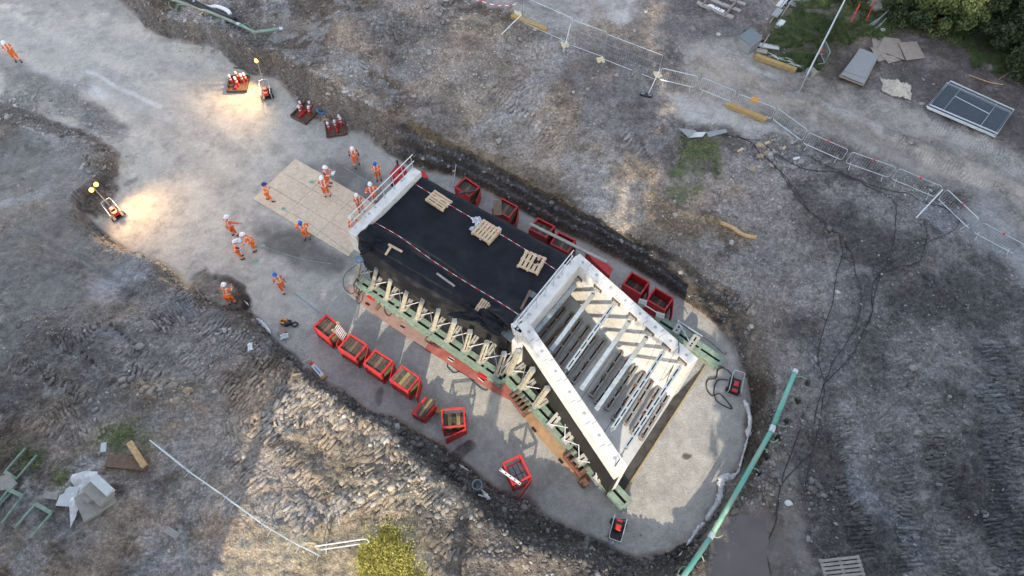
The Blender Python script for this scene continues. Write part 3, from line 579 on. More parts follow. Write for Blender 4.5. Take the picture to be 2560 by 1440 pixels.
for path,w,pitch,dep in TR+[([(560,850),(700,960),(800,1040)],26,9,.08),([(740,1010),(900,1130),(1000,1240)],24,9,.09),([(640,1160),(800,1330)],20,9,.06),([(420,700),(500,780),(560,850)],20,9,.08),([(300,860),(360,900),(420,960)],20,11,.08),([(60,1040),(160,1090),(260,1060)],20,10,.06),([(2180,1000),(2230,1100)],22,9,.06),([(880,1200),(980,1290)],26,10,.09),([(1060,1330),(1180,1400)],22,10,.08)]:
    acc=0
    if dep<.03: continue
    for a,b in zip(path,path[1:]):
        L=math.hypot(b[0]-a[0],b[1]-a[1]); n=int(L/(pitch*1.12))
        for k in range(n):
            f=(k+.5)/n; u=a[0]+(b[0]-a[0])*f; v=a[1]+(b[1]-a[1])*f; nx,ny=-(b[1]-a[1])/L,(b[0]-a[0])/L
            sk_=math.sin(u*.011+v*.017+w)+math.sin(u*.031-v*.023)
            if sk_<-.9: continue
            o=-w
            while o<w:
                l=rc.uniform(7,15); 
                if rc.random()<(.62 if u<1700 else .42):
                    uu=u+nx*(o+l/2)+rc.uniform(-3,3); vv=v+ny*(o+l/2)+rc.uniform(-3.5,3.5); p=G(uu,vv); q=G(uu+nx*8,vv+ny*8); an=math.atan2(q.y-p.y,q.x-p.x)+rc.uniform(-.22,.22)
                    items.append((p.x,p.y,p.z-.012,an,l/27.,rc.uniform(.08,.18),rc.uniform(.06,.10)))
                o+=l+rc.uniform(0,3)
ob=clods('cleat_clods',items,8); tag(ob,'broken clay bars pressed up in rows by excavator tracks','clods',kind='stuff')
ob=stones('rubble',2200,vis*np.clip(rough-.2,0,1)*(.12*clump**3*(1-.8*lowl)+.45*bandm*(U<1900)+blobmask([(820,230,50,50,1.),(900,290,60,30,1.),(1050,130,40,60,.5),(560,80,80,30,.7),(1090,30,90,40,.5),(1950,390,60,25,.9),(1800,560,70,30,.5),(960,1220,80,40,.9),(1080,1290,90,40,.9),(840,980,60,30,.5),(900,1040,60,30,.6),(1000,1100,60,30,.6),(1330,1390,140,30,1.2),(1500,1420,90,20,1.2),(1920,1180,40,60,.9),(400,980,90,30,1.2),(40,250,60,20,.8),(230,400,30,16,1.),(470,60,50,40,.8),(1880,800,50,50,.5),(1850,850,30,40,.6),(2060,1230,40,30,.6),(560,850,60,30,.4),(700,900,60,30,.5)])),.07,.20,2.,'stone',2,.6)
tag(ob,'larger angular clods and rocks heaped along the excavation banks','rocks',kind='stuff')
ob=stones('gravel',9000,vis*inT*np.clip(dT-.1,0,1)*clump,.012,.035,2.,'stone',3,.6); tag(ob,'fine loose gravel on the compacted pit floor and haul road','gravel',kind='stuff')
# ------------------------------------------------------------------ the precast underpass
ZT=4.3; ZD=3.95; ZS=.42
def q2(a,b,t): return a.lerp(b,t)
PLn,PLf=P(883,590,ZT),P(1046,428,ZT)      # left parapet, inner top edge... near and far end
PRn,PRf=P(1284,822,ZT),P(1438,640,ZT)
bridge=thing('underpass_bridge','precast concrete underpass with black sheeted deck and two splayed white wing walls','bridge',(1.5,15.,0))
ax=(PRn-PLn).normalized(); axf=(PRf-PLf).normalized()
# box body between the parapets
def down(p,z): return Vector((p.x,p.y,z))
ins=.12; sd=(PLf-PLn).normalized()
b=[PLn+sd*ins,PRn+sd*ins,PRf-sd*ins,PLf-sd*ins]
mb=MB(); t_=.35
# side walls, deck slab, base slab: open tunnel along the axis
def wallbox(mb,a,bq,inn,z0,z1,mi=0): # a,b outer points, inn inward vector
    mb.hexa([down(a,z0),down(bq,z0),down(bq+inn,z0),down(a+inn,z0)],[down(a,z1),down(bq,z1),down(bq+inn,z1),down(a+inn,z1)],mi)
wallbox(mb,b[0],b[1],sd*t_,0.,ZD-.02); wallbox(mb,b[3]-sd*t_,b[2]-sd*t_,sd*t_,0.,ZD-.02)
mb.build('side_wall','bitumen',bridge)
mb=MB(); mb.hexa([down(b[0]+sd*t_,ZD-.5),down(b[1]+sd*t_,ZD-.5),down(b[2]-sd*t_,ZD-.5),down(b[3]-sd*t_,ZD-.5)],[down(b[0]+sd*t_,ZD-.03),down(b[1]+sd*t_,ZD-.03),down(b[2]-sd*t_,ZD-.03),down(b[3]-sd*t_,ZD-.03)]); mb.build('deck_slab','slab_concrete',bridge)
mb=MB(); mb.hexa([down(b[0]+sd*t_,0.02),down(b[1]+sd*t_,0.02),down(b[2]-sd*t_,0.02),down(b[3]-sd*t_,0.02)],[down(p,ZS) for p in (b[0]+sd*t_,b[1]+sd*t_,b[2]-sd*t_,b[3]-sd*t_)]); mb.build('tunnel_floor','slab_concrete',bridge)
def parapet(n,f,side,z0,z1,w):
    mb=MB(); s=side*w
    d=(f-n).normalized(); A=[n,f,f+s,n+s]
    if side.dot(ax)<0: A=[n+s,f+s,f,n]
    A=[A[0],A[3],A[2],A[1]]
    mb.hexa([down(p,z0) for p in A],[down(p,z1) for p in A])
    return mb
# left parapet: outer side away from the deck
pl=parapet(PLn+ax*.18,PLf+ax*.18,-ax,ZD-1.15,ZT+.08,.52).build('parapet','concrete',bridge)
pr=parapet(PRn,PRf,ax,2.75,ZT-.01,.48).build('parapet','concrete',bridge)
# dials (cast-in lifting recesses) on tops
def dial(p,parent,r=.075):
    mb=MB(); mb.lathe([(r,0),(r,.006),(r*.75,.008),(r*.7,.004)],(p.x,p.y,p.z),14); mb.build('lifting_recess','dial_grey',parent)
zl=ZT+.08
for u,v in ((923,534),(1004,452)): dial(P(u,v,zl)+Vector((0,0,.001)),pl)
for u,v in ((1324,786),(1397,693)): dial(P(u,v,ZT)+Vector((0,0,-.008)),pr)
# lettering stencilled on the right parapet top edge
def scribble(a,b,h,n,parent,name,mt,seed=3,w=.03):
    r=random.Random(seed); mb=MB(); d=(b-a)/n; up=Vector((0,0,1)); nn=up.cross(d).normalized()*h
    for k in range(n):
        o=a+d*k; L=d*.62
        pts=[o,o+nn,o+nn+L,o+L,o+nn*.5,o+nn*.5+L]
        for i,j in r.sample([(0,1),(1,2),(2,3),(0,3),(4,5),(0,2),(1,3)],4): mb.bar(pts[i],pts[j],w,.004)
    return mb.build(name,mt,parent)
scribble(P(1352,738,ZT)+Vector((0,0,.0)),P(1376,706,ZT)+Vector((0,0,.0)),.10,9,pr,'stencilled_lettering','slot_black',w=.014)
def handrail(parent,bn,bf,npost,h,hz,zt,mid=True):
    r=thing('handrail',None,None,(0,0,0)); r.parent=parent; r.location=(0,0,0)
    mp=parent.matrix_world
    bp=Vector((0,0,0))
    q=bpy.data.objects['underpass_bridge']
    r.location=(0,0,0)
    tops=[]
    for k in range(npost):
        p=bn.lerp(bf,(k+.0)/(npost-1)); mb=MB(); mb.tube([p,p+Vector((0,0,h))],.022,7); mb.box((p.x,p.y,p.z+.012),(.14,.10,.02),math.atan2((bf-bn).y,(bf-bn).x)); mb.build('post','galv',r); tops.append(p+Vector((0,0,h)))
    d=(bf-bn).normalized()
    for hh_ in (1.,.52) if mid else (1.,):
        mb=MB(); mb.tube([bn-d*.25+Vector((0,0,h*hh_)),bf+d*.15+Vector((0,0,h*hh_))],.026,7); mb.build('rail','rail_white',r)
    return r
handrail(bridge,P(888,568,zl),P(1033,424,zl),7,1.05,0,zl)
handrail(bridge,P(1295,822,ZT-.01),P(1426,660,ZT-.01),7,1.05,0,ZT)
# wing walls of numbered panels
def wing(top_in0,top_in1,n,side,zt,zs,w,name,chamf,first_extra=0.,t0=0.):
    L=(top_in1-top_in0).length; out=[]
    for k in range(n):
        a=top_in0.lerp(top_in1,k/n); c=top_in0.lerp(top_in1,(k+1)/n); g=(c-a).normalized()*.012
        a2=a+g*(k>0); c2=c-g*(k<n-1); mb=MB(); s=side*w
        # wavy key: panel made of three strips shifted along the wall
        A=[]; sh=(c-a).normalized()*.13
        if k==0 : sa=Vector((0,0,0))
        else: sa=sh
        sc=sh if k<n-1 else Vector((0,0,0))
        i0,i1=a2,c2; m0,m1=a2+s*.5,c2+s*.5
        def strip(p0,p1,p2,p3,z0,z1):
            Q=[p0,p1,p2,p3]
            ar=sum(Q[i].x*Q[(i+1)%4].y-Q[(i+1)%4].x*Q[i].y for i in range(4))
            if ar<0: Q=Q[::-1]
            mb.hexa([down(q,z0) for q in Q],[down(q,z1) for q in Q])
        strip(i0,i1,i1+s*.45,i0+s*.45,zs,zt); strip(i0-sa+s*.45,i1-sc+s*.45,i1-sc+s,i0-sa+s,zs if not chamf else zt-1.15,zt)
        pn=mb.build('wall_panel','concrete',bridge); out.append((pn,a,c))
        if chamf:   # bitumen coated back
            mb=MB(); Q=[a+s*.45,c+s*.45,c+s*.92,a+s*.92]; ar=sum(Q[i].x*Q[(i+1)%4].y-Q[(i+1)%4].x*Q[i].y for i in range(4))
            if ar<0: Q=Q[::-1]
            mb.hexa([down(q,0.05) for q in Q],[down(q,zt-1.15) for q in Q]); mb.build('waterproofing','bitumen',pn)
        ctr=a.lerp(c,.5)+s*.5; dial(Vector((ctr.x,ctr.y,zt)),pn)
    return out
WL0,WL1=P(1318,799,ZT),P(1569,1166,ZT); WR0,WR1=P(1431,648,ZT),P(1727,914,ZT)
dl=(WL1-WL0).normalized(); nl=Vector((dl.y,-dl.x,0)); nl=nl if nl.y<0 or nl.x<0 else -nl
dr=(WR1-WR0).normalized(); nr=Vector((-dr.y,dr.x,0))
lw=wing(WL0,WL1,7,nl,ZT,ZS-.3,.52,'left',True)
rw=wing(WR0,WR1,8,nr,ZT,ZS-.3,.50,'right',False)
# corner block left of the wing wall joining the parapet
mb=MB(); c0=P(1279,833,ZT); Q=[c0,WL0+nl*.55,WL0+dl*.0,PRn+ax*.1+sd*.3]
mb.box(((c0.x+WL0.x)/2-.02,(c0.y+WL0.y)/2,2.2),(.62,.5,4.18),math.atan2(dl.y,dl.x)); mb.build('corner_pier','concrete',bridge)
# floor slab between the wings
fl=[WL0-dl*.3+nl*.3,WL1+nl*.2,WR1+nr*.1,WR0-dr*.3+nr*.3]
mb=MB(); mb.hexa([down(p,.03) for p in fl],[down(p,ZS) for p in fl]); slab=mb.build('floor_slab','slab_concrete',bridge)
# haunch at the foot of the right wall
mb=MB(); h0,h1=WR0,WR1; mb.add([down(h0,ZS+.45),down(h1,ZS+.45),down(h1-nr*.5,ZS+.004),down(h0-nr*.5,ZS+.004),down(h0,ZS+.004),down(h1,ZS+.004)],[(0,1,2,3),(1,5,2),(4,0,3),(5,4,3,2),(0,4,5,1)]); mb.build('haunch','slab_concrete',bridge)
mb=MB()
for k in (1,2,3): mb.bar(down(WL0.lerp(WL1,k/4),ZS+.003),down(WR0.lerp(WR1,k/4),ZS+.003),.02,.008)
mb.build('slab_joint','slot_black',slab)
# ------------------------------------------------------------------ slotted struts: a pair of back-to-back channels with packers
def slotted(mb,a,b,w,h,gap=.05,mi=(0,1,2),lace=.55):
    a=Vector(a); b=Vector(b); L=(b-a).length; cw=(w-gap)/2
    mb.bar(a,b,cw,h,mi=mi[0],off=(-(gap+cw)/2,0)); mb.bar(a,b,cw,h,mi=mi[0],off=((gap+cw)/2,0)); mb.bar(a,b,gap*1.0,h*.5,mi=mi[1],off=(0,-h*.15))
    n=max(2,int(L/lace)); d=(b-a).normalized()
    for k in range(n+1):
        p=a.lerp(b,(k+.001)/n*.96+.02); mb.bar(p-d*.05,p+d*.05,w*.98,h*.98,mi=mi[2])
# brackets and long raking props across the wing walls
BR_=[(1447,694),(1495,721),(1541,754),(1583,791),(1625,829),(1667,867),(1707,903)]
PE=[(1437,710,1337,829,'blue'),(1484,734,1378,876,'solid'),(1532,764,1417,925,'slot'),(1574,803,1452,975,'solid'),(1617,842,1490,1025,'solid'),(1658,880,1532,1072,'slot'),(1699,917,1563,1122,'slot')]
ln=nr
zb=3.2
def on_wall(u,v,w0,n):   # z at which the pixel ray meets the vertical plane through w0 with normal n
    lo,hi=.3,5.
    f=lambda z:(P(u,v,z)-w0).xy.dot(n.xy)
    a=f(lo)
    for _ in range(40):
        m=(lo+hi)/2
        if (f(m)>0)==(a>0): lo=m
        else: hi=m
    return (lo+hi)/2
for i,((bu,bv),(u0,v0,u1,v1,k)) in enumerate(zip(BR_,PE)):
    z=on_wall(bu,bv,WR0,nr); p=P(bu,bv,z); 
    mb=MB(); rz=math.atan2(dr.y,dr.x); mb.box((p.x-nr.x*.03,p.y-nr.y*.03,z),(.50,.05,.24),rz,mi=0); mb.box((p.x-nr.x*.12,p.y-nr.y*.12,z),(.22,.16,.14),rz,mi=1); mb.box((p.x-nr.x*.055,p.y-nr.y*.055,z),(.34,.03,.14),rz,mi=1)
    mb.build('anchor_plate',['rust','strut_grey'],rw[min(i+0,7)][0])
    a=P(u0,v0,z-.12); e=P(u1,v1,z-.12); lft=WL0.lerp(WL1,max(0,min(1,(e-WL0).dot(dl)/(WL1-WL0).length))); 
    lab=['silver slotted shoring prop nearest the tunnel portal','broad silver prop second from the tunnel portal','white slotted prop third from the tunnel portal','bright silver prop in the middle of the row','blue grey prop fifth from the tunnel portal','white slotted prop second from the open end','silver slotted prop closest to the open end'][i]
    pr_=thing('shoring_prop',lab+' between the wing walls','shoring prop',(a+e)/2,0,'long shoring props between the wing walls')
    mb=MB()
    if k=='slot': slotted(mb,a,e,.20,.14,.06)
    elif k=='blue': mb.bar(a,e,.2,.16,off=(-.06,0)); mb.bar(a,e,.07,.18,mi=0,off=(.1,0)); mb.bar(a,e,.03,.1,mi=1,off=(.05,0)); [mb.bar(a.lerp(e,q),a.lerp(e,q+.015),.3,.2,mi=2) for q in (0.01,.3,.62,.97)]
    else: mb.bar(a,e,.19,.15); [mb.bar(a.lerp(e,q),a.lerp(e,q+.015),.22,.18,mi=2) for q in (0.01,.28,.6,.96)]; mb.bar(a,a.lerp(e,.28),.15,.18,mi=2)
    mb.build('prop_body',['prop_silver','slot_black','strut_grey'],pr_)
    d=(e-a).normalized(); mb=MB(); mb.tube([e,e+d*.38],.035,8); mb.box(tuple(e+d*.38),(.12,.12,.16),math.atan2(d.y,d.x)); mb.build('screw_jack','strut_grey',pr_)
    mb=MB(); mb.tube([a-d*.03,p-nr*.13],.035,8); mb.build('screw_jack','strut_grey',pr_)
# twin channels lying on the slab
CHN=[(1412,771,1345,852),(1433,783,1362,873),(1452,800,1380,900),(1471,817,1398,917),(1491,837,1414,940),(1512,848,1431,958),(1555,878,1476,992),(1572,897,1490,1011),(1594,908,1515,1025),(1611,930,1532,1050),(1633,947,1562,1062),(1650,967,1579,1086),(1675,978,1601,1100)]
ords=['first','second','third','fourth','fifth','sixth','seventh','eighth','ninth','tenth','eleventh','twelfth','last']
for i,(u0,v0,u1,v1) in enumerate(CHN):
    a=P(u0,v0,ZS+.20); e=P(u1,v1,ZS+.20)
    th=thing('twin_channel','grey slotted steel twin channel lying on the slab, %s from the tunnel portal'%ords[i],'steel channel',((a.x+e.x)/2,(a.y+e.y)/2,ZS),0,'slotted channels laid on the floor slab')
    mb=MB(); slotted(mb,a,e,.29,.16,.085,mi=(0,1,0),lace=.7); mb.build('channel_pair',['channel_grey','slot_black'],th)
    d=(e-a).normalized(); L=(e-a).length
    for q in ((.02,.3,.62,.93),(.08,.5,.95),(.25,.6,.9))[i%3]:
        p=a.lerp(e,q); mb=MB(); mb.box((p.x,p.y,p.z+.10),(.13,.15,.05),math.atan2(d.y,d.x),bev=.01); mb.build('packer','rust',th)
    if i in (0,1,2,3,5,6,8):
        p=a.lerp(e,(.0,.02,.02,.0,.35,.02,.55,.02,.5)[i]); mb=MB(); pts=[p+Vector((math.cos(k*.785)*.08,math.sin(k*.785)*.08,.15)) for k in range(8)]; mb.tube(pts,.022,6,closed=True); mb.build('collar','green_steel',th)
mb=MB(); mb.bar(P(1418,806,1.0),P(1360,863,ZS+.45),.08,.06); tag(mb.build('timber_batten','timber_brown'),'rusty brown batten leaning across the slotted channels','batten')
# light strip at the slab's open end and dark drainage gap
e0=P(1761,917,.06); e1=P(1556,1236,.06)
mb=MB(); mb.bar(e0,e1,.05,.10); tag(mb.build('edge_batten','beam_yellow'),'long thin yellowish batten laid on the gravel beside the slab edge','batten')
mb=MB(); g0,g1=P(1738,905,0),P(1540,1215,0); gd=(g1-g0).normalized(); 
mb.add([down(fl[2],.05),down(fl[1],.05),P(1556,1236,.05),P(1761,917,.05)],[(3,2,1,0)]); struct(mb.build('trench','trench_fill'))
# ------------------------------------------------------------------ black membrane draped on the deck
import mathutils.noise as mn
NL=P(890,596,ZD); 
A0,A1=down(b[0],ZD)+ax*.1,down(b[1],ZD); B0,B1=down(b[3],ZD)+ax*.1,down(b[2],ZD)
def memb(s,t):
    # s along the axis, t across: t<0 hangs over the near side, t>1 over the far side
    s_=.012+s*.955
    n=lambda p,q:mn.noise(Vector((p,q,3.)))
    if t>=0 and t<=1:
        a=A0.lerp(A1,s_); c=B0.lerp(B1,s_); p=a.lerp(c,t); w=.06*n(s*9,t*5)+.02*n(s*30,t*16)+.03*(1-abs(n(s*6+t*2,t*3-s*2)))*max(0,1-t/.4)*2
        edge=min(t,1-t); near=max(0,1-t/.32)
        rid=.34*max(0,1-abs(t-(.17+.05*math.sin(s*5)))/.05)*(.4+.6*max(0,math.sin(s*3.2+.3)))
        endf=.45*max(0,1-abs(s-.93)/.09)*max(0,1-t/.3)+.3*max(0,1-s/.07)*max(0,1-t/.35)
        p.z+=.05+w*.8+rid*.8+near*.10*(1+n(s*5,1.))+endf*(.8+n(s*14,t*9)); return p
    if t<0:
        a=A0.lerp(A1,s_); o=-sd; q=-t   # 0..1 down
        bulge=.16+.36*math.sin(math.pi*min(1,max(0,s))**.8)
        e_=min(1,q/.22); flare=bulge*e_+.06*(q>.2)*q+.10*n(s*8,q*1.5)*e_+.07*math.sin(s*40+3*n(s*3,1))*max(0,q-.2)+.04*n(s*26,q*5)
        lift=.0
        p=a+o*flare; p.z=ZD+.12-.16*e_+.05*n(s*11,1)-max(0,q-.16)*(2.1+.3*n(s*6,2.)+.5*s)+.03*n(s*9,q*4); p+= ax*(.15*n(s*5,q*3)); return p
    c=B0.lerp(B1,s_); q=t-1; p=c+sd*(.12+.3*q+.12*n(s*8,5.)); p.z=ZD+.06-q*2.4; return p
mb=MB(); mb.grid(lambda i,j: memb(i,-1+j*2.6),150,110)
ms=mb.build('black_membrane',['membrane','membrane_dusty'],None,True)
for pg in ms.data.polygons:
    if pg.normal.z<.72: pg.material_index=1
mb=MB(); pts=[P(u,v,3.9) for u,v in ((1236,812),(1284,794),(1290,832),(1276,850))]; polyprism_=[(p.x,p.y) for p in pts]
mb.add([(x,y,3.62) for x,y in polyprism_]+[(x,y,3.66) for x,y in polyprism_],[(0,1,2,3),(7,6,5,4),(0,4,5,1),(1,5,6,2),(2,6,7,3),(3,7,4,0)]); tag(mb.build('corner_sheet','slate'),'blue grey protective sheet showing beside the corner pier','sheet')
tag(ms,'black waterproof membrane draped over the bridge deck and hanging down its side','membrane')
# ------------------------------------------------------------------ skid track, green beams and raking jacks
def polyprism(mb,pts,z0,z1,mi=0):
    n=len(pts); ar=sum(pts[i].x*pts[(i+1)%n].y-pts[(i+1)%n].x*pts[i].y for i in range(n))
    if ar<0: pts=pts[::-1]
    return mb.add([down(p,z0) for p in pts]+[down(p,z1) for p in pts],[tuple(range(n-1,-1,-1)),tuple(range(n,2*n))]+[(i,(i+1)%n,(i+1)%n+n,i+n) for i in range(n)],mi)
def plate(name,px,z0,z1,mt,label,cat,slots=()):
    t=MB(); polyprism(t,[P(u,v,z1) for u,v in px],z0,z1); o=t.build(name,mt)
    tag(o,label,cat)
    for (u0,v0,u1,v1,ed) in slots:
        a=P(u0,v0,z1); e=P(u1,v1,z1); s=MB(); s.bar(a+Vector((0,0,.003)),e+Vector((0,0,.003)),.16,.006,mi=0); s.bar(a+Vector((0,0,.008)),e+Vector((0,0,.008)),.10,.006,mi=1); s.build('slot',[ed,'slot_black'],o)
    return o
plate('skid_plate',[(866,720),(880,712),(1010,800),(1080,846),(1062,872),(980,816),(905,762)],.03,.10,'pink_mat','dusty pink brown steel skid plate under the jacks at the left parapet','steel plate',[(914,757,924,763,'red')])
plate('skid_plate',[(1062,873),(1081,847),(1180,908),(1310,985),(1272,999),(1215,968),(1150,928),(1098,893)],.03,.09,'red_mat','scraped red steel skid plate in the sunlight below the jacks','steel plate',[(1001,814,1012,820,'red'),(1121,894,1134,902,'paint_white'),(1198,942,1211,953,'paint_white')])
plate('skid_plate',[(1300,1000),(1330,990),(1420,1100),(1475,1190),(1462,1222),(1426,1178),(1372,1120),(1330,1070),(1306,1035)],.03,.09,'tan_mat','tan and rust stained steel skid plate beside the left wing wall','steel plate',[(1330,1068,1340,1080,'rust'),(1397,1147,1407,1158,'rust')])
def gbeam(u0,v0,u1,v1,label,w=.66):
    a=P(u0,v0,.42); e=P(u1,v1,.42); mb=MB(); g=.15; cw=(w-g)/2
    t=thing('launch_beam',label,'steel beam',((a.x+e.x)/2,(a.y+e.y)/2,.1),0,'green twin launch beams')
    for sgn in (-1,1):
        m=MB(); m.bar(a,e,cw,.06,off=(sgn*(cw+g)/2,.12)); m.bar(a,e,cw,.05,off=(sgn*(cw+g)/2,-.20)); m.bar(a,e,.06,.3,off=(sgn*(cw+g)/2,-.05)); m.build('flange_beam','green_steel',t)
    m=MB(); m.bar(a,e,g*.98,.10,off=(0,.02)); m.build('slot','slot_black',t)  # black bar fills the gap, standing in for the shade inside it
    m=MB(); L=(e-a).length; n=int(L/1.1)
    for k in range(n+1): p=a.lerp(e,min(1,(k+.05)/n)); d=(e-a).normalized(); m.bar(p-d*.07,p+d*.07,w*.5,.24,off=(0,.02))
    m.build('spacer','green_steel',t)
    return a,e
gbeam(903,708,1258,952,'pale green twin beam running along the sheeted side of the bridge')
gbeam(1262,930,1566,1262,'mint green twin beam running along the outside of the left wing wall')
gbeam(1640,800,1800,908,'mint green twin beam poking out behind the right wing wall')
wn=-sd # outward normal of near side wall
def zplane(u,v,p0,n,lim=(.2,4.2)):
    return max(lim[0],min(lim[1],on_wall(u,v,p0,n)))
JK=[(900,650,891,693),(941,675,930,718),(976,702,967,745),(1017,727,1005,773),(1056,752,1042,795),(1095,779,1083,822),(1136,804,1120,849),(1175,831,1162,874),(1217,858,1201,902),(1260,886,1245,933),(1296,881,1273,931),(1331,925,1303,968),(1368,972,1339,1012)]
jn=['with a blue sling on its head, nearest the left parapet','second from the left parapet','third from the left parapet','fourth from the left parapet','fifth from the left parapet','sixth from the left parapet','seventh from the left parapet','eighth from the left parapet','ninth from the left parapet','last before the corner of the wing wall','leaning on the white corner pier','first along the left wing wall','second along the left wing wall']
for i,(tu,tv,bu,bv) in enumerate(JK):
    if i<10: p0,nn=b[0]+wn*.38,wn
    elif i==10: p0,nn=WL0+nl*.62,nl
    else: p0,nn=WL0+nl*.62,nl
    zt=2.75; T=P(tu,tv,zt); B=P(bu,bv,.62)
    T=P(tu,tv,2.6)
    t=thing('raking_jack','cream raking jack '+jn[i],'jack',(B.x,B.y,.44),0,'raking jacks along the bridge')
    mb=MB(); slotted(mb,B,T,.22,.20,.05,mi=(0,1,0),lace=2.); mb.build('ram',['prop_cream','slot_black'],t)
    d=(T-B).normalized(); mb=MB(); mb.bar(T-d*.0,T+d*.08,.25,.22); mb.bar(T+d*.10,T+d*.16,.2,.2); mb.build('head_plate','galv',t)
    m=MB(); m.box((B.x,B.y,.56),(.34,.30,.2),math.atan2(nn.y,nn.x)); m.box((B.x+nn.x*.28,B.y+nn.y*.28,.48),(.3,.2,.10),math.atan2(nn.y,nn.x)); m.build('foot','strut_grey',t)
    # lower strut to the wall foot, and its wall shoe
    q=B-nn*1.05; q.z=1.0; m=MB(); slotted(m,Vector((B.x,B.y,.66))+Vector((ax.x,ax.y,0))*.16,q+Vector((ax.x,ax.y,0))*.16,.24,.16,.05,mi=(0,1,0),lace=2.); m.build('lower_strut',['strut_grey','slot_black'],t)
    m=MB(); qq=q+Vector((ax.x,ax.y,0))*.16-nn*.06; m.box(tuple(qq),(.07,.42,.34),math.atan2(nn.y,nn.x)); m.build('wall_shoe','channel_grey',t)
    if i<12:
        nb=P(JK[i+1][2],JK[i+1][3],.62); q2_=nb-nn*1.05; q2_.z=1.05
        m=MB(); m.tube([Vector((B.x,B.y,.85)),q2_+Vector((0,0,.05))],.024,6); m.build('tie_bar','rail_white',t)
        if i%2==0: m=MB(); m.tube([Vector((q.x,q.y,1.15)),Vector((nb.x,nb.y,.95))],.02,6); m.build('tie_bar','galv',t)
    if i==0:
        m=MB(); m.tube([T+Vector((math.cos(k*.5)*.2,math.sin(k*.5)*.2,.02+.02*math.sin(k*2))) for k in range(13)],.03,6,closed=True); tag(m.build('lifting_sling','blue_plastic'),'blue sling looped over the head of the first raking jack','sling')
# horizontal struts at the lower wing wall
HS=[(1414,1020,1376,1064,'first'),(1445,1074,1412,1103,'second'),(1484,1128,1448,1154,'third'),(1524,1166,1492,1199,'last')]
for i,(tu,tv,bu,bv,nm) in enumerate(HS):
    T=P(tu,tv,1.3); B=P(bu,bv,.66); t=thing('wall_strut','short grey slotted strut bearing on the lower wing wall, %s towards its open end'%nm,'strut',(B.x,B.y,.44),0,'short struts at the open end of the left wing wall')
    mb=MB(); slotted(mb,B,T,.36,.2,.08,mi=(0,1,0),lace=1.); mb.build('strut_body',['strut_grey','slot_black'],t)
    m=MB(); m.box(tuple(T-nl*.08),(.08,.42,.5),math.atan2(nl.y,nl.x)); m.box((B.x,B.y,.56),(.30,.42,.18),math.atan2(nl.y,nl.x)); m.build('bearing_plate','channel_grey',t)
    if i<3:
        n2=HS[i+1]; m=MB(); m.tube([B+Vector((0,0,.2)),P(n2[0],n2[1],1.35)],.022,6); m.tube([T+Vector((0,0,.15)),P(n2[2],n2[3],.8)],.022,6); m.build('tie_bar','rail_white',t)
# cast feet along the wing wall face
for i,(u,v) in enumerate([(1378,906),(1417,955),(1456,1010),(1483,1060),(1488,1115)]):
    z=1.9; p=P(u-4,v+2,z); m=MB(); m.box(tuple(p),(.12,.42,.30),math.atan2(nl.y,nl.x),bev=.02); m.tube([p,p+nl*.22],.09,10); tag(m.build('bearing_bracket','strut_grey'),'small grey cast bearing bracket on the outer wing wall, '+['nearest the corner pier','second from the corner pier','third from the corner pier','fourth from the corner pier','broad one nearest the open end'][i],'bracket','bearing brackets on the outside of the wing wall')
# props behind the right wing wall
for i,(u0,v0,u1,v1,lb) in enumerate([(1699,815,1688,832,'pair of short grey struts behind the right wing wall'),(1742,842,1722,870,'grey slotted strut on the green beam behind the right wing wall')]):
    a=P(u0,v0,1.); e=P(u1,v1,1.); t=thing('wall_strut',lb,'strut',(e.x,e.y,.42)); m=MB(); slotted(m,a,e,.36,.2,.08,mi=(0,1,0),lace=1.5); m.build('strut_body',['strut_grey','slot_black'],t); m=MB(); m.box((a.x,a.y,.7),(.3,.3,.5),.5); m.build('foot','channel_grey',t)
m=MB(); m.tube([P(1693,800,1.5),P(1728,862,1.5)],.025,6); m.tube([P(1693,800,1.5),P(1756,841,1.5)],.025,6); tag(m.build('tie_bars','galv'),'two thin galvanised tie bars crossing above the struts behind the right wall','tie bars')
for (u,v,lb) in ((1606,757,'grey hydraulic clamp block behind the right wing wall, left one'),(1650,790,'grey hydraulic clamp block behind the right wing wall beside the last crate')):
    p=P(u,v,1.9); m=MB(); rz=math.atan2(dr.y,dr.x)+.5; m.box(tuple(p),(.42,.30,.26),rz,bev=.03); m.box((p.x,p.y,p.z+.14),(.30,.05,.03),rz); m.box((p.x,p.y,.95),(.18,.18,1.7),rz); tag(m.build('clamp_block','strut_grey'),lb,'clamp')
m=MB(); m.tube([P(1613,763,2.0),P(1643,782,2.0)],.025,6); tag(m.build('tie_rod','rail_white'),'thin white rod linking the two clamp blocks','rod')
# spacer stacks on the plate (rusty racks of weights)
def rack(u,v,rz,n,label):
    p=P(u,v,.1); t=thing('weight_rack',label,'rack',(p.x,p.y,.1),rz)
    mw=Matrix.Translation(p)@Matrix.Rotation(rz,4,'Z')
    def bx(c,s,mt,nm):
        m=MB(); m.box(tuple(mw@Vector(c)),s,rz,bev=.01); m.build(nm,mt,t)
    bx((0,0,.08),(1.25,.62,.14),'rust','base')
    for k in range(n): bx((-.5+1.0*k/(n-1),0,.36),(.09,.5,.4),'timber_brown','block')
    for s in (-1,1): bx((0,s*.29,.34),(1.2,.04,.10),'red_mat','side_rail')
rack(1303,1012,-.95,5,'rusty rack of brown blocks in front of the first wing jack')
rack(1440,1160,-.9,4,'rusty rack of dark blocks on the tan plate near the open end')
p=P(1459,1208,.1); m=MB(); m.box((p.x,p.y,.2),(.42,.36,.22),.6,bev=.03); tag(m.build('rust_block','rust'),'small rust red steel block at the end of the tan plate','block')
m=MB(); m.bar(P(1010,785,.2),P(990,810,.2),.16,.12); o=None
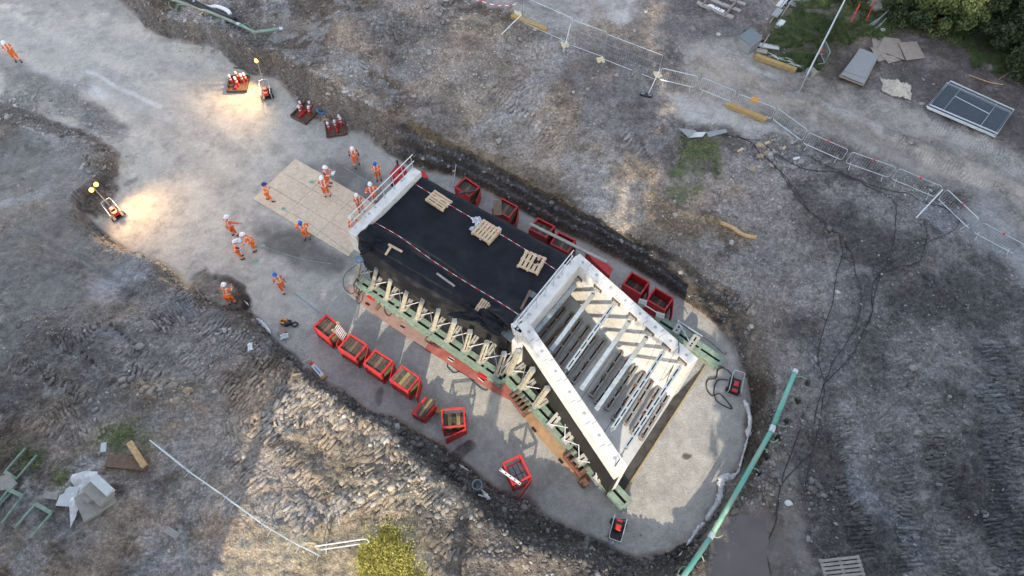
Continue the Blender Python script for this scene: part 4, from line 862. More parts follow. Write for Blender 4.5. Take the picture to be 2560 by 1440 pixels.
p0=P(956,757,.25); p1=P(943,775,.25); m=MB(); m.bar(P(958,752,.28),P(940,774,.2),.16,.12); tag(m.build('timber_block','timber_brown'),'dark brown timber offcut leaning on the pink skid plate','timber')
for i,(u,v) in enumerate(((930,742),(1015,796),(1110,860),(1207,938))):
    p=P(u,v,.25); m=MB(); m.box((p.x,p.y,.2),(.5,.26,.2),-.55,bev=.03); m.box((p.x,p.y,.32),(.2,.14,.06),-.55); tag(m.build('hydraulic_pump','red'),'small red hydraulic hand pump on the skid plate, %s from the left parapet'%['first','second','third','fourth'][i],'pump','red hand pumps along the jacks')
# hoses
def hose(pts,r,label,name='hose',mt='cable',z=.05,sm_=6,zz=None):
    w=[P(u,v,(zz[i] if zz else z)) for i,(u,v) in enumerate(pts)]; m=MB(); m.tube(smooth_path(w,sm_),r,6); return tag(m.build(name,mt,smooth=True),label,'hose')
hose([(895,660),(868,680),(858,700),(862,722),(880,735),(893,720)],.018,'thin grey hose looping out beside the first raking jack',zz=[1.2,.4,.1,.1,.1,.5])
hose([(893,695),(885,712),(888,730),(900,735),(905,715),(893,700),(898,720),(895,738)],.022,'tangle of dark hose at the foot of the first jack',zz=[.8,.5,.2,.2,.4,.7,.4,.2])
hose([(918,720),(900,735),(892,748),(896,760),(905,750),(908,735),(930,730)],.018,'black hose loop hanging over the pink skid plate',zz=[.6,.3,.15,.15,.15,.3,.7])
hose([(975,748),(962,765),(962,780),(972,790),(980,780),(973,765),(985,760)],.018,'black hose coil in front of the third jack',zz=[.6,.3,.15,.15,.2,.3,.6])
hose([(1080,835),(1062,850),(1085,862),(1120,868),(1110,850),(1135,860),(1100,870),(1072,858)],.018,'black hoses snarled across the red plate below the seventh jack',zz=[.7,.2,.15,.2,.3,.2,.15,.15])
hose([(1100,870),(1118,905),(1119,918),(1135,932),(1149,930),(1175,945),(1195,965),(1215,976),(1226,960),(1222,945)],.022,'long black hose trailing over the sunlit gravel beside the red plate')
hose([(1149,930),(1128,912),(1122,895),(1128,880)],.018,'short black hose loop beside the red plate')
hose([(1695,845),(1697,880),(1685,910),(1668,950),(1660,980),(1650,1005)],.022,'black hose hanging over the right wing wall onto the props',zz=[ZT,ZT+.05,3.2,2.0,1.7,1.6])
hose([(1556,1140),(1548,1150),(1538,1165),(1532,1178)],.022,'black hose over the end of the left wing wall',zz=[3.3,ZT+.05,ZT+.05,2.5])
hose([(1800,915),(1822,928),(1835,945),(1835,955)],.03,'black hose running from the green beam to the power pack',zz=[.4,.1,.05,.3])
hose([(1820,950),(1795,950),(1785,975),(1790,1000),(1812,1015),(1830,1020),(1800,985),(1780,990),(1766,970),(1770,950),(1790,945),(1795,925),(1810,918)],.03,'black hose lying in a figure of eight on the gravel beside the power pack',z=.05)
hose([(1690,800),(1730,830),(1770,850),(1810,885),(1815,880)],.022,'black hose draped behind the green beam on the right',z=.3)
hose([(1040,425),(1060,425),(1066,418),(1058,412)],.02,'pale coiled hose end behind the left parapet','hose','green_hose',z=.1)
# ------------------------------------------------------------------ red stillages (steel crates)
def stillage(name,label,W,D,H,solid,open_side,mesh_floor=False,mt='red_bright',door=None,group='red steel crates around the bridge'):
    t=thing(name,label,'crate',(0,0,0),0,group)
    p=.085; m=MB()
    def b_(c,s,nm,mtt=mt,bev=.006):
        q=MB(); q.box(c,s,bev=bev); return q.build(nm,mtt,t)
    for sx in (-1,1):
        for sy in (-1,1): b_((sx*(W-p)/2,sy*(D-p)/2,H/2),(p,p,H),'post')
    for z in (H-p/2,p/2+.08):
        for s in (-1,1):
            b_((0,s*(D-p)/2,z),(W-2*p,p*.98,p),'rail'); b_((s*(W-p)/2,0,z),(p*.98,D-2*p,p),'rail')
    b_((0,0,.13),(W-p,D-p,.05),'base','timber_dark' if not mesh_floor else 'channel_grey')
    if mesh_floor:
        for k in (-1,0,1): b_((k*W/4,0,.165),(.025,D-p*2,.02),'floor_bar','slot_black',0)
        b_((0,0,.165),(W-p*2,.025,.018),'floor_bar','slot_black',0)
    for side in solid:
        dx,dy={'S':(0,-1),'N':(0,1),'E':(1,0),'W':(-1,0)}[side]
        if dx: b_((dx*(W/2-.03),0,H/2),(.02,D-2*p,H-2.6*p),'side_panel')
        else: b_((0,dy*(D/2-.03),H/2),(W-2*p,.02,H-2.6*p),'side_panel')
    b_((0,(D/2-.035),H+.03),(.09,.025,.09),'lifting_lug')
    b_((0,-(D/2-.035),H+.03),(.09,.025,.09),'lifting_lug')
    if door:
        a=R(door); q=MB(); hx=W/2-.02; c=Vector((hx,-D/2-.02,H*.42)); dd=Vector((-math.cos(a),-math.sin(a),0)); e=c+dd*(W-.04)
        q.bar((c.x,c.y,H*.44),(e.x,e.y,H*.44),.03,H*.72); q.build('door',mt,t)
    return t
# local frame: x = W->N edge direction (width .96), y = length 1.14
def place(t,q,H,label=None,z0=0.):
    w=[P(u,v,H+z0) for u,v in q]   # W,N,E,S corners
    c=(w[0]+w[1]+w[2]+w[3])/4; d=((w[1]-w[0])+(w[2]-w[3])).normalized()
    t.location=(c.x,c.y,z0); t.rotation_euler=(0,0,math.atan2(d.y,d.x))
    if label: t['label']=label
    return t
z5=lambda x,y:(720+x/3.79,740+y/3.79); z7=lambda x,y:(840+x/4,340+y/4); zD=lambda x,y:(1500+x/3.6,650+y/3.6); z6=lambda x,y:(980+x/5.538,1000+y/5.538)
HB=1.2
BX={1:[z5(225,300),z5(345,165),z5(530,285),z5(385,405)],2:[z5(465,490),z5(590,355),z5(750,455),z5(640,600)],3:[z5(705,640),z5(830,505),z5(990,605),z5(880,755)],4:[z5(955,795),z5(1075,655),z5(1250,765),z5(1135,910)],
 6:[z5(1465,1265),z5(1460,1050),z5(1660,1035),z5(1680,1255)],7:[z6(1530,880),z6(1790,750),z6(1930,1050),z6(1660,1175)],
 8:[z7(1180,520),z7(1295,410),z7(1445,500),z7(1330,600)],9:[z7(1565,730),z7(1655,612),z7(1825,710),z7(1730,820)],10:[z7(1930,935),z7(2025,805),z7(2195,890),z7(2090,1035)],11:[z7(2135,1080),z7(2230,945),z7(2405,1035),z7(2310,1180)],
 12:[zD(200,220),zD(285,100),zD(455,190),zD(365,315)],13:[zD(415,360),zD(505,240),zD(670,330),zD(580,470)]}
# x axis runs W->N (north-east side), y axis towards the north-west; the long open side faces south-east (-y)
protoA=stillage('steel_crate','x',.96,1.14,HB,'WEN','S',door=25)
LB={1:'bright red steel crate with an aluminium ladder in it, first of four',2:'bright red steel crate second of the row of four',3:'bright red steel crate third of the row of four',4:'bright red steel crate filled to the rim, last of the row of four',
 8:'shade-tinted red steel crate beside the white survey pole, uppermost on the far side',9:'shade-tinted red steel crate with a loose brown board propped on its rim',10:'shade-tinted red steel crate under the end of the long plank',11:'shade-tinted red steel crate against the handrail of the right parapet',12:'shade-tinted red empty looking crate behind the right wing wall',13:'shade-tinted red crate behind the right wing wall beside the clamp block'}
first=True; crates={}
for k in (1,2,3,4,8,9,10,11,12,13):
    t=protoA if first else dup(protoA); first=False; place(t,BX[k],HB,LB[k]); crates[k]=t
    if k>=8:
        for ch in t.children:
            if ch.data.materials and ch.data.materials[0].name=='red_bright': ch.data=ch.data.copy(); ch.data.materials[0]=M['red']  # far crates get a darker red: the bridge's shade put into their colour
t=stillage('steel_crate','bright red steel crate with its door swung open towards the spoil bank',.96,1.14,HB,'','S',door=None)
place(t,BX[6],HB); crates[6]=t
def at_local(t,p): return Matrix.LocRotScale(t.location,t.rotation_euler,(1,1,1))@Vector(p)
# for crate 6 the open door hangs on the south side (local -x)
def door(t,a,bq,h,mt='red_bright'):
    m=MB(); A=at_local(t,a); B_=at_local(t,bq); m.bar(A+Vector((0,0,h/2+.12)),B_+Vector((0,0,h/2+.12)),.03,h); m.build('door',mt,t)
door(t,(-.5,-.57,0),(-.95,.45,0),.85)
t=stillage('steel_crate','empty bright red steel crate with a spirit level across it, nearest the open end',.96,1.14,HB,'W','S',True); place(t,BX[7],HB); crates[7]=t
door(t,(.46,-.6,0),(-.35,-1.05,0),.85)
# timber loads
def timber(t,xs,z,L,w,h,mts,label,rot=0.,ang=0,along='x'):
    for i,x in enumerate(xs):
        c=at_local(t,(x,0,z) if along=='y' else (0,x,z)); m=MB(); rz=t.rotation_euler[2]+(math.pi/2 if along=='y' else 0)+random.uniform(-.03,.03)+ang
        m.box(tuple(c),(L,w,h),rz,bev=.012); o=m.build('timber_baulk',mts[i%len(mts)]); tag(o,label,'timber','timber baulks in the crates')
tl={1:('dark timber baulk in the crate that holds the ladder',.98),2:('dark timber baulk filling the second crate of the row',1.02),3:('dark timber baulk filling the third crate of the row',1.02),4:('dark timber baulk filling the last crate of the row',1.1),
 6:('timber baulk in the crate with the open door',.6),8:('dark timber baulk in the uppermost shade-tinted red crate',.9),9:('dark timber baulk in the crate with the loose board',.95),10:('timber baulk in the crate under the long plank',.85),11:('timber baulk in the crate against the handrail',.9),12:('dark timber baulk low in the crate behind the wing wall',.45),13:('dark timber baulk low in the crate beside the clamp block',.45)}
for k,(lb,z) in tl.items():
    mts=['timber_dark','timber_dark','timber_brown','timber_dark','timber_dark'] if k not in (6,4,10) else (['timber_dark','timber_olive','timber_dark','timber_olive','timber_dark'] if k==6 else ['timber_brown','timber_dark','timber_brown','timber_dark'])
    if k==4: mts=['timber_dark','timber_brown','timber_olive','timber_dark','timber_brown']
    if k==6: timber(crates[k],[-.42,-.21,0,.21,.42],z,.78,.19,.2,mts,lb,along='x'); continue
    xs=[-.42,-.21,0.,.21,.42]
    timber(crates[k],xs,z,.76,.195,.2,mts,lb,along='x')
    timber(crates[k],[-.42,-.42,-.42],0,.76,.19,.2,mts,lb,along='x') if False else None
    for zz in np.arange(z-.22,.2,-.22):
        timber(crates[k],[-.42],float(zz),.76,.19,.2,[random.choice(['timber_dark','timber_olive','timber_brown'])],lb,along='x')
# loose board on crate 9, diagonal pieces on crate 8
p=[P(u,v,HB+.18) for u,v in (z7(1572,632),z7(1655,630),z7(1657,778),z7(1575,782))]; m=MB(); m.hexa([down(q,HB+.02) for q in p[::-1]],[down(q,HB+.08) for q in p[::-1]]); tag(m.build('loose_board','timber_brown'),'loose reddish brown board resting on the rim of a shade-tinted red crate','board')
m=MB(); m.bar(P(*z7(1235,572),HB+.06),P(*z7(1410,545),HB+.06),.09,.07); tag(m.build('loose_baulk','timber_dark'),'dark baulk lying diagonally over the uppermost shade-tinted red crate','timber')
m=MB(); m.bar(P(*z7(1945,880),HB+.35),P(1517,655,HB+1.9),.17,.06); tag(m.build('scaffold_plank','pallet_grey'),'long pale plank bridging the shade-tinted red crates and passing behind the wing wall','plank')
# ladder in crate 1
def ladder():
    a0,a1=P(*z5(425,325),1.75),P(*z5(470,255),1.75); b0,b1=P(*z5(520,425),.75),P(*z5(560,360),.75)
    t=thing('ladder','short aluminium ladder with yellow feet standing in the first red crate','ladder',(b0.x,b0.y,b0.z))
    for a,q in ((a0,b0),(a1,b1)):
        m=MB(); m.bar(a,q,.04,.04); m.build('stile','strut_grey',t); m=MB(); m.box(tuple(a),(.12,.12,.1),.7); m.build('foot','beam_yellow',t)
    for k in range(8): m=MB(); m.bar(a0.lerp(b0,(k+.5)/8),a1.lerp(b1,(k+.5)/8),.045,.03); m.build('rung','rail_white',t)
ladder()
m=MB(); m.bar(P(*z6(1495,960),HB+.04),P(*z6(1780,1165),HB+.04),.12,.05,mi=0)
a,e=P(*z6(1495,960),HB+.067),P(*z6(1780,1165),HB+.067)
for q in (.04,.28,.5,.72,.95): m.bar(a.lerp(e,q-.03),a.lerp(e,q+.03),.05,.006,mi=1)
tag(m.build('spirit_level',['rail_white','slot_black']),'long white spirit level lying across the empty red crate','spirit level')
# small red toolbox with timbers (5)
q5=[z5(1170,1110),z5(1300,962),z5(1405,1045),z5(1285,1165)]; w=[P(u,v,.72) for u,v in q5]
t=thing('tool_box','low red steel box with timbers laid across it beside the open crate','box',((w[0].x+w[2].x)/2,(w[0].y+w[2].y)/2,0),0)
m=MB(); m.hexa([down(p,.02) for p in (w[0],w[3],w[2],w[1])],[down(p,.68) for p in (w[0],w[3],w[2],w[1])]); m.build('body','red_bright',t)
m=MB(); c=sum(w,Vector())/4; m.hexa([down(c.lerp(p,1.06),.68) for p in (w[0],w[3],w[2],w[1])],[down(c.lerp(p,1.06),.74) for p in (w[0],w[3],w[2],w[1])]); m.build('lid','red_bright',t)
for k,(x0,y0,x1,y1,mt_) in enumerate(((1230,1120,1345,965,'timber_dark'),(1250,1135,1365,980,'timber_olive'),(1268,1150,1388,990,'timber_dark'))):
    m=MB(); m.bar(P(*z5(x0,y0),.84),P(*z5(x1,y1),.84),.14,.12); tag(m.build('timber_baulk',mt_),['dark baulk on the low red box, nearest the row of crates','olive stained baulk in the middle of the low red box','dark baulk on the low red box, nearest the open crate'][k],'timber','baulks on the low red box')
m=MB(); m.bar(P(1090,1024,.35),P(1107,1026,.35),.3,.06); tag(m.build('timber_wedge','beam_yellow'),'pale yellow timber wedge poking out between the low box and the open crate','timber')
# red plant behind the parapet and behind the wing wall
def rbox(px,z,h,label,name='tool_box',z0=0,mt='red'):
    w=[P(u,v,z) for u,v in px]; m=MB(); polyprism(m,w,z0,z); t=thing(name,label,'box',(w[0].x,w[0].y,z0)); m.build('body',mt,t); m=MB(); c=sum(w,Vector())/len(w); polyprism(m,[c.lerp(p,1.05) for p in w],z,z+.05); m.build('lid',mt,t); return t
rbox([(1465,628),(1482,652),(1523,690),(1530,672),(1496,640)],1.5,1.5,'crimson steel box half hidden behind the right wing wall')
t=rbox([(1050,430),(1058,447),(1070,445),(1062,428)],.8,.8,'small crimson box behind the far end of the left parapet')
w=[P(u,v,1.1) for u,v in ((974,435),(990,412),(1015,422),(1003,452))]
t=thing('generator','crimson mobile generator standing behind the left parapet handrail','generator',(w[0].x,w[0].y,0)); m=MB(); polyprism(m,w,.15,1.1); m.build('body','red',t)
m=MB(); polyprism(m,[w[1].lerp(w[3],.2),w[1].lerp(w[2],.4),w[1].lerp(w[2],.9),w[1].lerp(w[3],.55)],1.1,1.28); m.build('engine_cowl','red',t)
m=MB(); p=w[1].lerp(w[2],.2); m.tube([down(p,1.1),down(p,1.55)],.06,8); m.build('exhaust','black_paint',t)
for p in (w[0],w[3]): m=MB(); m.box((p.x,p.y,.15),(.18,.18,.26),.5,bev=.05); m.build('wheel','black_rubber',t)
# survey pole
m=MB(); m.tube([P(1132.5,465,.1),P(1140,412,1.9)],.025,6,mi=0); pp=P(1134.5,428,1.4); m.lathe([(.07,-.04),(.09,0),(.07,.04)],tuple(pp),10,mi=1); tag(m.build('survey_pole',['rail_white','beam_yellow']),'thin white survey pole with a yellow target beside the shade-tinted red crates','pole')
# ------------------------------------------------------------------ trays with bollard pins
def tray(q,rz,pins,label,H=.22,wd=1.25,ln_=1.35):
    p=G(*q); t=thing('bollard_tray',label,'tray',(p.x,p.y,0.02),rz,'steel trays of red bollards')
    mw=Matrix.LocRotScale(t.location,t.rotation_euler,(1,1,1))
    def b_(c,s,nm,mt): m=MB(); m.box(tuple(mw@Vector(c)),s,rz,bev=.008); m.build(nm,mt,t)
    b_((0,0,.05),(wd,ln_,.06),'base','rust_tray')
    for s in (-1,1): b_((s*wd/2,0,.12),(.06,ln_,.2),'rim','rust_tray'); b_((0,s*ln_/2,.12),(wd-.06,.06,.2),'rim','rust_tray')
    for x,y in pins:
        c=mw@Vector((x,y,0)); m=MB(); lean=Vector((random.uniform(-.05,.05),random.uniform(-.05,.05),0))
        m.tube([c+Vector((0,0,.08)),c+lean+Vector((0,0,.62))],.075,9); m.build('bollard','red_bright',t)
        m=MB(); m.tube([c+lean+Vector((0,0,.62)),c+lean*1.4+Vector((0,0,.78)),c+lean*1.5+Vector((0,0,.82))],[.078,.078,.03],9); m.build('white_cap','white_plastic',t)
        m=MB(); m.tube([c+lean*.7+Vector((0,0,.42)),c+lean*.8+Vector((0,0,.50))],.079,9); m.build('reflective_band','white_plastic',t)
    b_((pins[0][0]*.2,0,.16),(.12,ln_*.7,.14),'crossbar','red')
tray((597,213),.05,[(-.42,.12),(.0,.45),(.35,.15),(.05,-.15),(.55,.25)],'rusty tray with five red bollards nearest the floodlight in the road')
tray((764,287),-.55,[(-.35,.2),(.1,.5),(-.15,-.15),(.3,.1)],'rusty tray with four red bollards beside the coil of blue rope')
tray((841,322),.22,[(.3,.35),(.35,.1),(.0,-.05),(-.4,-.1)],'rusty tray with four red bollards closest to the bridge')
# blue rope coil
c=G(806,281); m=MB(); 
for k in range(4): m.tube([c+Vector((math.cos(a*.45+k)*(.13+.04*k),math.sin(a*.45+k)*(.13+.04*k),.05+.05*k+.02*math.sin(a))) for a in range(14)],.028,6,closed=True)
tag(m.build('rope_coil','blue_plastic',smooth=True),'bright blue coil of rope on the gravel between two bollard trays','rope')
m=MB(); m.bar(G(585,171,.05),G(607,172,.05),.06,.05); tag(m.build('steel_bar','timber_dark'),'short dark bar lying by the tray near the road floodlight','bar')
# ------------------------------------------------------------------ lighting trolleys
def trolley(foot,rz,label,head=None,boxcol='red_bright',s=1.):
    p=G(*foot); t=thing('light_trolley',label,'trolley',(p.x,p.y,p.z),rz,'red and black wheeled power units')
    mw=Matrix.LocRotScale(t.location,t.rotation_euler,(1,1,1))
    def V(*c): return mw@(Vector(c)*s)
    def bb(c,sz,nm,mt,bev=.02): m=MB(); m.box(tuple(V(*c)),tuple(a*s for a in sz),rz,bev=bev); m.build(nm,mt,t)
    bb((0,0,.12),(.62,.95,.06),'base','black_paint')
    bb((0,-.12,.36),(.34,.42,.36),'engine','black_paint'); bb((0,-.02,.58),(.26,.30,.10),'tank',boxcol,.04); bb((0,-.34,.40),(.30,.16,.26),'cover',boxcol,.04)
    for sx in (-1,1):
        m=MB(); m.tube([V(sx*.3,-.5,.12),V(sx*.3,-.5,.62),V(sx*.3,.45,.62),V(sx*.26,.62,.75),V(sx*.26,.62,.2)],.022*s,6); m.build('frame','galv',t)
        m=MB(); m.tube([V(sx*.33,-.30,.13),V(sx*.40,-.30,.13)],.13*s,12); m.build('wheel','black_rubber',t)
    m=MB(); m.tube([V(-.26,.62,.75),V(.26,.62,.75)],.022*s,6); m.build('handle','galv',t)
    if head:
        (u,v,z)=head; h=P(u,v,z); b0=V(0,.35,.5)
        m=MB(); m.tube([b0,b0.lerp(h,.5)],.03,8); m.tube([b0.lerp(h,.5),h],.018,8); m.build('mast','strut_grey',t)
        return t,h
    return t,None
def lamp_head(t,h,aim,n):
    d=(aim-h).normalized(); r=d.cross(Vector((0,0,1))).normalized()
    for k in range(n):
        c=h+r*((k-(n-1)/2)*.42)
        f=MB(); f.bar(c-d*.10,c-d*.01,.24,.20); hs=f.build('lamp_housing','black_paint',t)
        g=MB(); g.lathe([(.02,-.13),(.09,-.10),(.13,0),(.09,.10),(.02,.13)],tuple(c+d*.05),12); g.build('lamp_globe','lamp_glow',hs,True)
        ld=bpy.data.lights.new('floodlight','SPOT'); ld.energy=LAMP*(2 if n>1 else 4.5)*.75; ld.color=(1,.60,.27); ld.spot_size=R(140); ld.spot_blend=1.; ld.shadow_soft_size=.25
        lo=bpy.data.objects.new('floodlight_beam',ld); COL.objects.link(lo); lo.location=c+d*.22; lo.rotation_euler=d.to_track_quat('-Z','Y').to_euler(); 
LAMP=150
def zfor(foot,u,v):  # height of a vertical mast above the foot that meets the head pixel
    best=None
    for z in np.arange(1.5,6,.05):
        q=P(u,v,float(z)); d=(q.xy-foot.xy).length
        if best is None or d<best[0]: best=(d,float(z))
    return best[1]
f1=G(272,512); z1=zfor(f1,235,470)
t,h=trolley((292,536),.75,'wheeled floodlight unit lit beside the dug out corner of the bank',(232,467,z1)); lamp_head(t,h,P(560,610,0),2)
f2=G(655,205); z2=zfor(f2,642,150)
t,h=trolley((669,238),.25,'wheeled floodlight unit lit at the top edge of the haul road',(642,150,z2)); lamp_head(t,h,P(500,330,0),1)
trolley((1834,968),-.35,'red and black power pack at the right edge of the pit joined to looping hose',s=.95)
trolley((1541,1325),2.8,'red and black power pack with hoses near the lower edge of the pit',s=.95)
hose([(1540,1312),(1556,1300),(1566,1302),(1558,1316),(1545,1320)],.035,'black hose coiled on the power pack near the lower edge of the pit',z=.3)
# ------------------------------------------------------------------ plywood sheets
za=lambda x,y:(600+x/4,340+y/4)
A=P(*za(130,630)); B_=P(*za(555,230)); du=(B_-A); e1=(P(*za(1170,1260))-A).normalized(); u1=du.normalized()
names=[]
rows=[(0,0),(1,0),(2,0)]
k=0
zp=.02
for r_ in range(3):
    off=[0,-.0,.35][r_]*0
    x=0.; c_=0
    lens=[[2.44,2.44,2.44],[2.44,2.44,2.44],[2.44,2.44,2.6]][r_]
    start=[0,0,0][r_]
    for c_,L in enumerate(lens):
        o=A+u1*(r_*1.22+.01)+e1*(x+.01); q=[o,o+e1*(L-.02),o+e1*(L-.02)+u1*1.2,o+u1*1.2]
        m=MB(); polyprism(m,q,zp,zp+.02+.0*c_); ob=m.build('plywood_sheet','ply'); k+=1
        tag(ob,'pale plywood sheet on the gravel, %s row from the bottom, %s from the left'%(['first','second','third'][r_],['first','second','third'][c_]),'plywood sheet','plywood sheets laid in front of the bridge')
        if c_<2:
            mm=MB(); ctr=o+e1*(L-.01)+u1*.6; mm.box((ctr.x,ctr.y,zp+.022),(.06,1.0,.003),math.atan2(e1.y,e1.x))
            
        x+=L
def paintline(pts,w,label,mt,z=.045):
    wpt=[P(u,v,z) for u,v in pts]; m=MB()
    for a,c in zip(wpt,wpt[1:]): m.bar(a,c,w,.002)
    return struct(tag(m.build('ground_marking',mt),None,None))
mat('spray_green',(.20,.36,.26),.8,var=.3); mat('spray_blue',(.16,.28,.36),.9,var=.3)
paintline([(706,522),(760,550),(830,600),(893,645)],.03,'',  'spray_green'); paintline([(780,455),(830,487),(880,520)],.03,'','spray_green'); paintline([(782,458),(790,450)],.05,'','spray_green')
def gmark(pts,w,mt):
    g=drape([G(u,v) for u,v in pts],.016,.3); m=MB()
    for a,c in zip(g,g[1:]): m.bar(a,c,w,.003)
    struct(m.build('ground_marking',mt))
gmark([(655,615),(700,632),(760,650),(830,660)],.03,'spray_green'); gmark([(735,733),(770,760),(800,785)],.05,'spray_blue'); gmark([(860,418),(890,437),(930,460)],.03,'spray_green')
for (u,v) in ((656,614),(639,651)):
    p=P(u,v,.012); m=MB(); m.lathe([(.13,0),(.12,.003)],tuple(p),9,sx=1.3); struct(m.build('ground_marking','spray_green'))
for (u,v) in ((779,455),(708,522)):
    p=P(u,v,.045); m=MB(); m.lathe([(.12,0),(.11,.003)],tuple(p),9,sx=1.2); struct(m.build('ground_marking','spray_green'))
# ------------------------------------------------------------------ pallets, timbers and tape on the deck
def pallet(q,z,label,mt='pallet_wood',n=7,group='pallets',lw_=1.2,ww=.8):
    w=[P(u,v,z+.14) for u,v in q]; c=sum(w,Vector())/4; d=((w[1]-w[0])+(w[2]-w[3])).normalized(); rz=math.atan2(d.y,d.x)
    t=thing('pallet',label,'pallet',(c.x,c.y,z),rz,group); mw=Matrix.LocRotScale(t.location,t.rotation_euler,(1,1,1))
    def b_(c_,s,nm): m=MB(); m.box(tuple(mw@Vector(c_)),s,rz+random.uniform(-.01,.01),bev=.004); m.build(nm,mt,t)
    for k in range(n): b_((0,-ww/2+ww*(k+.5)/n,.135),(lw_,ww/n*.70,.02),'deck_board')
    for x in (-lw_/2+.07,0,lw_/2-.07):
        b_((x,0,.112),(.13,ww,.022),'cross_board'); 
        for y in (-ww/2+.06,0,ww/2-.06): b_((x,y,.062),(.13,.10,.075),'block')
    for y in (-ww/2+.06,0,ww/2-.06): b_((0,y,.014),(lw_,.10,.022),'bottom_board')
    return t
zq=lambda x,y:(840+x/4.8,560+y/4.8)
pallet([z7(980,530),z7(1160,650),z7(1075,750),z7(895,635)],4.05,'pale wooden pallet on the membrane nearest the left parapet',n=5,group='pallets on the bridge deck')
pallet([z7(1350,960),z7(1460,838),z7(1655,955),z7(1540,1080)],4.03,'lower pale pallet of the film wrapped pair',n=6,group='pallets on the bridge deck',lw_=1.0,ww=1.15)
pallet([z7(1352,952),z7(1462,830),z7(1657,945),z7(1542,1070)],4.19,'upper pale pallet of the film wrapped pair',n=6,group='pallets on the bridge deck',lw_=1.0,ww=1.15)
pallet([z7(1825,1278),z7(1925,1132),z7(2068,1240),z7(2010,1388)],4.05,'pale slatted pallet beside the right parapet handrail',n=5,group='pallets on the bridge deck',lw_=1.05,ww=1.15)
pallet([zq(1665,1050),zq(1760,905),zq(1925,1010),zq(1830,1140)],4.04,'pale pallet half tucked under the membrane fold',n=8,group='pallets on the bridge deck',lw_=.95,ww=.95)
# crumpled film
def crumple(name,ctr,rx,ry,h,mt,label,cat,rz=0.,seed=1,nu=26,nv=20,ragged=.25):
    def fn(i,j):
        x,y=(i-.5)*2,(j-.5)*2; r=mn.noise(Vector((x*2+seed,y*2,seed*3.1))); r2=mn.noise(Vector((x*6+seed,y*6,seed)))
        e=1+ragged*mn.noise(Vector((math.atan2(y,x)*1.5,seed,0)))*2
        X,Y=x*rx*e,y*ry*e; z=h*max(0,(1-x*x)*(1-y*y))*(.6+r)+abs(r2)*h*.5
        return (ctr.x+X*math.cos(rz)-Y*math.sin(rz),ctr.y+X*math.sin(rz)+Y*math.cos(rz),ctr.z+.01+max(0,z))
    m=MB(); m.grid(fn,nu,nv,thick=.008); return tag(m.build(name,mt,smooth=True),label,cat)
crumple('membrane_fold',P(1205,795,4.05),1.15,.42,.42,'membrane','bunched fold of black membrane at the near right corner of the deck','membrane',-.45,6,40,26,.3)
crumple('membrane_fold',P(1345,650,4.0),.35,.8,.25,'membrane','bunched fold of black membrane beside the pallet by the right parapet','membrane',-.5,16,30,30,.3)
crumple('membrane_fold',P(930,612,4.02),.5,.4,.35,'membrane','bunched fold of black membrane at the near end of the left parapet','membrane',.2,26,30,26,.3)
crumple('plastic_film',P(1194,555,4.2),.22,.32,.2,'film','crumpled clear film bunched at the corner of the wrapped pallets','film',.4,3)
crumple('plastic_film',P(1182,572,4.15),.14,.12,.15,'film','small twist of clear film by the wrapped pallets','film',.4,5)
crumple('plastic_film',P(1245,573,4.2),.14,.12,.1,'film','torn film at the right corner of the wrapped pallets','film',.4,8)
def plank(a,c,w,h,label,mt='pallet_wood',name='plank'):
    m=MB(); m.bar(a,c,w,h); return tag(m.build(name,mt),label,'plank')
plank(P(*zq(630,245),4.12),P(*zq(795,335),4.12),.12,.06,'pale plank forming the top of the loose timber tee on the membrane','pallet_wood')
plank(P(*zq(660,270),4.2),P(*zq(595,370),4.2),.11,.06,'short pale timber crossing under the loose plank on the membrane','pallet_wood')
plank(P(*zq(1210,592),4.13),P(*zq(1422,748),4.13),.10,.06,'long pale plank holding down the membrane fold','pallet_grey')
plank(P(*zq(1950,1030),4.12),P(*zq(2000,1060),4.12),.03,.03,'thin white batten beside the half buried pallet','rail_white')
zA=lambda x,y:(1100+x/4.8,700+y/4.8)
plank(P(*zA(1085,125),4.1),P(*zA(970,355),4.1),.12,.06,'reddish brown plank near the right parapet','timber_brown')
m=MB(); m.hexa([down(P(*q,4.03),4.02) for q in (zA(1110,130),zA(1160,165),zA(1110,215),zA(1065,190))][::-1],[down(P(*q,4.03),4.035) for q in (zA(1110,130),zA(1160,165),zA(1110,215),zA(1065,190))][::-1]); tag(m.build('slate_sheet','slate'),'small grey slate sheet by the reddish plank','sheet')
def tape(pts,label,r=.011):
    w=smooth_path([P(u,v,z) for u,v,z in pts],14); out=[w[0]]; L=0; m=MB(); seg=[]; cur=[w[0]]; col=0
    for a,c in zip(w,w[1:]):
        L+=(c-a).length; cur.append(c)
        if L>.22: m.tube(cur,r,5,mi=col,cap=False); cur=[c]; L=0; col=1-col
    if len(cur)>1: m.tube(cur,r,5,mi=col,cap=False)
    return tag(m.build('barrier_tape',['tape_red','tape_white']),label,'barrier tape')
tape([(1033,457,4.95),(1090,492,4.65),(1180,545,4.5),(1250,585,4.5),(1320,628,4.55),(1392,676,4.95)],'red and white barrier tape strung along the far edge of the deck')
tape([(937,556,4.9),(1000,592,4.7),(1080,650,4.5),(1160,702,4.45),(1240,750,4.55),(1302,790,4.9)],'red and white barrier tape strung diagonally across the middle of the deck')
tape([(1150,-15,2.8),(1200,2,3.3),(1240,13,3.2),(1268,14,3.1),(1292,10,3.3)],'sagging red and white tape at the top of the site',.03)
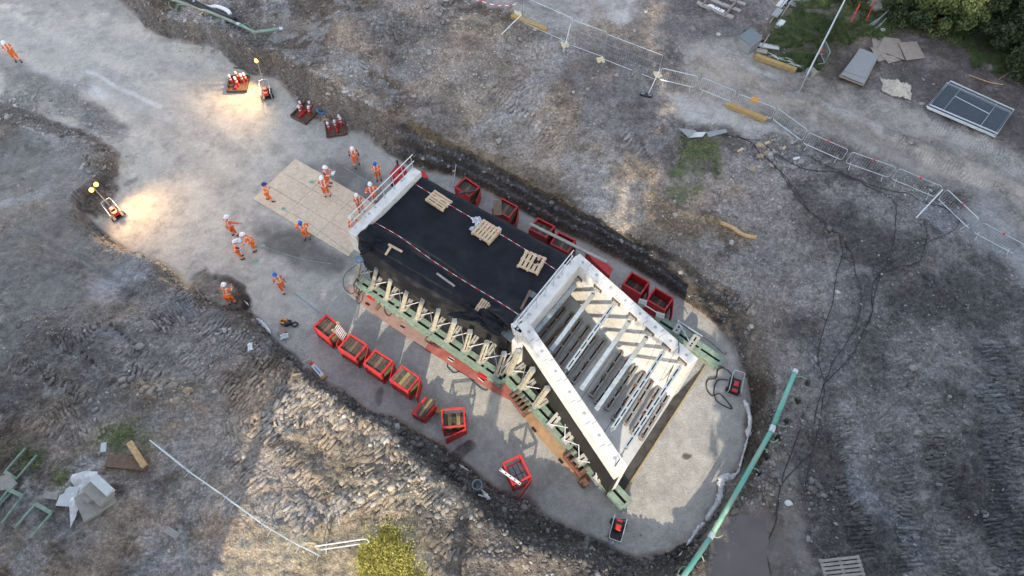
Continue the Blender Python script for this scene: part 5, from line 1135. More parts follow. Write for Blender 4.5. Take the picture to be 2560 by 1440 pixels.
# ------------------------------------------------------------------ people
def skin_mesh(name,verts,edges,radii,root=0,sub=2):
    me=bpy.data.meshes.new(name); me.from_pydata(verts,edges,[]); ob=bpy.data.objects.new(name,me); COL.objects.link(ob)
    md=ob.modifiers.new('s','SKIN'); md.use_smooth_shade=True; md.branch_smoothing=.6
    for i,(rx,ry) in enumerate(radii): sv=me.skin_vertices[0].data[i]; sv.radius=(rx,ry); sv.use_root=(i==root)
    s=ob.modifiers.new('u','SUBSURF'); s.levels=sub; s.render_levels=sub
    return ob
def bake(ob):
    dg=bpy.context.evaluated_depsgraph_get(); e=ob.evaluated_get(dg); me=bpy.data.meshes.new_from_object(e); ob.modifiers.clear(); old=ob.data; ob.data=me; bpy.data.meshes.remove(old); return ob
def V3(*a): return Vector(a)
def person(u,v,face,label,helmet='helmet_white',lean=0.,stride=0.,arms='down',foot=None,z=None,vest=None,headturn=0,dark=False,carry=None,group='site workers in orange high visibility clothing'):
    """u,v: pixel of the feet; face: world heading in degrees (0 = +X); lean forward in degrees"""
    p=G(u,v) if z is None else P(u,v,z)
    t=thing('person',label,'person',p,R(face-90),group)
    la=R(lean); hip=.93-abs(stride)*.06
    def up(x,y,zz): # torso point, leaning forward about the hips (+y is forward)
        dz=zz-hip; return V3(x,y+dz*math.sin(la)+0,hip+dz*math.cos(la))
    s=stride
    pel=V3(0,0,hip)
    J={'pel':pel,'waist':up(0,0,1.10),'chest':up(0,0,1.32),'neck':up(0,.0,1.47),'neck2':up(0,.02,1.53),'head':up(0,.03,1.60),'crown':up(0,.03,1.74)}
    for sx,k in ((-1,'L'),(1,'R')):
        f=s*sx
        J['hip'+k]=V3(sx*.095,0,hip-.06); J['knee'+k]=V3(sx*.11,f*.24+.03,.50); J['ank'+k]=V3(sx*.12,f*.42-.02,.10+(.06 if f<-.2 else 0)); J['toe'+k]=V3(sx*.145,f*.42+.16,.05)
        sh=up(sx*.20,0,1.43)
        poses={'down':((.06,-.02,-.28),(.03,.06,-.25)),'fold':((.05,.08,-.27),(-.22,.16,.03)),'front':((.04,.10,-.25),(-.08,.24,.02)),'behind':((.08,-.10,-.26),(-.20,-.10,-.10)),'hips':((.16,-.10,-.22),(-.13,.10,-.14)),'out':((.10,.02,-.26),(.02,.06,-.25)),'phone':((.02,.12,-.25),(-.13,.14,.20))}
        a=poses[arms]
        if arms=='out' and sx==1: a=((.24,.10,-.05),(.24,.12,.0))
        if arms=='down': a=((.06,-.02-.10*f,-.28),(.02,.06-.16*f,-.24))
        el=sh+V3(sx*a[0][0],a[0][1],a[0][2]); wr=el+V3(sx*a[1][0],a[1][1],a[1][2]); hd=(wr-el).normalized()
        J['sh'+k]=sh; J['el'+k]=el; J['wr'+k]=wr; J['palm'+k]=wr+hd*.07; J['hd'+k]=hd
    # body: one continuous skinned surface, with fingers
    vs=[];ed=[];rd=[]; ix={}
    def av(n,pos,r,par=None):
        ix[n]=len(vs); vs.append(tuple(pos)); rd.append(r if isinstance(r,tuple) else (r,r))
        if par is not None: ed.append((ix[par],ix[n]))
    av('pel',J['pel'],(.12,.09)); av('waist',J['waist'],(.115,.085),'pel'); av('chest',J['chest'],(.14,.095),'waist'); av('neck',J['neck'],.055,'chest'); av('neck2',J['neck2'],.055,'neck')
    av('head',J['head'],(.072,.088),'neck2'); av('crown',J['crown'],(.06,.07),'head')
    hf=(J['head']-J['neck2']).normalized(); fw=V3(0,math.cos(la),-math.sin(la))
    av('nose',J['head']+fw*.105+hf*.01,.014,'head'); av('chin',J['head']+fw*.07-hf*.07,.028,'head')
    for sx,k in ((-1,'L'),(1,'R')):
        av('ear'+k,J['head']+V3(sx*.088,0,.01),.014,'head')
        av('hip'+k,J['hip'+k],.078,'pel'); av('knee'+k,J['knee'+k],.052,'hip'+k); av('ank'+k,J['ank'+k],.038,'knee'+k); av('toe'+k,J['toe'+k],.036,'ank'+k)
        av('sh'+k,J['sh'+k],.052,'chest'); av('el'+k,J['el'+k],.038,'sh'+k); av('wr'+k,J['wr'+k],.026,'el'+k); av('palm'+k,J['palm'+k],(.036,.018),'wr'+k)
        hd=J['hd'+k]; sd_=hd.cross(V3(0,1,0.2)); sd_=sd_.normalized() if sd_.length>.1 else V3(1,0,0); cu=hd.cross(sd_).normalized()
        for q,(o,L) in enumerate(((-.03,.065),(-.010,.08),(.010,.075),(.03,.055))):
            b0=J['palm'+k]+sd_*o+hd*.02; av('f%d%s'%(q,k),b0+hd*L*.55+cu*.008,.009,'palm'+k); av('g%d%s'%(q,k),b0+hd*L*.9+cu*.03,.008,'f%d%s'%(q,k))
        av('th'+k,J['palm'+k]-sd_*.05-hd*.015+cu*.01,.010,'palm'+k); av('tg'+k,J['palm'+k]-sd_*.06+hd*.02+cu*.025,.009,'th'+k)
    body=skin_mesh('body',vs,ed,rd,0,1); body.data.materials.append(M['skin']); body.parent=t
    # jacket
    vs=[];ed=[];rd=[]; ix={}
    av('w0',J['pel']-V3(0,0,.03),(.155,.125)); av('w1',J['waist'],(.155,.125),'w0'); av('c',J['chest'],(.175,.13),'w1'); av('n',J['neck'],.075,'c')
    for sx,k in ((-1,'L'),(1,'R')):
        av('s'+k,J['sh'+k],.082,'c'); av('e'+k,J['el'+k],.062,'s'+k); av('r'+k,J['wr'+k]-J['hd'+k]*.02,.046,'e'+k)
    jk=skin_mesh('jacket',vs,ed,rd,0,2); jk.data.materials.append(M['orange_cloth']); jk.data.materials.append(M['reflective']); jk.data.materials.append(M['yellow_vest']); jk.data.materials.append(M['navy']); jk.parent=t
    vs=[];ed=[];rd=[]; ix={}
    av('p',J['pel']-V3(0,0,.02),(.15,.12))
    for sx,k in ((-1,'L'),(1,'R')):
        av('h'+k,J['hip'+k],.105,'p'); av('m'+k,J['hip'+k].lerp(J['knee'+k],.5),.098,'h'+k); av('k'+k,J['knee'+k],.080,'m'+k); av('a'+k,J['ank'+k]+V3(0,0,.05),.072,'k'+k)
    tr=skin_mesh('trousers',vs,ed,rd,0,2); tr.data.materials.append(M['orange_trouser']); tr.data.materials.append(M['reflective']); tr.parent=t
    bts=[]
    for k in 'LR':
        bt=skin_mesh('boot',[tuple(J['ank'+k]+V3(0,0,.10)),tuple(J['ank'+k]+V3(0,-.01,-.03)),tuple(J['toe'+k]+V3(0,.03,0))],[(0,1),(1,2)],[(.055,.055),(.056,.056),(.05,.042)],0,1); bt.data.materials.append(M['boot']); bt.parent=t; bts.append(bt)
    objs=[body,jk,tr]+bts
    # hard hat
    c=J['head']+hf*.06+V3(0,0,0); m=MB(); n=16; rings=[(1.0,0.0),(1.0,.035),(.93,.075),(.74,.115),(.42,.14),(.12,.146)]
    vsh=[]; X=V3(1,0,0)
    def hp_(a,r,zz,ex=0): return c+X*(math.cos(a)*.115*r)+fw*(math.sin(a)*(.135*r)+ (ex if math.sin(a)>0 else 0)*math.sin(a))+hf*zz
    brim=[hp_(2*math.pi*k/n,1.16,-.004,.05) for k in range(n)]; brim2=[hp_(2*math.pi*k/n,1.0,.004) for k in range(n)]
    vsh=brim+brim2
    for r_,zz in rings[1:]: vsh+=[hp_(2*math.pi*k/n,r_,zz) for k in range(n)]
    fs=[(i*n+k,i*n+(k+1)%n,(i+1)*n+(k+1)%n,(i+1)*n+k) for i in range(len(vsh)//n-1) for k in range(n)]+[tuple(len(vsh)-n+k for k in range(n)),tuple(range(n-1,-1,-1))]
    me=bpy.data.meshes.new('hard_hat'); me.from_pydata([tuple(a) for a in vsh],[],fs); me.materials.append(M[helmet]); 
    for pg in me.polygons: pg.use_smooth=True
    hh_=bpy.data.objects.new('hard_hat',me); COL.objects.link(hh_); hh_.parent=t
    if carry:
        o=(J['palmL']+J['palmR'])/2+V3(0,.04,.04); m=MB(); m.box(tuple(o),(.32,.24,.02),0,rx=.35)
        me=bpy.data.meshes.new('clipboard'); me.from_pydata(m.v,[],m.f); me.materials.append(M['paper']); ob=bpy.data.objects.new('clipboard',me); COL.objects.link(ob)
        ob.location=t.location; ob.rotation_euler=t.rotation_euler; tag(ob,carry,'clipboard')
    return dict(dark=dark,t=t,objs=objs,J=J,vest=vest,la=la,hip=hip)
PEOPLE=[]
def pp(*a,**k): PEOPLE.append(person(*a,**k))
pp(47,154,-55,'person in orange with a white hard hat walking alone at the far left edge',stride=-.25,arms='fold',lean=4)
pp(893,414,-75,'person in orange with a white hard hat standing above the plywood sheets',dark=True,stride=.3,arms='down')
pp(948,450,-80,'person in orange with a blue hard hat and folded arms near the generator','helmet_blue',arms='fold')
pp(823,463,-10,'person in orange, white hard hat, upper of the close pair on the plywood',dark=True,arms='front',lean=8,carry='pale paper sheet held by the upper of the close pair on the plywood')
pp(820,492,100,'person in orange, white hard hat, lower of the close pair on the plywood',arms='fold',lean=5)
pp(676,503,15,'person in orange with a dark blue hard hat at the left corner of the plywood','helmet_navy',arms='fold',stride=.35,lean=4)
pp(769,596,-80,'person in orange with a blue hard hat at the lower edge of the plywood','helmet_blue',arms='hips',lean=0)
pp(589,590,60,'person in orange with a white hard hat reaching one arm out to the right',arms='out',lean=6,stride=.1)
pp(640,624,200,'person in orange with a white hard hat holding white papers in the group of three',arms='front',lean=12,carry='white papers held by a person in the group of three')
pp(604,646,30,'person in orange and white hard hat leaning over the papers of another',dark=True,arms='front',lean=12)
pp(712,728,130,'person in orange with a blue hard hat and yellow vest back striding alone','helmet_blue',stride=.55,arms='down',lean=10,vest=True)
pp(583,760,80,'person in orange with a white hard hat standing in the dug out brown hollow',arms='front',lean=14,stride=.15)
pp(938,506,110,'person in orange with a white hard hat behind the handrail beside the generator side',arms='hips',lean=2)
pp(905,532,110,'person in orange with a white hard hat standing on the plywood end behind the handrail',arms='fold',lean=3)
pp(893,585,120,'person in orange mostly hidden behind the near end of the left parapet',arms='down')
for i_,d_ in enumerate(PEOPLE):
    for o in d_['objs']: bake(o)
    if i_%3==1: d_['objs'][1].data.materials[0]=M['orange_worn']; d_['objs'][2].data.materials[0]=M['orange_worn']
    s_=(1.,.97,.94,1.02,.98,.95,.97,1.03)[i_%8]; d_['t'].scale=(s_*(1.06 if i_%4==0 else 1.),s_*(1.06 if i_%4==0 else 1.),s_)
    hip,la=d_['hip'],d_['la']
    jk=d_['objs'][1].data; mi=[]
    for pg in jk.polygons:
        c=pg.center; dz=(c.z-hip)*math.cos(la)+(c.y)*math.sin(la); zz=hip+dz; k=0
        if abs(c.x)<.2 and (abs(zz-1.06)<.035 ): k=1
        if abs(c.x)<.2 and abs(abs(c.x)-.105)<.028 and 1.08<zz: k=1
        if k==0 and d_['vest'] and abs(c.x)<.09 and zz>1.1 and c.y<0: k=2
        if abs(c.x)>.2 and abs(zz-1.25)<.03: k=1
        if k==0 and d_.get('dark') and abs(c.x)>.235: k=3
        mi.append(k)
    jk.polygons.foreach_set('material_index',mi)
    tr=d_['objs'][2].data; tr.polygons.foreach_set('material_index',[1 if abs(pg.center.z-.36)<.03 or abs(pg.center.z-.24)<.025 else 0 for pg in tr.polygons])
    for o in d_['objs']:
        for pg in o.data.polygons: pg.use_smooth=True
# ------------------------------------------------------------------ crowd barriers and mesh fences
def barrier(tl,tr_,label,group,H=1.05,mt='galv',bars=18,tagc=None,feet=True,bot=None):
    """tl,tr_: pixels of the ends of the top rail; stands on the terrain"""
    def base(u,v):
        z=2.; 
        for _ in range(12): p=P(u,v,z+H); z=TZ(p.x,p.y)
        return Vector((p.x,p.y,z))
    a,c=base(*tl),base(*tr_); d=(c-a); L=d.length; dn=d.normalized(); up=Vector((0,0,1)); z0=.16
    rz=math.atan2(d.y,d.x); t=thing('crowd_barrier',label,'barrier',(a+c)/2,rz,group)
    def q(s,h): return a+dn*s+up*h
    m=MB(); r=.12; pts=[q(0,z0+r),q(0,H-r),q(r*.3,H-r*.3),q(r,H),q(L-r,H),q(L-r*.3,H-r*.3),q(L,H-r),q(L,z0+r),q(L-r*.3,z0+r*.3),q(L-r,z0),q(r,z0),q(r*.3,z0+r*.3)]
    m.tube(pts,.024,6,closed=True); m.build('frame',mt,t)
    m=MB()
    for k in range(1,bars): m.tube([q(L*k/bars,z0),q(L*k/bars,H)],.0045,4)
    m.build('infill_bars','galv',t)
    nn=Vector((dn.y,-dn.x,0))
    if feet:
        for s in (.12,.88): m=MB(); b0=q(L*s,0); m.tube([b0-nn*.33+up*.02,b0+up*.07,b0+nn*.33+up*.02],.02,5); m.tube([b0+up*.05,b0+up*z0],.02,5); m.build('foot',mt,t)
    if tagc: m=MB(); m.bar(q(L*.5-.05,H),q(L*.5+.05,H),.085,.085); m.build('red_clip','tape_red',t)
    return t
BA=[((1655,170),(1745,191),0),((1756,194),(1841,228),0),((1848,235),(1940,270),0),((1945,271),(2019,325),0),((2022,331),(2121,374),1),((2131,380),(2240,418),1),((2248,421),(2357,467),1),((2368,473),(2449,549),1),((2459,557),(2562,612),1)]
bn_=['nearest the yellow sandbag at the upper end','second from the yellow sandbag','carrying the orange sign','fourth in line, just past the yellow timber','fifth in line where the rubble starts','sixth in line along the dirt road','seventh in line, ending at the long brace','just past the long brace','leaving the photo at the right edge']
for i,(a,c,k) in enumerate(BA): barrier(a,c,'steel crowd barrier beside the dirt road, '+bn_[i],'crowd barriers along the dirt road',tagc=k)
m=MB(); pz=P(1888,250,3.2); m.box(tuple(pz),(.48,.05,.34),-.4); tag(m.build('road_sign','orange_sign'),'small orange sign hanging on the third roadside barrier','sign')
BL=[((372,1099),(462,1172),'at the upper end'),((464,1174),(555,1237),'second from the upper end'),((556,1238),(650,1306),'third from the upper end'),((652,1308),(722,1350),'fourth from the upper end'),((724,1351),(790,1383),'fifth, meeting the turned barrier')]
for a,c,l in BL: barrier(a,c,'steel crowd barrier seen edge on across the lower left ground, '+l,'crowd barriers on the lower left ground',mt='galv')
barrier((786,1366),(915,1347),'white crowd barrier turned sideways next to the sunlit bush','crowd barriers on the lower left ground',mt='rail_white')
barrier((2063,100),(2076,130),'pale crowd barrier leaning beside the tall fence end','crowd barriers on the lower left ground' if False else None)
def meshfence(tl,tr_,label,H=2.,bars=26,group='tall mesh fence panels'):
    def base(u,v):
        z=2.
        for _ in range(12): p=P(u,v,z+H); z=TZ(p.x,p.y)
        return Vector((p.x,p.y,z))
    a,c=base(*tl),base(*tr_); d=c-a; L=d.length; dn=d.normalized(); up=Vector((0,0,1)); t=thing('fence_panel',label,'fence panel',(a+c)/2,math.atan2(d.y,d.x),group)
    q=lambda s,h:a+dn*s+up*h
    m=MB(); m.tube([q(0,.1),q(0,H),q(L,H),q(L,.1)],.02,6,closed=True); m.build('frame','galv',t)
    m=MB()
    for k in range(1,bars): m.tube([q(L*k/bars,.1),q(L*k/bars,H)],.0022,3)
    for h in (.7,1.3): m.tube([q(0,h),q(L,h)],.004,3)
    m.build('wire_mesh','galv',t); return t
meshfence((1310,-8),(1432,46),'tall wire mesh fence panel at the top with a brace at its foot')
meshfence((1425,47),(1517,80),'tall wire mesh gate panel with a diagonal stay')
meshfence((1519,86),(1657,137),'tall wire mesh fence panel ending at the first crowd barrier')
def foot_block(u,v,label,w=.5):
    p=G(u,v); m=MB(); 
    for k in (-1,0,1): m.box((p.x+k*.14,p.y+random.uniform(-.05,.05),p.z+.09),(.16,.42+random.uniform(-.1,.1),.18),.2,bev=.05)
    return tag(m.build('sandbag','block_cream'),label,'sandbag','cream sandbags at the feet of the mesh fence')
foot_block(1295,37,'cream sandbag at the foot of the topmost fence brace'); foot_block(1412,114,'cream sandbag at the foot of the mesh gate'); foot_block(1501,153,'cream sandbag alone between the gate and the barriers'); foot_block(1644,190,'cream sandbag at the start of the crowd barriers')
def pole(a,c,r,label,name='brace_pole',mt='rail_white',foot=None):
    m=MB(); m.tube([a,c],r,7); o=tag(m.build(name,mt),label,'brace')
    return o
def top(u,v,H): 
    z=2.
    for _ in range(12): p=P(u,v,z+H); z=TZ(p.x,p.y)
    return Vector((p.x,p.y,z+H))
pole(top(1302,38,1.6),G(1253,88,.05),.03,'thin white brace running down to the dark rubble at the top'); pole(top(1427,60,1.8),G(1408,131,.05),.03,'thin white brace beside the mesh gate'); pole(top(1650,173,1.7),G(1620,238,.05),.03,'thin white brace standing on the black rubber block'); pole(top(2357,474,1.2),G(2289,546,.05),.035,'long bright brace propping the roadside barriers')
p=G(1615,240); m=MB(); m.box((p.x,p.y,p.z+.07),(.75,.25,.14),-.35,bev=.03); m.box((p.x-.2,p.y+.07,p.z+.145),(.2,.1,.01),-.35,mi=1); m.box((p.x+.2,p.y-.07,p.z+.145),(.2,.1,.01),-.35,mi=1); tag(m.build('rubber_foot',['black_rubber','channel_grey']),'black rubber block with two slots under the leaning brace','block')
def ybeam(a,c,label,w=.3,h=.25,mt='beam_yellow',name='timber_beam'):
    A,B=G(*a),G(*c); m=MB(); m.bar(A+Vector((0,0,h/2)),B+Vector((0,0,h/2)),w,h); return tag(m.build(name,mt),label,'timber beam')
ybeam((1279,44),(1366,79),'yellow timber beam lying by the topmost fence panel'); ybeam((1815,264),(1914,304),'yellow timber beam lying under the barrier with the orange sign'); ybeam((1886,144),(1988,180),'yellow timber beam laid along the road edge by the cable trough')
# lying stack of fence panels
w=[G(2365,217),G(2522,290),G(2483,347),G(2317,272)]; zb_=max(p.z for p in w)
for k in range(3):
    o=Vector((.06*k*(-1)**k,.07*k,0)); ww=[Vector((p.x,p.y,zb_+.06+.07*k))+o for p in w]
    t=thing('fence_panel',['bottom','middle','top'][k]+' blue grey panel of the fence stack lying on the dark ground','fence panel',(w[0]+w[2])/2,0,'fence panels lying in a stack')
    m=MB(); m.tube(ww,.045,6,closed=True); m.build('frame','galv',t)
    m=MB()
    for i in range(1,22): m.tube([ww[0].lerp(ww[3],i/22),ww[1].lerp(ww[2],i/22)],.010,4)
    m.build('wire_mesh','wire_dark',t)
    if k==2:
        m=MB(); 
        for f in (.2,.75): m.tube([ww[0].lerp(ww[1],f)+Vector((0,0,.03)),ww[3].lerp(ww[2],f)+Vector((0,0,.03))],.014,5)
        m.tube([ww[0].lerp(ww[3],.42).lerp(ww[1].lerp(ww[2],.42),.2)+Vector((0,0,.03)),ww[0].lerp(ww[3],.5).lerp(ww[1].lerp(ww[2],.5),.75)+Vector((0,0,.03))],.022,5); m.build('brace_bars','galv',t)
m=MB(); polyprism(m,[Vector((p.x,p.y,0)) for p in w],zb_+.0,zb_+.03); tag(m.build('dark_sheet','dark_sheet'),'dark slatey sheet beneath the stack of fence panels','sheet')
# boards
def sheet(px,dz,th,label,mt,name='board',grp=None):
    g=[G(u,v) for u,v in px]; z=max(p.z for p in g)+dz; m=MB(); polyprism(m,[P(u,v,z+th) for u,v in px],z,z+th); return tag(m.build(name,mt),label,'board',grp)
sheet([(2151,121),(2198,139),(2160,213),(2098,189)],.02,.1,'bottom board of the neat grey stack, edges showing brown','ply_weathered',grp='grey boards in a neat stack')
sheet([(2148,122),(2196,142),(2160,209),(2104,186)],.13,.05,'middle board of the neat grey stack','ply_grey',grp='grey boards in a neat stack')
sheet([(2151,120),(2197,138),(2161,194),(2110,177)],.20,.05,'smooth grey top board of the neat stack','ply_grey',grp='grey boards in a neat stack')
scat=[([(2180,94),(2212,95),(2208,130),(2184,128)],.02),([(2176,118),(2202,120),(2226,146),(2196,154)],.04),([(2210,92),(2248,97),(2262,120),(2225,140)],.06),([(2200,135),(2235,140),(2252,150),(2222,158)],.08),([(2211,91),(2245,108),(2262,150),(2192,124)],.11),([(2246,106),(2291,103),(2313,144),(2266,150)],.14)]
for i,(q,dz) in enumerate(scat): sheet(q,dz,.03,['brown board corner at the left of the scattered pile','torn brown board low at the left of the scattered pile','brown board at the back of the scattered pile','brown board edge at the front of the scattered pile','large brown board across the middle of the scattered pile','squarish brown board at the right of the scattered pile'][i],'ply_weathered',grp='brown boards scattered by the bushes')
crumple('bulk_bag',G(2240,224),.85,.62,.5,'bag_cloth','crumpled off white bulk bag lying on the dark ground','bag',-.3,11,30,26,.15)
# tall sheeted fence seen almost edge-on at the top right
a,c=top(2018,186,1.8),top(2118,-12,1.8); t=thing('site_fence','long blue grey sheeted fence running up to the trees, seen from above','fence',(a.x,a.y,a.z-1.8),0)
d=(c-a); L=math.hypot(d.x,d.y); m=MB(); m.bar(Vector((a.x,a.y,a.z-.9)),Vector((c.x,c.y,c.z-.9)),.05,1.75); m.build('fence_sheet','grey_panel',t); m=MB(); m.tube([a,c],.045,6); m.build('top_rail','galv',t)
for k in range(5): q=a.lerp(c,k/4); m=MB(); m.tube([Vector((q.x+.05,q.y,q.z-1.85)),q],.035,6); m.build('post','galv',t)
p=top(2053,128,1.2); m=MB(); m.box(tuple(p),(.22,.05,.3),1.); tag(m.build('warning_sign','tape_red'),'small red and white notice on the tall fence end','sign')
p=G(2025,186); m=MB(); m.box((p.x,p.y,p.z+.2),(.45,.5,.4),.5,bev=.03); tag(m.build('concrete_block','block_concrete'),'tan block at the end of the tall sheeted fence','block')
# railway
ra=[(G(1756,17),G(1775,-12)),(G(1811,43),G(1853,-12))]
for (a,c),lb in zip(ra,('left','right')): m=MB(); m.bar(a+Vector((0,0,.20)),c+Vector((0,0,.20)),.075,.15); m.bar(a+Vector((0,0,.12)),c+Vector((0,0,.12)),.15,.03); tag(m.build('rail','rail_steel'),lb+' hand rail of the cut railway track at the top','rail','cut railway track')
for i,(a,c,nm) in enumerate((((1742,8),(1832,46),'end sleeper with white sprayed writing'),((1757,-6),(1850,30),'curved pale sleeper second from the track end'),((1772,-22),(1862,14),'sleeper third from the track end'))):
    A,B=G(*a),G(*c); m=MB(); m.bar(A+Vector((0,0,.05)),B+Vector((0,0,.05)),.26,.14); o=tag(m.build('sleeper','sleeper'),'concrete '+nm,'sleeper','railway sleepers')
    if i==0: scribble(G(1768,20,.20),G(1807,39,.20),.24,7,o,'sprayed_writing','paint_white',9,w=.045)
# cable trough, lids and cabinet
a,c=G(1893,120),G(1976,-6); m=MB(); nn=Vector(((c-a).y,-(c-a).x,0)).normalized()
for s in (-.2,.2): m.bar(a+nn*s+Vector((0,0,.05)),c+nn*s+Vector((0,0,.05)),.06,.22,mi=0)
m.bar(a+Vector((0,0,.0)),c+Vector((0,0,.0)),.36,.05,mi=1); tag(m.build('cable_trough',['block_concrete','slot_black']),'open concrete cable trough beside the green verge','cable trough')
def slabp(u,v,L,W,rz,label,mt='white_kerb',h=.1,name='trough_lid',cat='lid',dz=0): p=G(u,v); m=MB(); m.box((p.x,p.y,p.z+h/2+.02+dz),(L,W,h),rz,bev=.015); return tag(m.build(name,mt),label,cat,None)
slabp(1949,64,1.0,.36,.95,'white concrete lid leaning beside the middle of the cable trough'); slabp(1922,118,1.25,.36,-.2,'white concrete lid at the near end of the cable trough'); slabp(1956,7,1.2,.4,.9,'white concrete lid at the far end of the cable trough'); slabp(1942,34,.9,.45,.95,'grey concrete lid against the cable trough','ply_grey'); slabp(1903,130,.7,.35,-.3,'small grey slab by the cabinet and trough end','block_concrete')
slabp(2001,4,1.6,1.0,.8,'large grey board at the top of the green verge','ply_grey',.06,'board','board')
p=G(1869,118); t=thing('cabinet','small slate grey roofed cabinet beside the railway ballast','cabinet',(p.x,p.y,p.z),.75)
mw=Matrix.LocRotScale(t.location,t.rotation_euler,(1,1,1)); m=MB(); m.box(tuple(mw@Vector((0,0,.35))),(1.15,.9,.7),.75,bev=.03); m.build('body','ply_grey',t); m=MB(); m.box(tuple(mw@Vector((.05,.08,.74))),(1.25,.95,.08),.75,rx=.12,bev=.02); m.build('roof','slate',t)
m=MB()
for k in range(14): q=G(1915+k*5,136+k*2.2+random.uniform(-6,6)); e=G(1935+k*5.5+random.uniform(-6,12),142+k*2.4+random.uniform(-6,6)); m.tube([q+Vector((0,0,.05)),(q+e)/2+Vector((0,0,.15)),e+Vector((0,0,.05))],.018,4)
tag(m.build('cable_bundle','galv'),'bundle of thin blue grey cut cables behind the yellow timber','cables')
# top right litter
for i,(a,c) in enumerate((((2125,60),(2136,36)),((2163,57),(2173,28)))): 
    A,B=G(*a,.1),G(*c,.8); m=MB(); m.tube([A,B],.035,6); tag(m.build('red_stake','red_bright'),['left','right'][i]+' of the two thin red stakes by the rubble','stake','red stakes by the rubble')
for i in range(6):
    A=G(2170+i*6,68+random.uniform(-6,8),.08); B=G(2215+i*4,30+random.uniform(-4,12),.14+.03*i); m=MB(); m.tube([A,B],.03,6); tag(m.build('steel_pole','galv'),'thin galvanised pole in the loose bundle below the rubble','pole','galvanised poles below the rubble')
p=G(2207,76); m=MB(); m.box((p.x,p.y,p.z+.05),(.26,.22,.06),.3); tag(m.build('white_plate','rail_white'),'small white square plate at the end of the pole bundle','plate')
rb=[(2182,14,.7),(2205,4,.8),(2226,6,.7),(2190,26,.6),(2213,20,.7),(2172,8,.6)]
for i,(u,v,s) in enumerate(rb): p=G(u,v); m=MB(); m.box((p.x,p.y,p.z+.18),(s,s*.7,.35),i*1.1,rx=.2*(i%3-1),ry=.15,bev=.05); tag(m.build('broken_slab','block_concrete'),['grey broken slab at the lower left of the rubble heap','broken slab in the middle of the rubble heap','broken slab at the right of the rubble heap','dark broken slab at the bottom of the rubble heap','upright broken slab beside the pole bundle','rounded broken slab at the left of the rubble heap'][i],'concrete rubble','broken slabs heaped by the bushes')
A,B=G(2535,148,.2),G(2570,152,.3); m=MB(); m.tube([A,B],.05,6); m.tube([G(2540,143,.2),G(2570,158,.3)],.04,6); tag(m.build('pale_pipes','galv'),'pale pipe ends showing at the right edge under the trees','pipes')
# log, sheet, rocks
m=MB(); w_=[G(u,v,.12) for u,v in ((1800,560),(1830,572),(1852,588),(1872,594),(1889,597))]; m.tube(smooth_path(w_,4),.11,8); tag(m.build('log','log_wood',smooth=True),'peeled yellow brown log ending on the stony ridge','log')
sheet([(1697,320),(1741,326),(1722,344)],.25,.04,'tilted grey board on the grass edge, left of the stack','ply_grey'); sheet([(1722,330),(1766,330),(1756,341),(1722,343)],.10,.05,'whitish board lying on the grass edge','white_kerb'); sheet([(1766,330),(1815,322),(1818,330),(1772,343)],.05,.04,'grey green board beside the whitish board','ply_grey')
for (u,v,s,r_,lb) in ((1917,359,.35,.5,'pale wooden offcut on the dark rocks below the fourth barrier'),(1990,398,.4,.3,'white kerb stone among the rocks below the roadside barriers'),(1959,372,.3,1.,'brown brick among the rocks below the roadside barriers'),(1850,377,.4,.6,'yellow splinter of timber on the stony slope')):
    p=G(u,v); m=MB(); m.box((p.x,p.y,p.z+.07),(s,.14,.1),r_,bev=.01); tag(m.build('offcut','pallet_wood' if 'white' not in lb else 'white_kerb'),lb,'offcut')
def boulder(u,v,s,label,mt='stone',seed=0,cat='boulder'):
    p=G(u,v); m=MB(); n=10; rr=random.Random(seed)
    prof=[(.3,-.2),(.8,-.1),(1.,.15),(.85,.42),(.5,.6),(.15,.66)]; s=s*.72; m.lathe([(r*s*.5,z*s*.6) for r,z in prof],(0,0,0),n)
    m.v=[(x*(1+.55*mn.noise(Vector((x*5,y*5,z*3+seed))))+p.x,y*(.75+.55*mn.noise(Vector((y*6,seed,x*6))))+p.y,z+p.z+.1*s*mn.noise(Vector((x*5,y*5,seed)))) for x,y,z in m.v]
    return tag(m.build('boulder',mt),label,cat)
BD=[(349,867,.7,'flat grey boulder beside the row of holes in the left field'),(471,977,.65,'tan boulder at the right end of the stony patch'),(442,1000,.6,'tan boulder within the stony patch on the left'),(2282,921,.6,'rounded grey boulder alone in the right field'),(1971,1258,.5,'white boulder beside the heap of brown stones'),(2057,1238,.5,'pale boulder at the upper right of the brown stone heap'),(1275,122,.85,'large pale boulder below the topmost brace'),(1302,130,.5,'smaller boulder beside the large pale one at the top'),(1318,232,.6,'angular boulder on the ballast slope'),(2303,260,.5,'rounded rock left of the stacked fence panels'),(1900,365,.7,'dark boulder at the head of the cable tangle'),(1918,384,.6,'dark boulder under the cable tangle'),(1880,425,.6,'grey boulder left of the cable tangle'),(1783,472,.5,'pale round boulder below the grass patch'),(2295,1083,.7,'pale slabby boulder in the right field'),(1900,392,.6,'dark boulder left of the cable tangle start')]
for i,(u,v,s,l) in enumerate(BD): boulder(u,v,s,l,'stone_tan' if 'tan' in l else ('white_kerb' if 'white' in l else 'clay_block'),i+1)
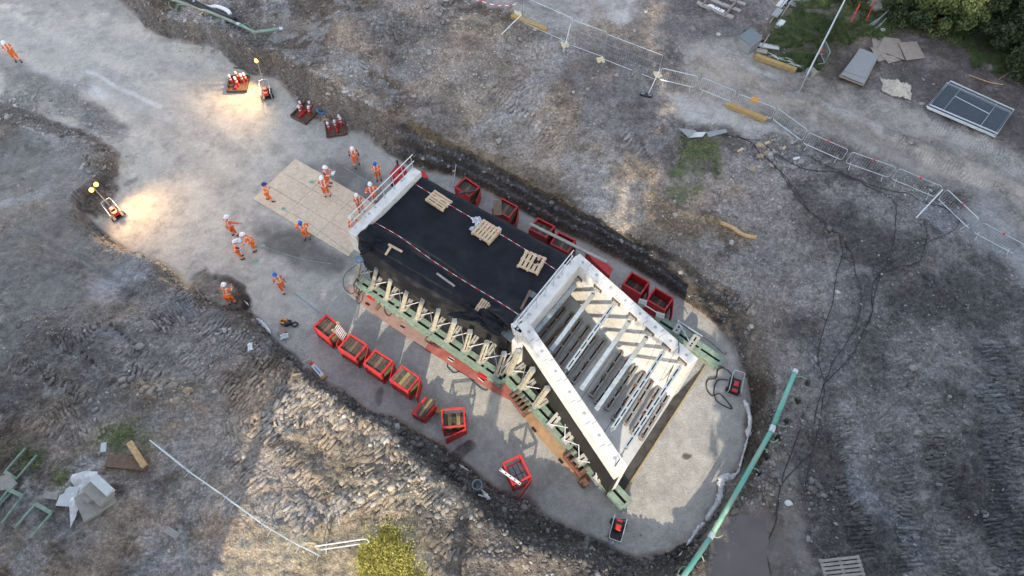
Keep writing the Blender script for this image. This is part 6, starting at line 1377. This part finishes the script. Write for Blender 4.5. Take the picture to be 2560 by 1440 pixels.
# ------------------------------------------------------------------ green pump pipes with side hoses
def gpipe(px,label,r=.115,mt='green_pipe'):
    w_=[G(u,v,.3) for u,v in px]; 
    t=thing('header_pipe',label,'pipe',w_[0],0,'green dewatering pipes')
    m=MB(); m.tube(w_,r,10); m.build('pipe',mt,t,True)
    for e,n_ in ((w_[0],w_[1]),(w_[-1],w_[-2])): d=(n_-e).normalized(); m=MB(); m.tube([e-d*.12,e+d*.10],r*1.15,10); m.build('coupling','galv',t)
    return w_
zG=lambda x,y:(1640+x/2.667,900+y/2.667)
gpipe([zG(912,95),zG(762,465)],'bright green pipe section with its open end by the bore holes')
gpipe([zG(758,480),zG(520,900),zG(360,1175)],'long green pipe section along the right rim of the pit')
gpipe([zG(355,1185),zG(215,1390),zG(150,1480)],'muddy green pipe section leaving the photo at the bottom')
gpipe([(385,-14),(430,6),(520,36),(600,70)],'muddy green pipe section along the top of the haul road bank',.10,'pipe_muddy'); gpipe([(603,71),(640,90),(706,81)],'bent muddy green pipe end above the road floodlight',.10,'pipe_muddy')
def ghose(px,label,dz=.25,r=.028):
    w_=[G(u,v,dz if i<len(px)-1 else .02) for i,(u,v) in enumerate(px)]; m=MB(); m.tube(smooth_path(w_,5),r,6); tag(m.build('riser_hose','green_hose',smooth=True),label,'hose','riser hoses from the green pipes')
for i,(a,l) in enumerate(([[(910,130),(950,123),(1000,128)],'topmost'],[[(860,250),(890,238),(930,262),(945,275)],'second'],[[(790,410),(810,445),(850,455),(870,440)],'third'],[[(738,540),(770,558),(800,545),(808,530)],'fourth'],[[(695,605),(720,605),(748,610)],'fifth'],[[(610,735),(640,730),(670,745),(688,755)],'sixth'],[[(500,965),(460,965),(440,1000),(435,1025)],'seventh'],[[(370,1180),(400,1190),(430,1175),(440,1155)],'eighth'],[[(285,1295),(300,1320),(322,1348)],'ninth'],[[(205,1390),(170,1385),(148,1405),(142,1436)],'lowest'])):
    ghose([zG(*p) for p in a],'thin green riser hose from the right rim pipe, the %s one'%l)
for i,(px,l) in enumerate(([[(425,10),(428,24),(445,28)],'nearest the top edge'],[[(470,20),(450,18),(440,30)],'second along'],[[(556,50),(548,60),(530,58)],'beside the boulder'],[[(603,72),(620,66),(640,82)],'at the joint'],[[(650,85),(640,92),(641,100)],'below the bend'])): ghose(px,'thin pale riser hose from the haul road pipe, '+l,.2,.022)
w_=[G(u,v,.25) for u,v in ((455,-14),(470,2),(500,20),(530,34),(560,48),(590,58))]; m=MB(); m.tube(smooth_path(w_,5),.2,10); tag(m.build('black_pipe','black_rubber',smooth=True),'thick black pipe beside the muddy green pipe at the top','pipe')
w_=[G(u,v,.3) for u,v in ((462,2),(490,14),(520,25),(550,27),(572,36),(580,46))]; m=MB(); m.tube(smooth_path(w_,5),[.09+.05*(i>12) for i in range(26)],9); tag(m.build('white_hose','white_plastic',smooth=True),'shiny white layflat hose on the black pipe at the top','hose')
# cables over the right field
CB=[([(1790,340),(1850,345),(1900,385),(1960,440),(2020,525),(2060,560),(2100,600),(2105,640),(2090,690),(2080,760),(2060,820),(2045,880),(2050,920),(2060,950)],'black cable running the length of the yard nearest the pit'),
    ([(1900,385),(1950,430),(2000,505),(2040,540),(2085,580),(2130,640),(2140,690),(2150,780),(2120,850),(2085,900),(2070,940),(2060,960),(2050,1050),(2030,1130),(2010,1230)],'black cable through the middle of the yard tangle'),
    ([(1840,340),(1920,370),(2000,420),(2110,440),(2200,480),(2240,520),(2235,600),(2215,660),(2190,720),(2180,780),(2150,850),(2120,900),(2075,945),(2055,970),(2035,1060)],'black cable swinging out towards the barriers'),
    ([(2020,390),(2100,430),(2200,470),(2310,505),(2360,520),(2395,545),(2385,575),(2330,600),(2260,640),(2210,670),(2190,700)],'black cable looping beyond the long brace'),
    ([(2310,550),(2315,600),(2305,640),(2290,660),(2240,670),(2195,690),(2180,720),(2178,790),(2150,840)],'black cable dropping from the foot of the long brace'),
    ([(2010,1030),(1990,1100),(1960,1180),(1945,1250),(1940,1300),(1920,1350)],'black cable crossing the clods towards the puddle'),
    ([(2030,1130),(1980,1180),(1950,1220),(1945,1270)],'faint black cable joining the clods below the bore holes'),([(1700,400),(1720,350),(1780,335),(1850,345),(1890,370)],'thin black cable along the upper edge of the grass patch')]
for px,l in CB:
    w_=drape(smooth_path([G(u,v) for u,v in px],6),.03,.2); m=MB(); m.tube(w_,.021,5); tag(m.build('cable','cable',smooth=True),l,'cable','black cables over the yard')
# ------------------------------------------------------------------ scraps
def strip(px,wd,label,mt='white_sheet',dz=.06,name='membrane_strip'):
    w_=smooth_path([G(u,v,dz) for u,v in px],5); m=MB(); r=random.Random(len(px))
    n=len(w_); L=[]
    for i,p in enumerate(w_):
        d=(w_[min(i+1,n-1)]-w_[max(i-1,0)]).normalized(); nn=Vector((d.y,-d.x,0)); k=wd*(.5+.7*abs(mn.noise(Vector((i*.35,wd*9,0))))*2)*min(1,(min(i,n-1-i)+.3)/3)
        L.append((p-nn*k+Vector((0,0,r.uniform(0,.06))),p+nn*k*.2+Vector((0,0,.12+r.uniform(0,.08))),p+nn*k+Vector((0,0,r.uniform(0,.05)))))
    vs=[q for l in L for q in l]; fs=[]
    for i in range(n-1):
        for j in range(2): a=i*3+j; fs.append((a,a+1,a+4,a+3))
    nv=len(vs); vs+= [q-Vector((0,0,.015)) for q in vs]; fs+=[tuple(reversed([a+nv for a in f])) for f in fs]
    for i in range(n-1):
        for a in (i*3,i*3+2): fs.append((a,a+3,a+3+nv,a+nv))
    m.add(vs,fs); return tag(m.build(name,mt,smooth=True),label,'sheeting')
strip([(1858,1002),(1868,1020),(1874,1050),(1872,1080),(1868,1095)],.16,'white geotextile strip curling at the upper right rim of the pit'); strip([(1868,1095),(1862,1120),(1853,1150),(1845,1180),(1838,1190)],.06,'thin white geotextile edge along the right rim')
strip([(1842,1185),(1825,1195),(1808,1192),(1802,1210),(1800,1235),(1795,1255),(1775,1285),(1765,1305)],.22,'broad crumpled white geotextile flap on the lower right rim'); strip([(1762,1308),(1745,1322),(1730,1345),(1715,1365)],.12,'white geotextile tail at the lower right rim'); strip([(1705,1378),(1698,1390),(1686,1394)],.04,'last scrap of white geotextile at the bottom rim')
strip([(643,798),(655,808),(668,822),(679,838)],.12,'white geotextile strip on the left bank above the orange bag'); strip([(613,754),(620,762),(624,767)],.04,'small white curl of sheeting near the hollow'); strip([(1147,1162),(1160,1172),(1178,1182)],.07,'pale plastic scrap at the foot of the bank below the open crate')
strip([(1207,1228),(1216,1242),(1226,1250)],.10,'long white scrap lying below the round bucket')
crumple('white_rag',P(711,841,.05),.22,.17,.12,'white_plastic','small white bag beside the brick on the gravel','bag',.3,4)
p=P(706,831,.0); m=MB(); m.box((p.x,p.y,.05),(.42,.22,.08),.55,bev=.01); tag(m.build('brick_slab','pink_mat'),'pinkish flat slab beside the small white bag','slab')
crumple('white_scrap',G(626,868,.03),.12,.2,.15,'white_plastic','white scrap of plastic alone on the ridged spoil','plastic',.3,9,14,12)
p=P(722,812,0); m=MB()
for k in range(5): 
    c=Vector((p.x+random.uniform(-.35,.35),p.y+random.uniform(-.2,.2),.12)); m.tube([c+Vector((math.cos(a*.7)*.17,math.sin(a*.7)*.12,.05*math.sin(a*2+k))) for a in range(9)],.045,6,closed=True,mi=k%2)
m.box((p.x,p.y,.12),(.4,.22,.2),.4,bev=.05,mi=0); tag(m.build('tool_harness',['black_rubber','orange_sign'],smooth=True),'heap of black and orange straps and tools on the gravel','harness')
a,c=P(776,906,.15),P(812,946,.15); t=thing('marker_board','white and blue marker board with a red end lying on the bank foot','marker board',(a+c)/2,0)
m=MB(); m.bar(a.lerp(c,.15),a.lerp(c,.88),.22,.07); m.build('board','rail_white',t); m=MB(); m.bar(a,a.lerp(c,.16),.2,.09); m.build('red_end','red_bright',t); m=MB(); m.bar(a.lerp(c,.86),c,.32,.12); m.build('yellow_end','beam_yellow',t); m=MB(); m.bar(a.lerp(c,.3)+Vector((0,0,.04)),a.lerp(c,.7)+Vector((0,0,.04)),.06,.01); m.build('blue_stripe','blue_plastic',t)
p=G(1194,1217); m=MB(); n=18; ro,ri=.24,.20
vs=[(p.x+math.cos(2*math.pi*k/n)*r,p.y+math.sin(2*math.pi*k/n)*r,p.z+z) for r,z in ((ro,0),(ro,.42),(ri,.42),(ri,.05)) for k in range(n)]
m.add(vs,[(i*n+k,i*n+(k+1)%n,(i+1)*n+(k+1)%n,(i+1)*n+k) for i in range(3) for k in range(n)]+[tuple(3*n+k for k in range(n))]); tag(m.build('bucket','grey_panel',smooth=True),'round grey open bucket standing at the foot of the lower bank','bucket')
for i,(a,c) in enumerate((((1204,1226),(1226,1250)),((1196,1238),(1222,1246)))): m=MB(); m.bar(G(*a,.12),G(*c,.12),.07,.03); tag(m.build('white_lath','rail_white'),['upper','lower'][i]+' thin white lath beside the round bucket','lath','white laths by the bucket')
# lower left
A,B=G(273,1155),G(372,1164); m=MB(); m.bar(A+Vector((0,0,.15)),B+Vector((0,0,.15)),.55,.25); tag(m.build('timber_beam','timber_brown'),'broad brown timber beam under the leaning yellow one','timber beam')
A,B=G(333,1112),G(373,1172); m=MB(); m.bar(A+Vector((0,0,.35)),B+Vector((0,0,.45)),.26,.14); tag(m.build('timber_beam','log_wood'),'split yellow timber beam lying across the broad brown one','timber beam')
def patchsheet(px,label,mt,name,h=.35,seed=1,cat='sheet'):
    g=[G(u,v) for u,v in px]; c=sum(g,Vector())/len(g); m=MB(); n=len(g); vs=[c+Vector((0,0,h))]; fs=[]
    K=7; pts=[]
    for i in range(n):
        for k in range(4): pts.append(g[i].lerp(g[(i+1)%n],k/4))
    N=len(pts); rings=[]
    for j in range(K):
        f=(j+1)/K
        for i,p in enumerate(pts): q=c.lerp(p,f); q.z=TZ(q.x,q.y)+.06+h*(1-f)*(.6+.6*mn.noise(Vector((q.x*2.5,q.y*2.5,seed))))+.10*abs(mn.noise(Vector((q.x*4,q.y*4,seed)))); vs.append(q)
    for i in range(N): fs.append((0,1+i,1+(i+1)%N))
    for j in range(K-1):
        for i in range(N): a=1+j*N; fs.append((a+i,a+N+i,a+N+(i+1)%N,a+(i+1)%N))
    m.add(vs,fs); return tag(m.build(name,mt,smooth=True),label,cat)
patchsheet([(182,1188),(215,1178),(248,1180),(235,1205),(215,1245),(195,1280),(179,1322),(175,1260),(178,1235),(196,1232),(180,1205)],'torn white plastic sheet pointing downward on the lower left ground','white_sheet','plastic_sheet',.05)
slabp(172,1242,.85,.75,1.5,'square white slab on the edge of the torn white sheet','white_kerb',.08,'slab','slab')
for (u,v,L,W,h,dz,rz,l) in ((245,1254,2.2,2.1,.3,0,.65,'lowest broad concrete slab of the block pile'),(262,1236,1.9,1.2,.3,.32,-.6,'upper concrete block of the pile, pale and ribbed'),(243,1246,.9,.6,.22,.34,.95,'small concrete block standing on the pile')):
    slabp(u,v,L*.62,W*.60,rz if 'upper' not in l else -.62,l,'block_concrete',h,'concrete_block','concrete block',dz)
slabp(275,1222,1.15,.36,-.62,'whitish kerb block along the upper edge of the block pile','white_kerb',.25,'concrete_block','concrete block',.5)
def uframe(p0,p1,wd,label):
    a,c=G(*p0,.15),G(*p1,.15); d=(c-a).normalized(); nn=Vector((d.y,-d.x,0))*wd; t=thing('trestle',label,'frame',a,0,'pale green steel frames at the lower left')
    for s in (0,1): m=MB(); m.bar(a+nn*s,c+nn*s,.07,.10); m.build('leg','green_steel',t)
    m=MB(); m.bar(a,a+nn,.16,.11); m.build('end_plate','green_steel',t)
uframe((35,1232),(-15,1290),.75,'pale green U frame nearest the left edge'); uframe((62,1242),(10,1310),.75,'pale green U frame in the middle of the three'); uframe((95,1262),(42,1322),-.9,'pale green U frame lying lowest of the three')
uframe((18,1182),(70,1122),.7,'grey green U frame standing by the green weeds')
sheet([(0,1190),(22,1186),(40,1208),(30,1222),(0,1226)],.1,.15,'grey brown block cut off by the left edge','block_concrete','concrete_block')
slabp(130,1240,.6,.3,-.1,'small flat tile beside the torn white sheet','block_concrete',.06,'tile','tile'); slabp(431,1332,.7,.3,-.5,'flat grey tile lying on the pale lower left ground','block_concrete',.06,'tile','tile'); slabp(260,1119,.25,.45,.2,'small white tile next to the weeds','white_kerb',.05,'tile','tile')
pallet([(2066,1407),(2140,1399),(2152,1450),(2078,1458)],1.45,'weathered grey pallet at the bottom edge of the right field','pallet_grey',7,None,1.75,1.15)
# puddles
struct((lambda m:(m.add([(P(u,v,1.17)) for u,v in ((1790,1300),(1850,1285),(1905,1292),(1925,1330),(1918,1400),(1930,1470),(1770,1480),(1752,1400),(1760,1340))][::-1],[tuple(range(9))]),m.build('water','water_grey'))[1])(MB()))
# ------------------------------------------------------------------ vegetation
def grasspatch(name,px,n,h,mt,label,seed):
    r=np.random.default_rng(seed); us=[p[0] for p in px]; vs_=[p[1] for p in px]; sel=(UU>min(us))&(UU<max(us))&(VV>min(vs_))&(VV<max(vs_))&(cellA<.01)
    idx=np.nonzero(sel.ravel())[0]; X=UU.ravel()[idx]; Y=VV.ravel()[idx]; ins=inside(X,Y,px)&(vn(GX.ravel()[idx],GY.ravel()[idx],.6,seed)>-.12); idx=idx[ins]
    pick=r.choice(idx,n); bx=GX.ravel()[pick]+r.uniform(-.04,.04,n); by=GY.ravel()[pick]+r.uniform(-.04,.04,n); bz=GH.ravel()[pick]
    a=r.uniform(0,6.28,n); L=h*r.uniform(.4,1.3,n); w=.012+.02*r.random(n); le=r.uniform(.3,1.1,n); la=r.uniform(0,6.28,n)
    p0=np.stack([bx-np.cos(a)*w,by-np.sin(a)*w,bz],-1); p1=np.stack([bx+np.cos(a)*w,by+np.sin(a)*w,bz],-1); p2=np.stack([bx+np.cos(la)*L*le,by+np.sin(la)*L*le,bz+L*.7],-1)
    co=np.stack([p0,p1,p2],1).reshape(-1,3).astype(np.float32); f=np.arange(3*n,dtype=np.int32)
    me=bpy.data.meshes.new(name); me.vertices.add(3*n); me.vertices.foreach_set('co',co.ravel()); me.loops.add(3*n); me.loops.foreach_set('vertex_index',f); me.polygons.add(n); me.polygons.foreach_set('loop_start',np.arange(0,3*n,3,dtype=np.int32)); me.polygons.foreach_set('loop_total',np.full(n,3,np.int32)); me.update(calc_edges=True); me.materials.append(M[mt])
    ob=bpy.data.objects.new(name,me); COL.objects.link(ob); return tag(ob,label,'grass',kind='stuff')
grasspatch('grass',[(1680,430),(1700,350),(1795,342),(1785,440),(1715,495),(1665,480)],3500,.09,'weed','patch of green grass beside the yard cables',1)
grasspatch('grass',[(1900,120),(1985,0),(2120,-40),(2110,20),(2060,100),(2040,170),(1960,165)],22000,.22,'grass_blade','rough grass verge between the cable trough and the tall fence',2)
grasspatch('grass',[(2070,100),(2120,10),(2200,-40),(2620,-40),(2620,230),(2450,170),(2340,90),(2180,85),(2080,130)],30000,.3,'grass_blade','ground cover under the shrubs at the top right',3)
grasspatch('scrub',[(900,1440),(905,1390),(930,1350),(960,1315),(1005,1310),(1030,1350),(1040,1400),(1060,1460),(900,1460)],13000,.26,'foliage_bush','sunlit yellow green scrub around the bush at the bottom',14)
grasspatch('weeds',[(235,1075),(300,1050),(345,1085),(320,1120),(270,1130),(240,1110)],900,.08,'weed','green weeds by the yellow timber on the left',4)
grasspatch('weeds',[(40,1115),(90,1120),(100,1160),(50,1175),(30,1150)],400,.08,'weed','green weeds beside the grey green frame',5)
grasspatch('weeds',[(140,1160),(190,1170),(185,1215),(150,1220)],350,.08,'weed','green weeds above the torn white sheet',6)
def leafcloud(centers,n,ls,seed,flat=.6):
    """centers: (x,y,z,r); leaf sized quads spread through the clumps"""
    r=np.random.default_rng(seed); C_=np.array(centers); w=C_[:,3]**2; k=r.choice(len(C_),n,p=w/w.sum())
    d=r.normal(size=(n,3)); d/=np.linalg.norm(d,axis=1)[:,None]; rad=C_[k,3]*(r.random(n)**.4); pos=C_[k,:3]+d*rad[:,None]*np.array([1,1,flat+.2])
    a=r.normal(size=(n,3)); a/=np.linalg.norm(a,axis=1)[:,None]; b_=np.cross(a,r.normal(size=(n,3))); b_/=np.linalg.norm(b_,axis=1)[:,None]; s=(ls*r.uniform(.6,1.4,n))[:,None]
    q=np.stack([pos-a*s,pos+b_*s*.5,pos+a*s,pos-b_*s*.5],1).reshape(-1,3).astype(np.float32); return q
def leafmesh(name,q,mt,parent):
    n=len(q)//4; me=bpy.data.meshes.new(name); me.vertices.add(4*n); me.vertices.foreach_set('co',q.ravel()); me.loops.add(4*n); me.loops.foreach_set('vertex_index',np.arange(4*n,dtype=np.int32)); me.polygons.add(n); me.polygons.foreach_set('loop_start',np.arange(0,4*n,4,dtype=np.int32)); me.polygons.foreach_set('loop_total',np.full(n,4,np.int32)); me.update(calc_edges=True); me.materials.append(M[mt])
    ob=bpy.data.objects.new(name,me); COL.objects.link(ob); ob.parent=parent; return ob
def tree(x,y,z,R_,H,n,ls,mt,label,seed,name='tree',cat='tree',group=None,clumps=40,low=.15):
    r=random.Random(seed); t=thing(name,label,cat,(x,y,z),0,group)
    m=MB(); tip=Vector((x+r.uniform(-.3,.3),y+r.uniform(-.3,.3),z+H*.8)); b0=Vector((x,y,z-.2)); m.tube([b0,b0.lerp(tip,.4),tip],[H*.035,H*.022,H*.006],7)
    cs=[]
    for k in range(clumps):
        a=r.uniform(0,6.28); f=r.uniform(0,1)**.6; zz=low+(1-low)*r.random(); rr=R_*f*math.sqrt(max(.05,1-((zz-.45)/.62)**2)); c=(rr*math.cos(a),rr*math.sin(a),H*zz); cs.append((*c,R_*r.uniform(.16,.34)))
        if k%3==0: m.tube([b0.lerp(tip,zz*.7),Vector((x+c[0],y+c[1],z+c[2]))],[H*.010,H*.003],4)
    m.build('trunk','bark',t)
    leafmesh('crown',leafcloud(cs,n,ls,seed),mt,t); return t
def gtree(u,v,R_,H,n,ls,mt,label,seed,**k): p=G(u,v); return tree(p.x,p.y,p.z,R_,H,n,ls,mt,label,seed,**k)
sh='shrubs and trees at the top right corner'
gtree(2262,52,1.7,3.,9000,.10,'foliage_dark','dark scrubby shrub behind the rubble heap',1,group=sh,name='shrub',cat='shrub')
gtree(2350,75,2.1,3.8,11000,.11,'foliage_pale','pale yellow green feathery shrub in the middle of the thicket',2,group=sh,name='shrub',cat='shrub')
gtree(2430,70,2.,3.4,9000,.11,'foliage_dark','dark shrub just right of the pale feathery one',3,group=sh,name='shrub',cat='shrub')
gtree(2500,120,2.2,4.0,12000,.11,'foliage_dark','dark tangled tree left of the corner',4,group=sh)
gtree(2560,80,2.8,5.,12000,.12,'foliage_dark','dark tree at the very top right corner',5,group=sh)
gtree(2570,200,1.8,2.6,8000,.10,'foliage_dark','low dark shrub on the right edge above the fence stack',6,group=sh,name='shrub',cat='shrub')
gtree(2290,10,2.1,3.8,9000,.11,'foliage_dark','dark tree behind the top edge left of the pale shrub',7,group=sh)
gtree(2410,5,2.3,4.2,9000,.12,'foliage_dark','dark tree behind the pale feathery shrub',8,group=sh)
gtree(2130,0,1.4,2.4,6000,.10,'foliage_dark','dark green bush by the top end of the tall fence',9,group=sh,name='shrub',cat='shrub')
p=G(963,1392); t=tree(p.x,p.y,p.z,1.4,.4,3000,.04,'foliage_bush','large sunlit yellow green bush at the bottom of the photo',21,name='bush',cat='bush',clumps=50,low=.1)
p=G(1000,1450); tree(p.x,p.y,p.z,1.0,.4,1500,.04,'foliage_bush','smaller sunlit bush cut off by the bottom edge',22,name='bush',cat='bush',clumps=30,low=.1)
for i,(a,mid,c) in enumerate((((2420,190),(2470,210),(2505,214)),((2495,201),(2520,185),(2535,178)))): m=MB(); m.tube([G(*a,.08),G(*mid,.14),G(*c,.08)],.025,5); tag(m.build('fallen_branch','log_wood'),['long','short'][i]+' dead branch on the dark ground above the fence stack','branch')
# unseen trees added to the south: crowns and gap shape where sunlight falls
def added_shade_tree(x,y,H,R_,low,label,seed,n=9000):
    r=random.Random(seed); t=thing('added_shade_tree',label,'tree',(x,y,1.5),0,'unseen trees added to shape the sunlight')
    b0=Vector((x,y,0)); tip=Vector((x,y,H*.92)); m=MB(); m.tube([b0,b0.lerp(tip,.5),tip],[.45,.3,.08],9)
    cs=[]; z=low*H+R_*.4; K=0
    while z<H-R_*.2:
        for k in range(5):
            a=r.uniform(0,6.28); f=r.uniform(.0,.75); rr=R_*f; cs.append((rr*math.cos(a),rr*math.sin(a),z-1.5+r.uniform(-.8,.8),R_*r.uniform(.38,.55))); 
        m.tube([Vector((x,y,z)),Vector((x+cs[-1][0],y+cs[-1][1],z+.6))],[.12,.04],4)
        z+=R_*.32
    m.build('trunk','bark',t); leafmesh('crown',leafcloud(cs,n,.34,seed,.9),'foliage_dark',t)
YT=-10.
gi=0
rs=random.Random(5)
for x in np.arange(-52,38,3.4):
    if -17.5<x<6.4: continue
    added_shade_tree(float(x),YT+rs.uniform(-1.,1.),rs.uniform(31,34),3.1,.12,'tall dense tree in the belt beyond the bottom of the photo, added for shade',100+gi,13000); gi+=1
for x in (-15.2,-5.0,7.0): added_shade_tree(x,YT,rs.uniform(32,34),5.6,.58,'high crowned tree in the front row beyond the bottom of the photo, added for shade',200+gi,22000); gi+=1
for x in np.arange(-50,38,3.8):
    if -18.5<x<7: continue
    added_shade_tree(float(x),YT-4+rs.uniform(-1.,1.),rs.uniform(29,33),3.1,.12,'tall dense tree in the rear row beyond the bottom of the photo, added for shade',300+gi,9000); gi+=1
for x in (-15.97,-5.77,6.23): added_shade_tree(x,YT-4,34,6.1,.63,'high crowned tree in the rear row beyond the bottom of the photo, added for shade',400+gi,20000); gi+=1
SUN=1.8; EXPO=1.68
# ------------------------------------------------------------------ camera, sky, sun, render
cd=bpy.data.cameras.new('camera'); cam=bpy.data.objects.new('camera',cd); COL.objects.link(cam); cam.location=(0,0,CH); cam.rotation_euler=(TH,0,0)
cd.sensor_width=36; cd.lens=24; cd.clip_end=2000; scene.camera=cam
w=bpy.data.worlds.new('World'); scene.world=w; w.use_nodes=True; nt=w.node_tree; bg=nt.nodes['Background']; sk=nt.nodes.new('ShaderNodeTexSky'); sk.sky_type='NISHITA'; sk.sun_disc=False
sk.sun_elevation=R(30.5); sk.sun_rotation=R(191); hs=nt.nodes.new('ShaderNodeHueSaturation'); hs.inputs['Saturation'].default_value=.5; nt.links.new(sk.outputs[0],hs.inputs['Color']); nt.links.new(hs.outputs[0],bg.inputs[0]); bg.inputs[1].default_value=.15
sl=bpy.data.lights.new('sun','SUN'); sl.energy=SUN; sl.angle=R(.5); sl.color=(1,.86,.66); so=bpy.data.objects.new('sun',sl); COL.objects.link(so)
d=Vector((math.cos(R(79.3))*math.cos(R(30.5)),math.sin(R(79.3))*math.cos(R(30.5)),-math.sin(R(30.5)))); so.rotation_euler=d.to_track_quat('-Z','Y').to_euler(); so.location=(0,-20,40)
vs_=scene.view_settings; vs_.view_transform='Standard'; vs_.look='None'; vs_.gamma=1; vs_.exposure=EXPO; vs_.use_curve_mapping=False
scene.render.engine='CYCLES'; scene.render.resolution_x=1024; scene.render.resolution_y=576
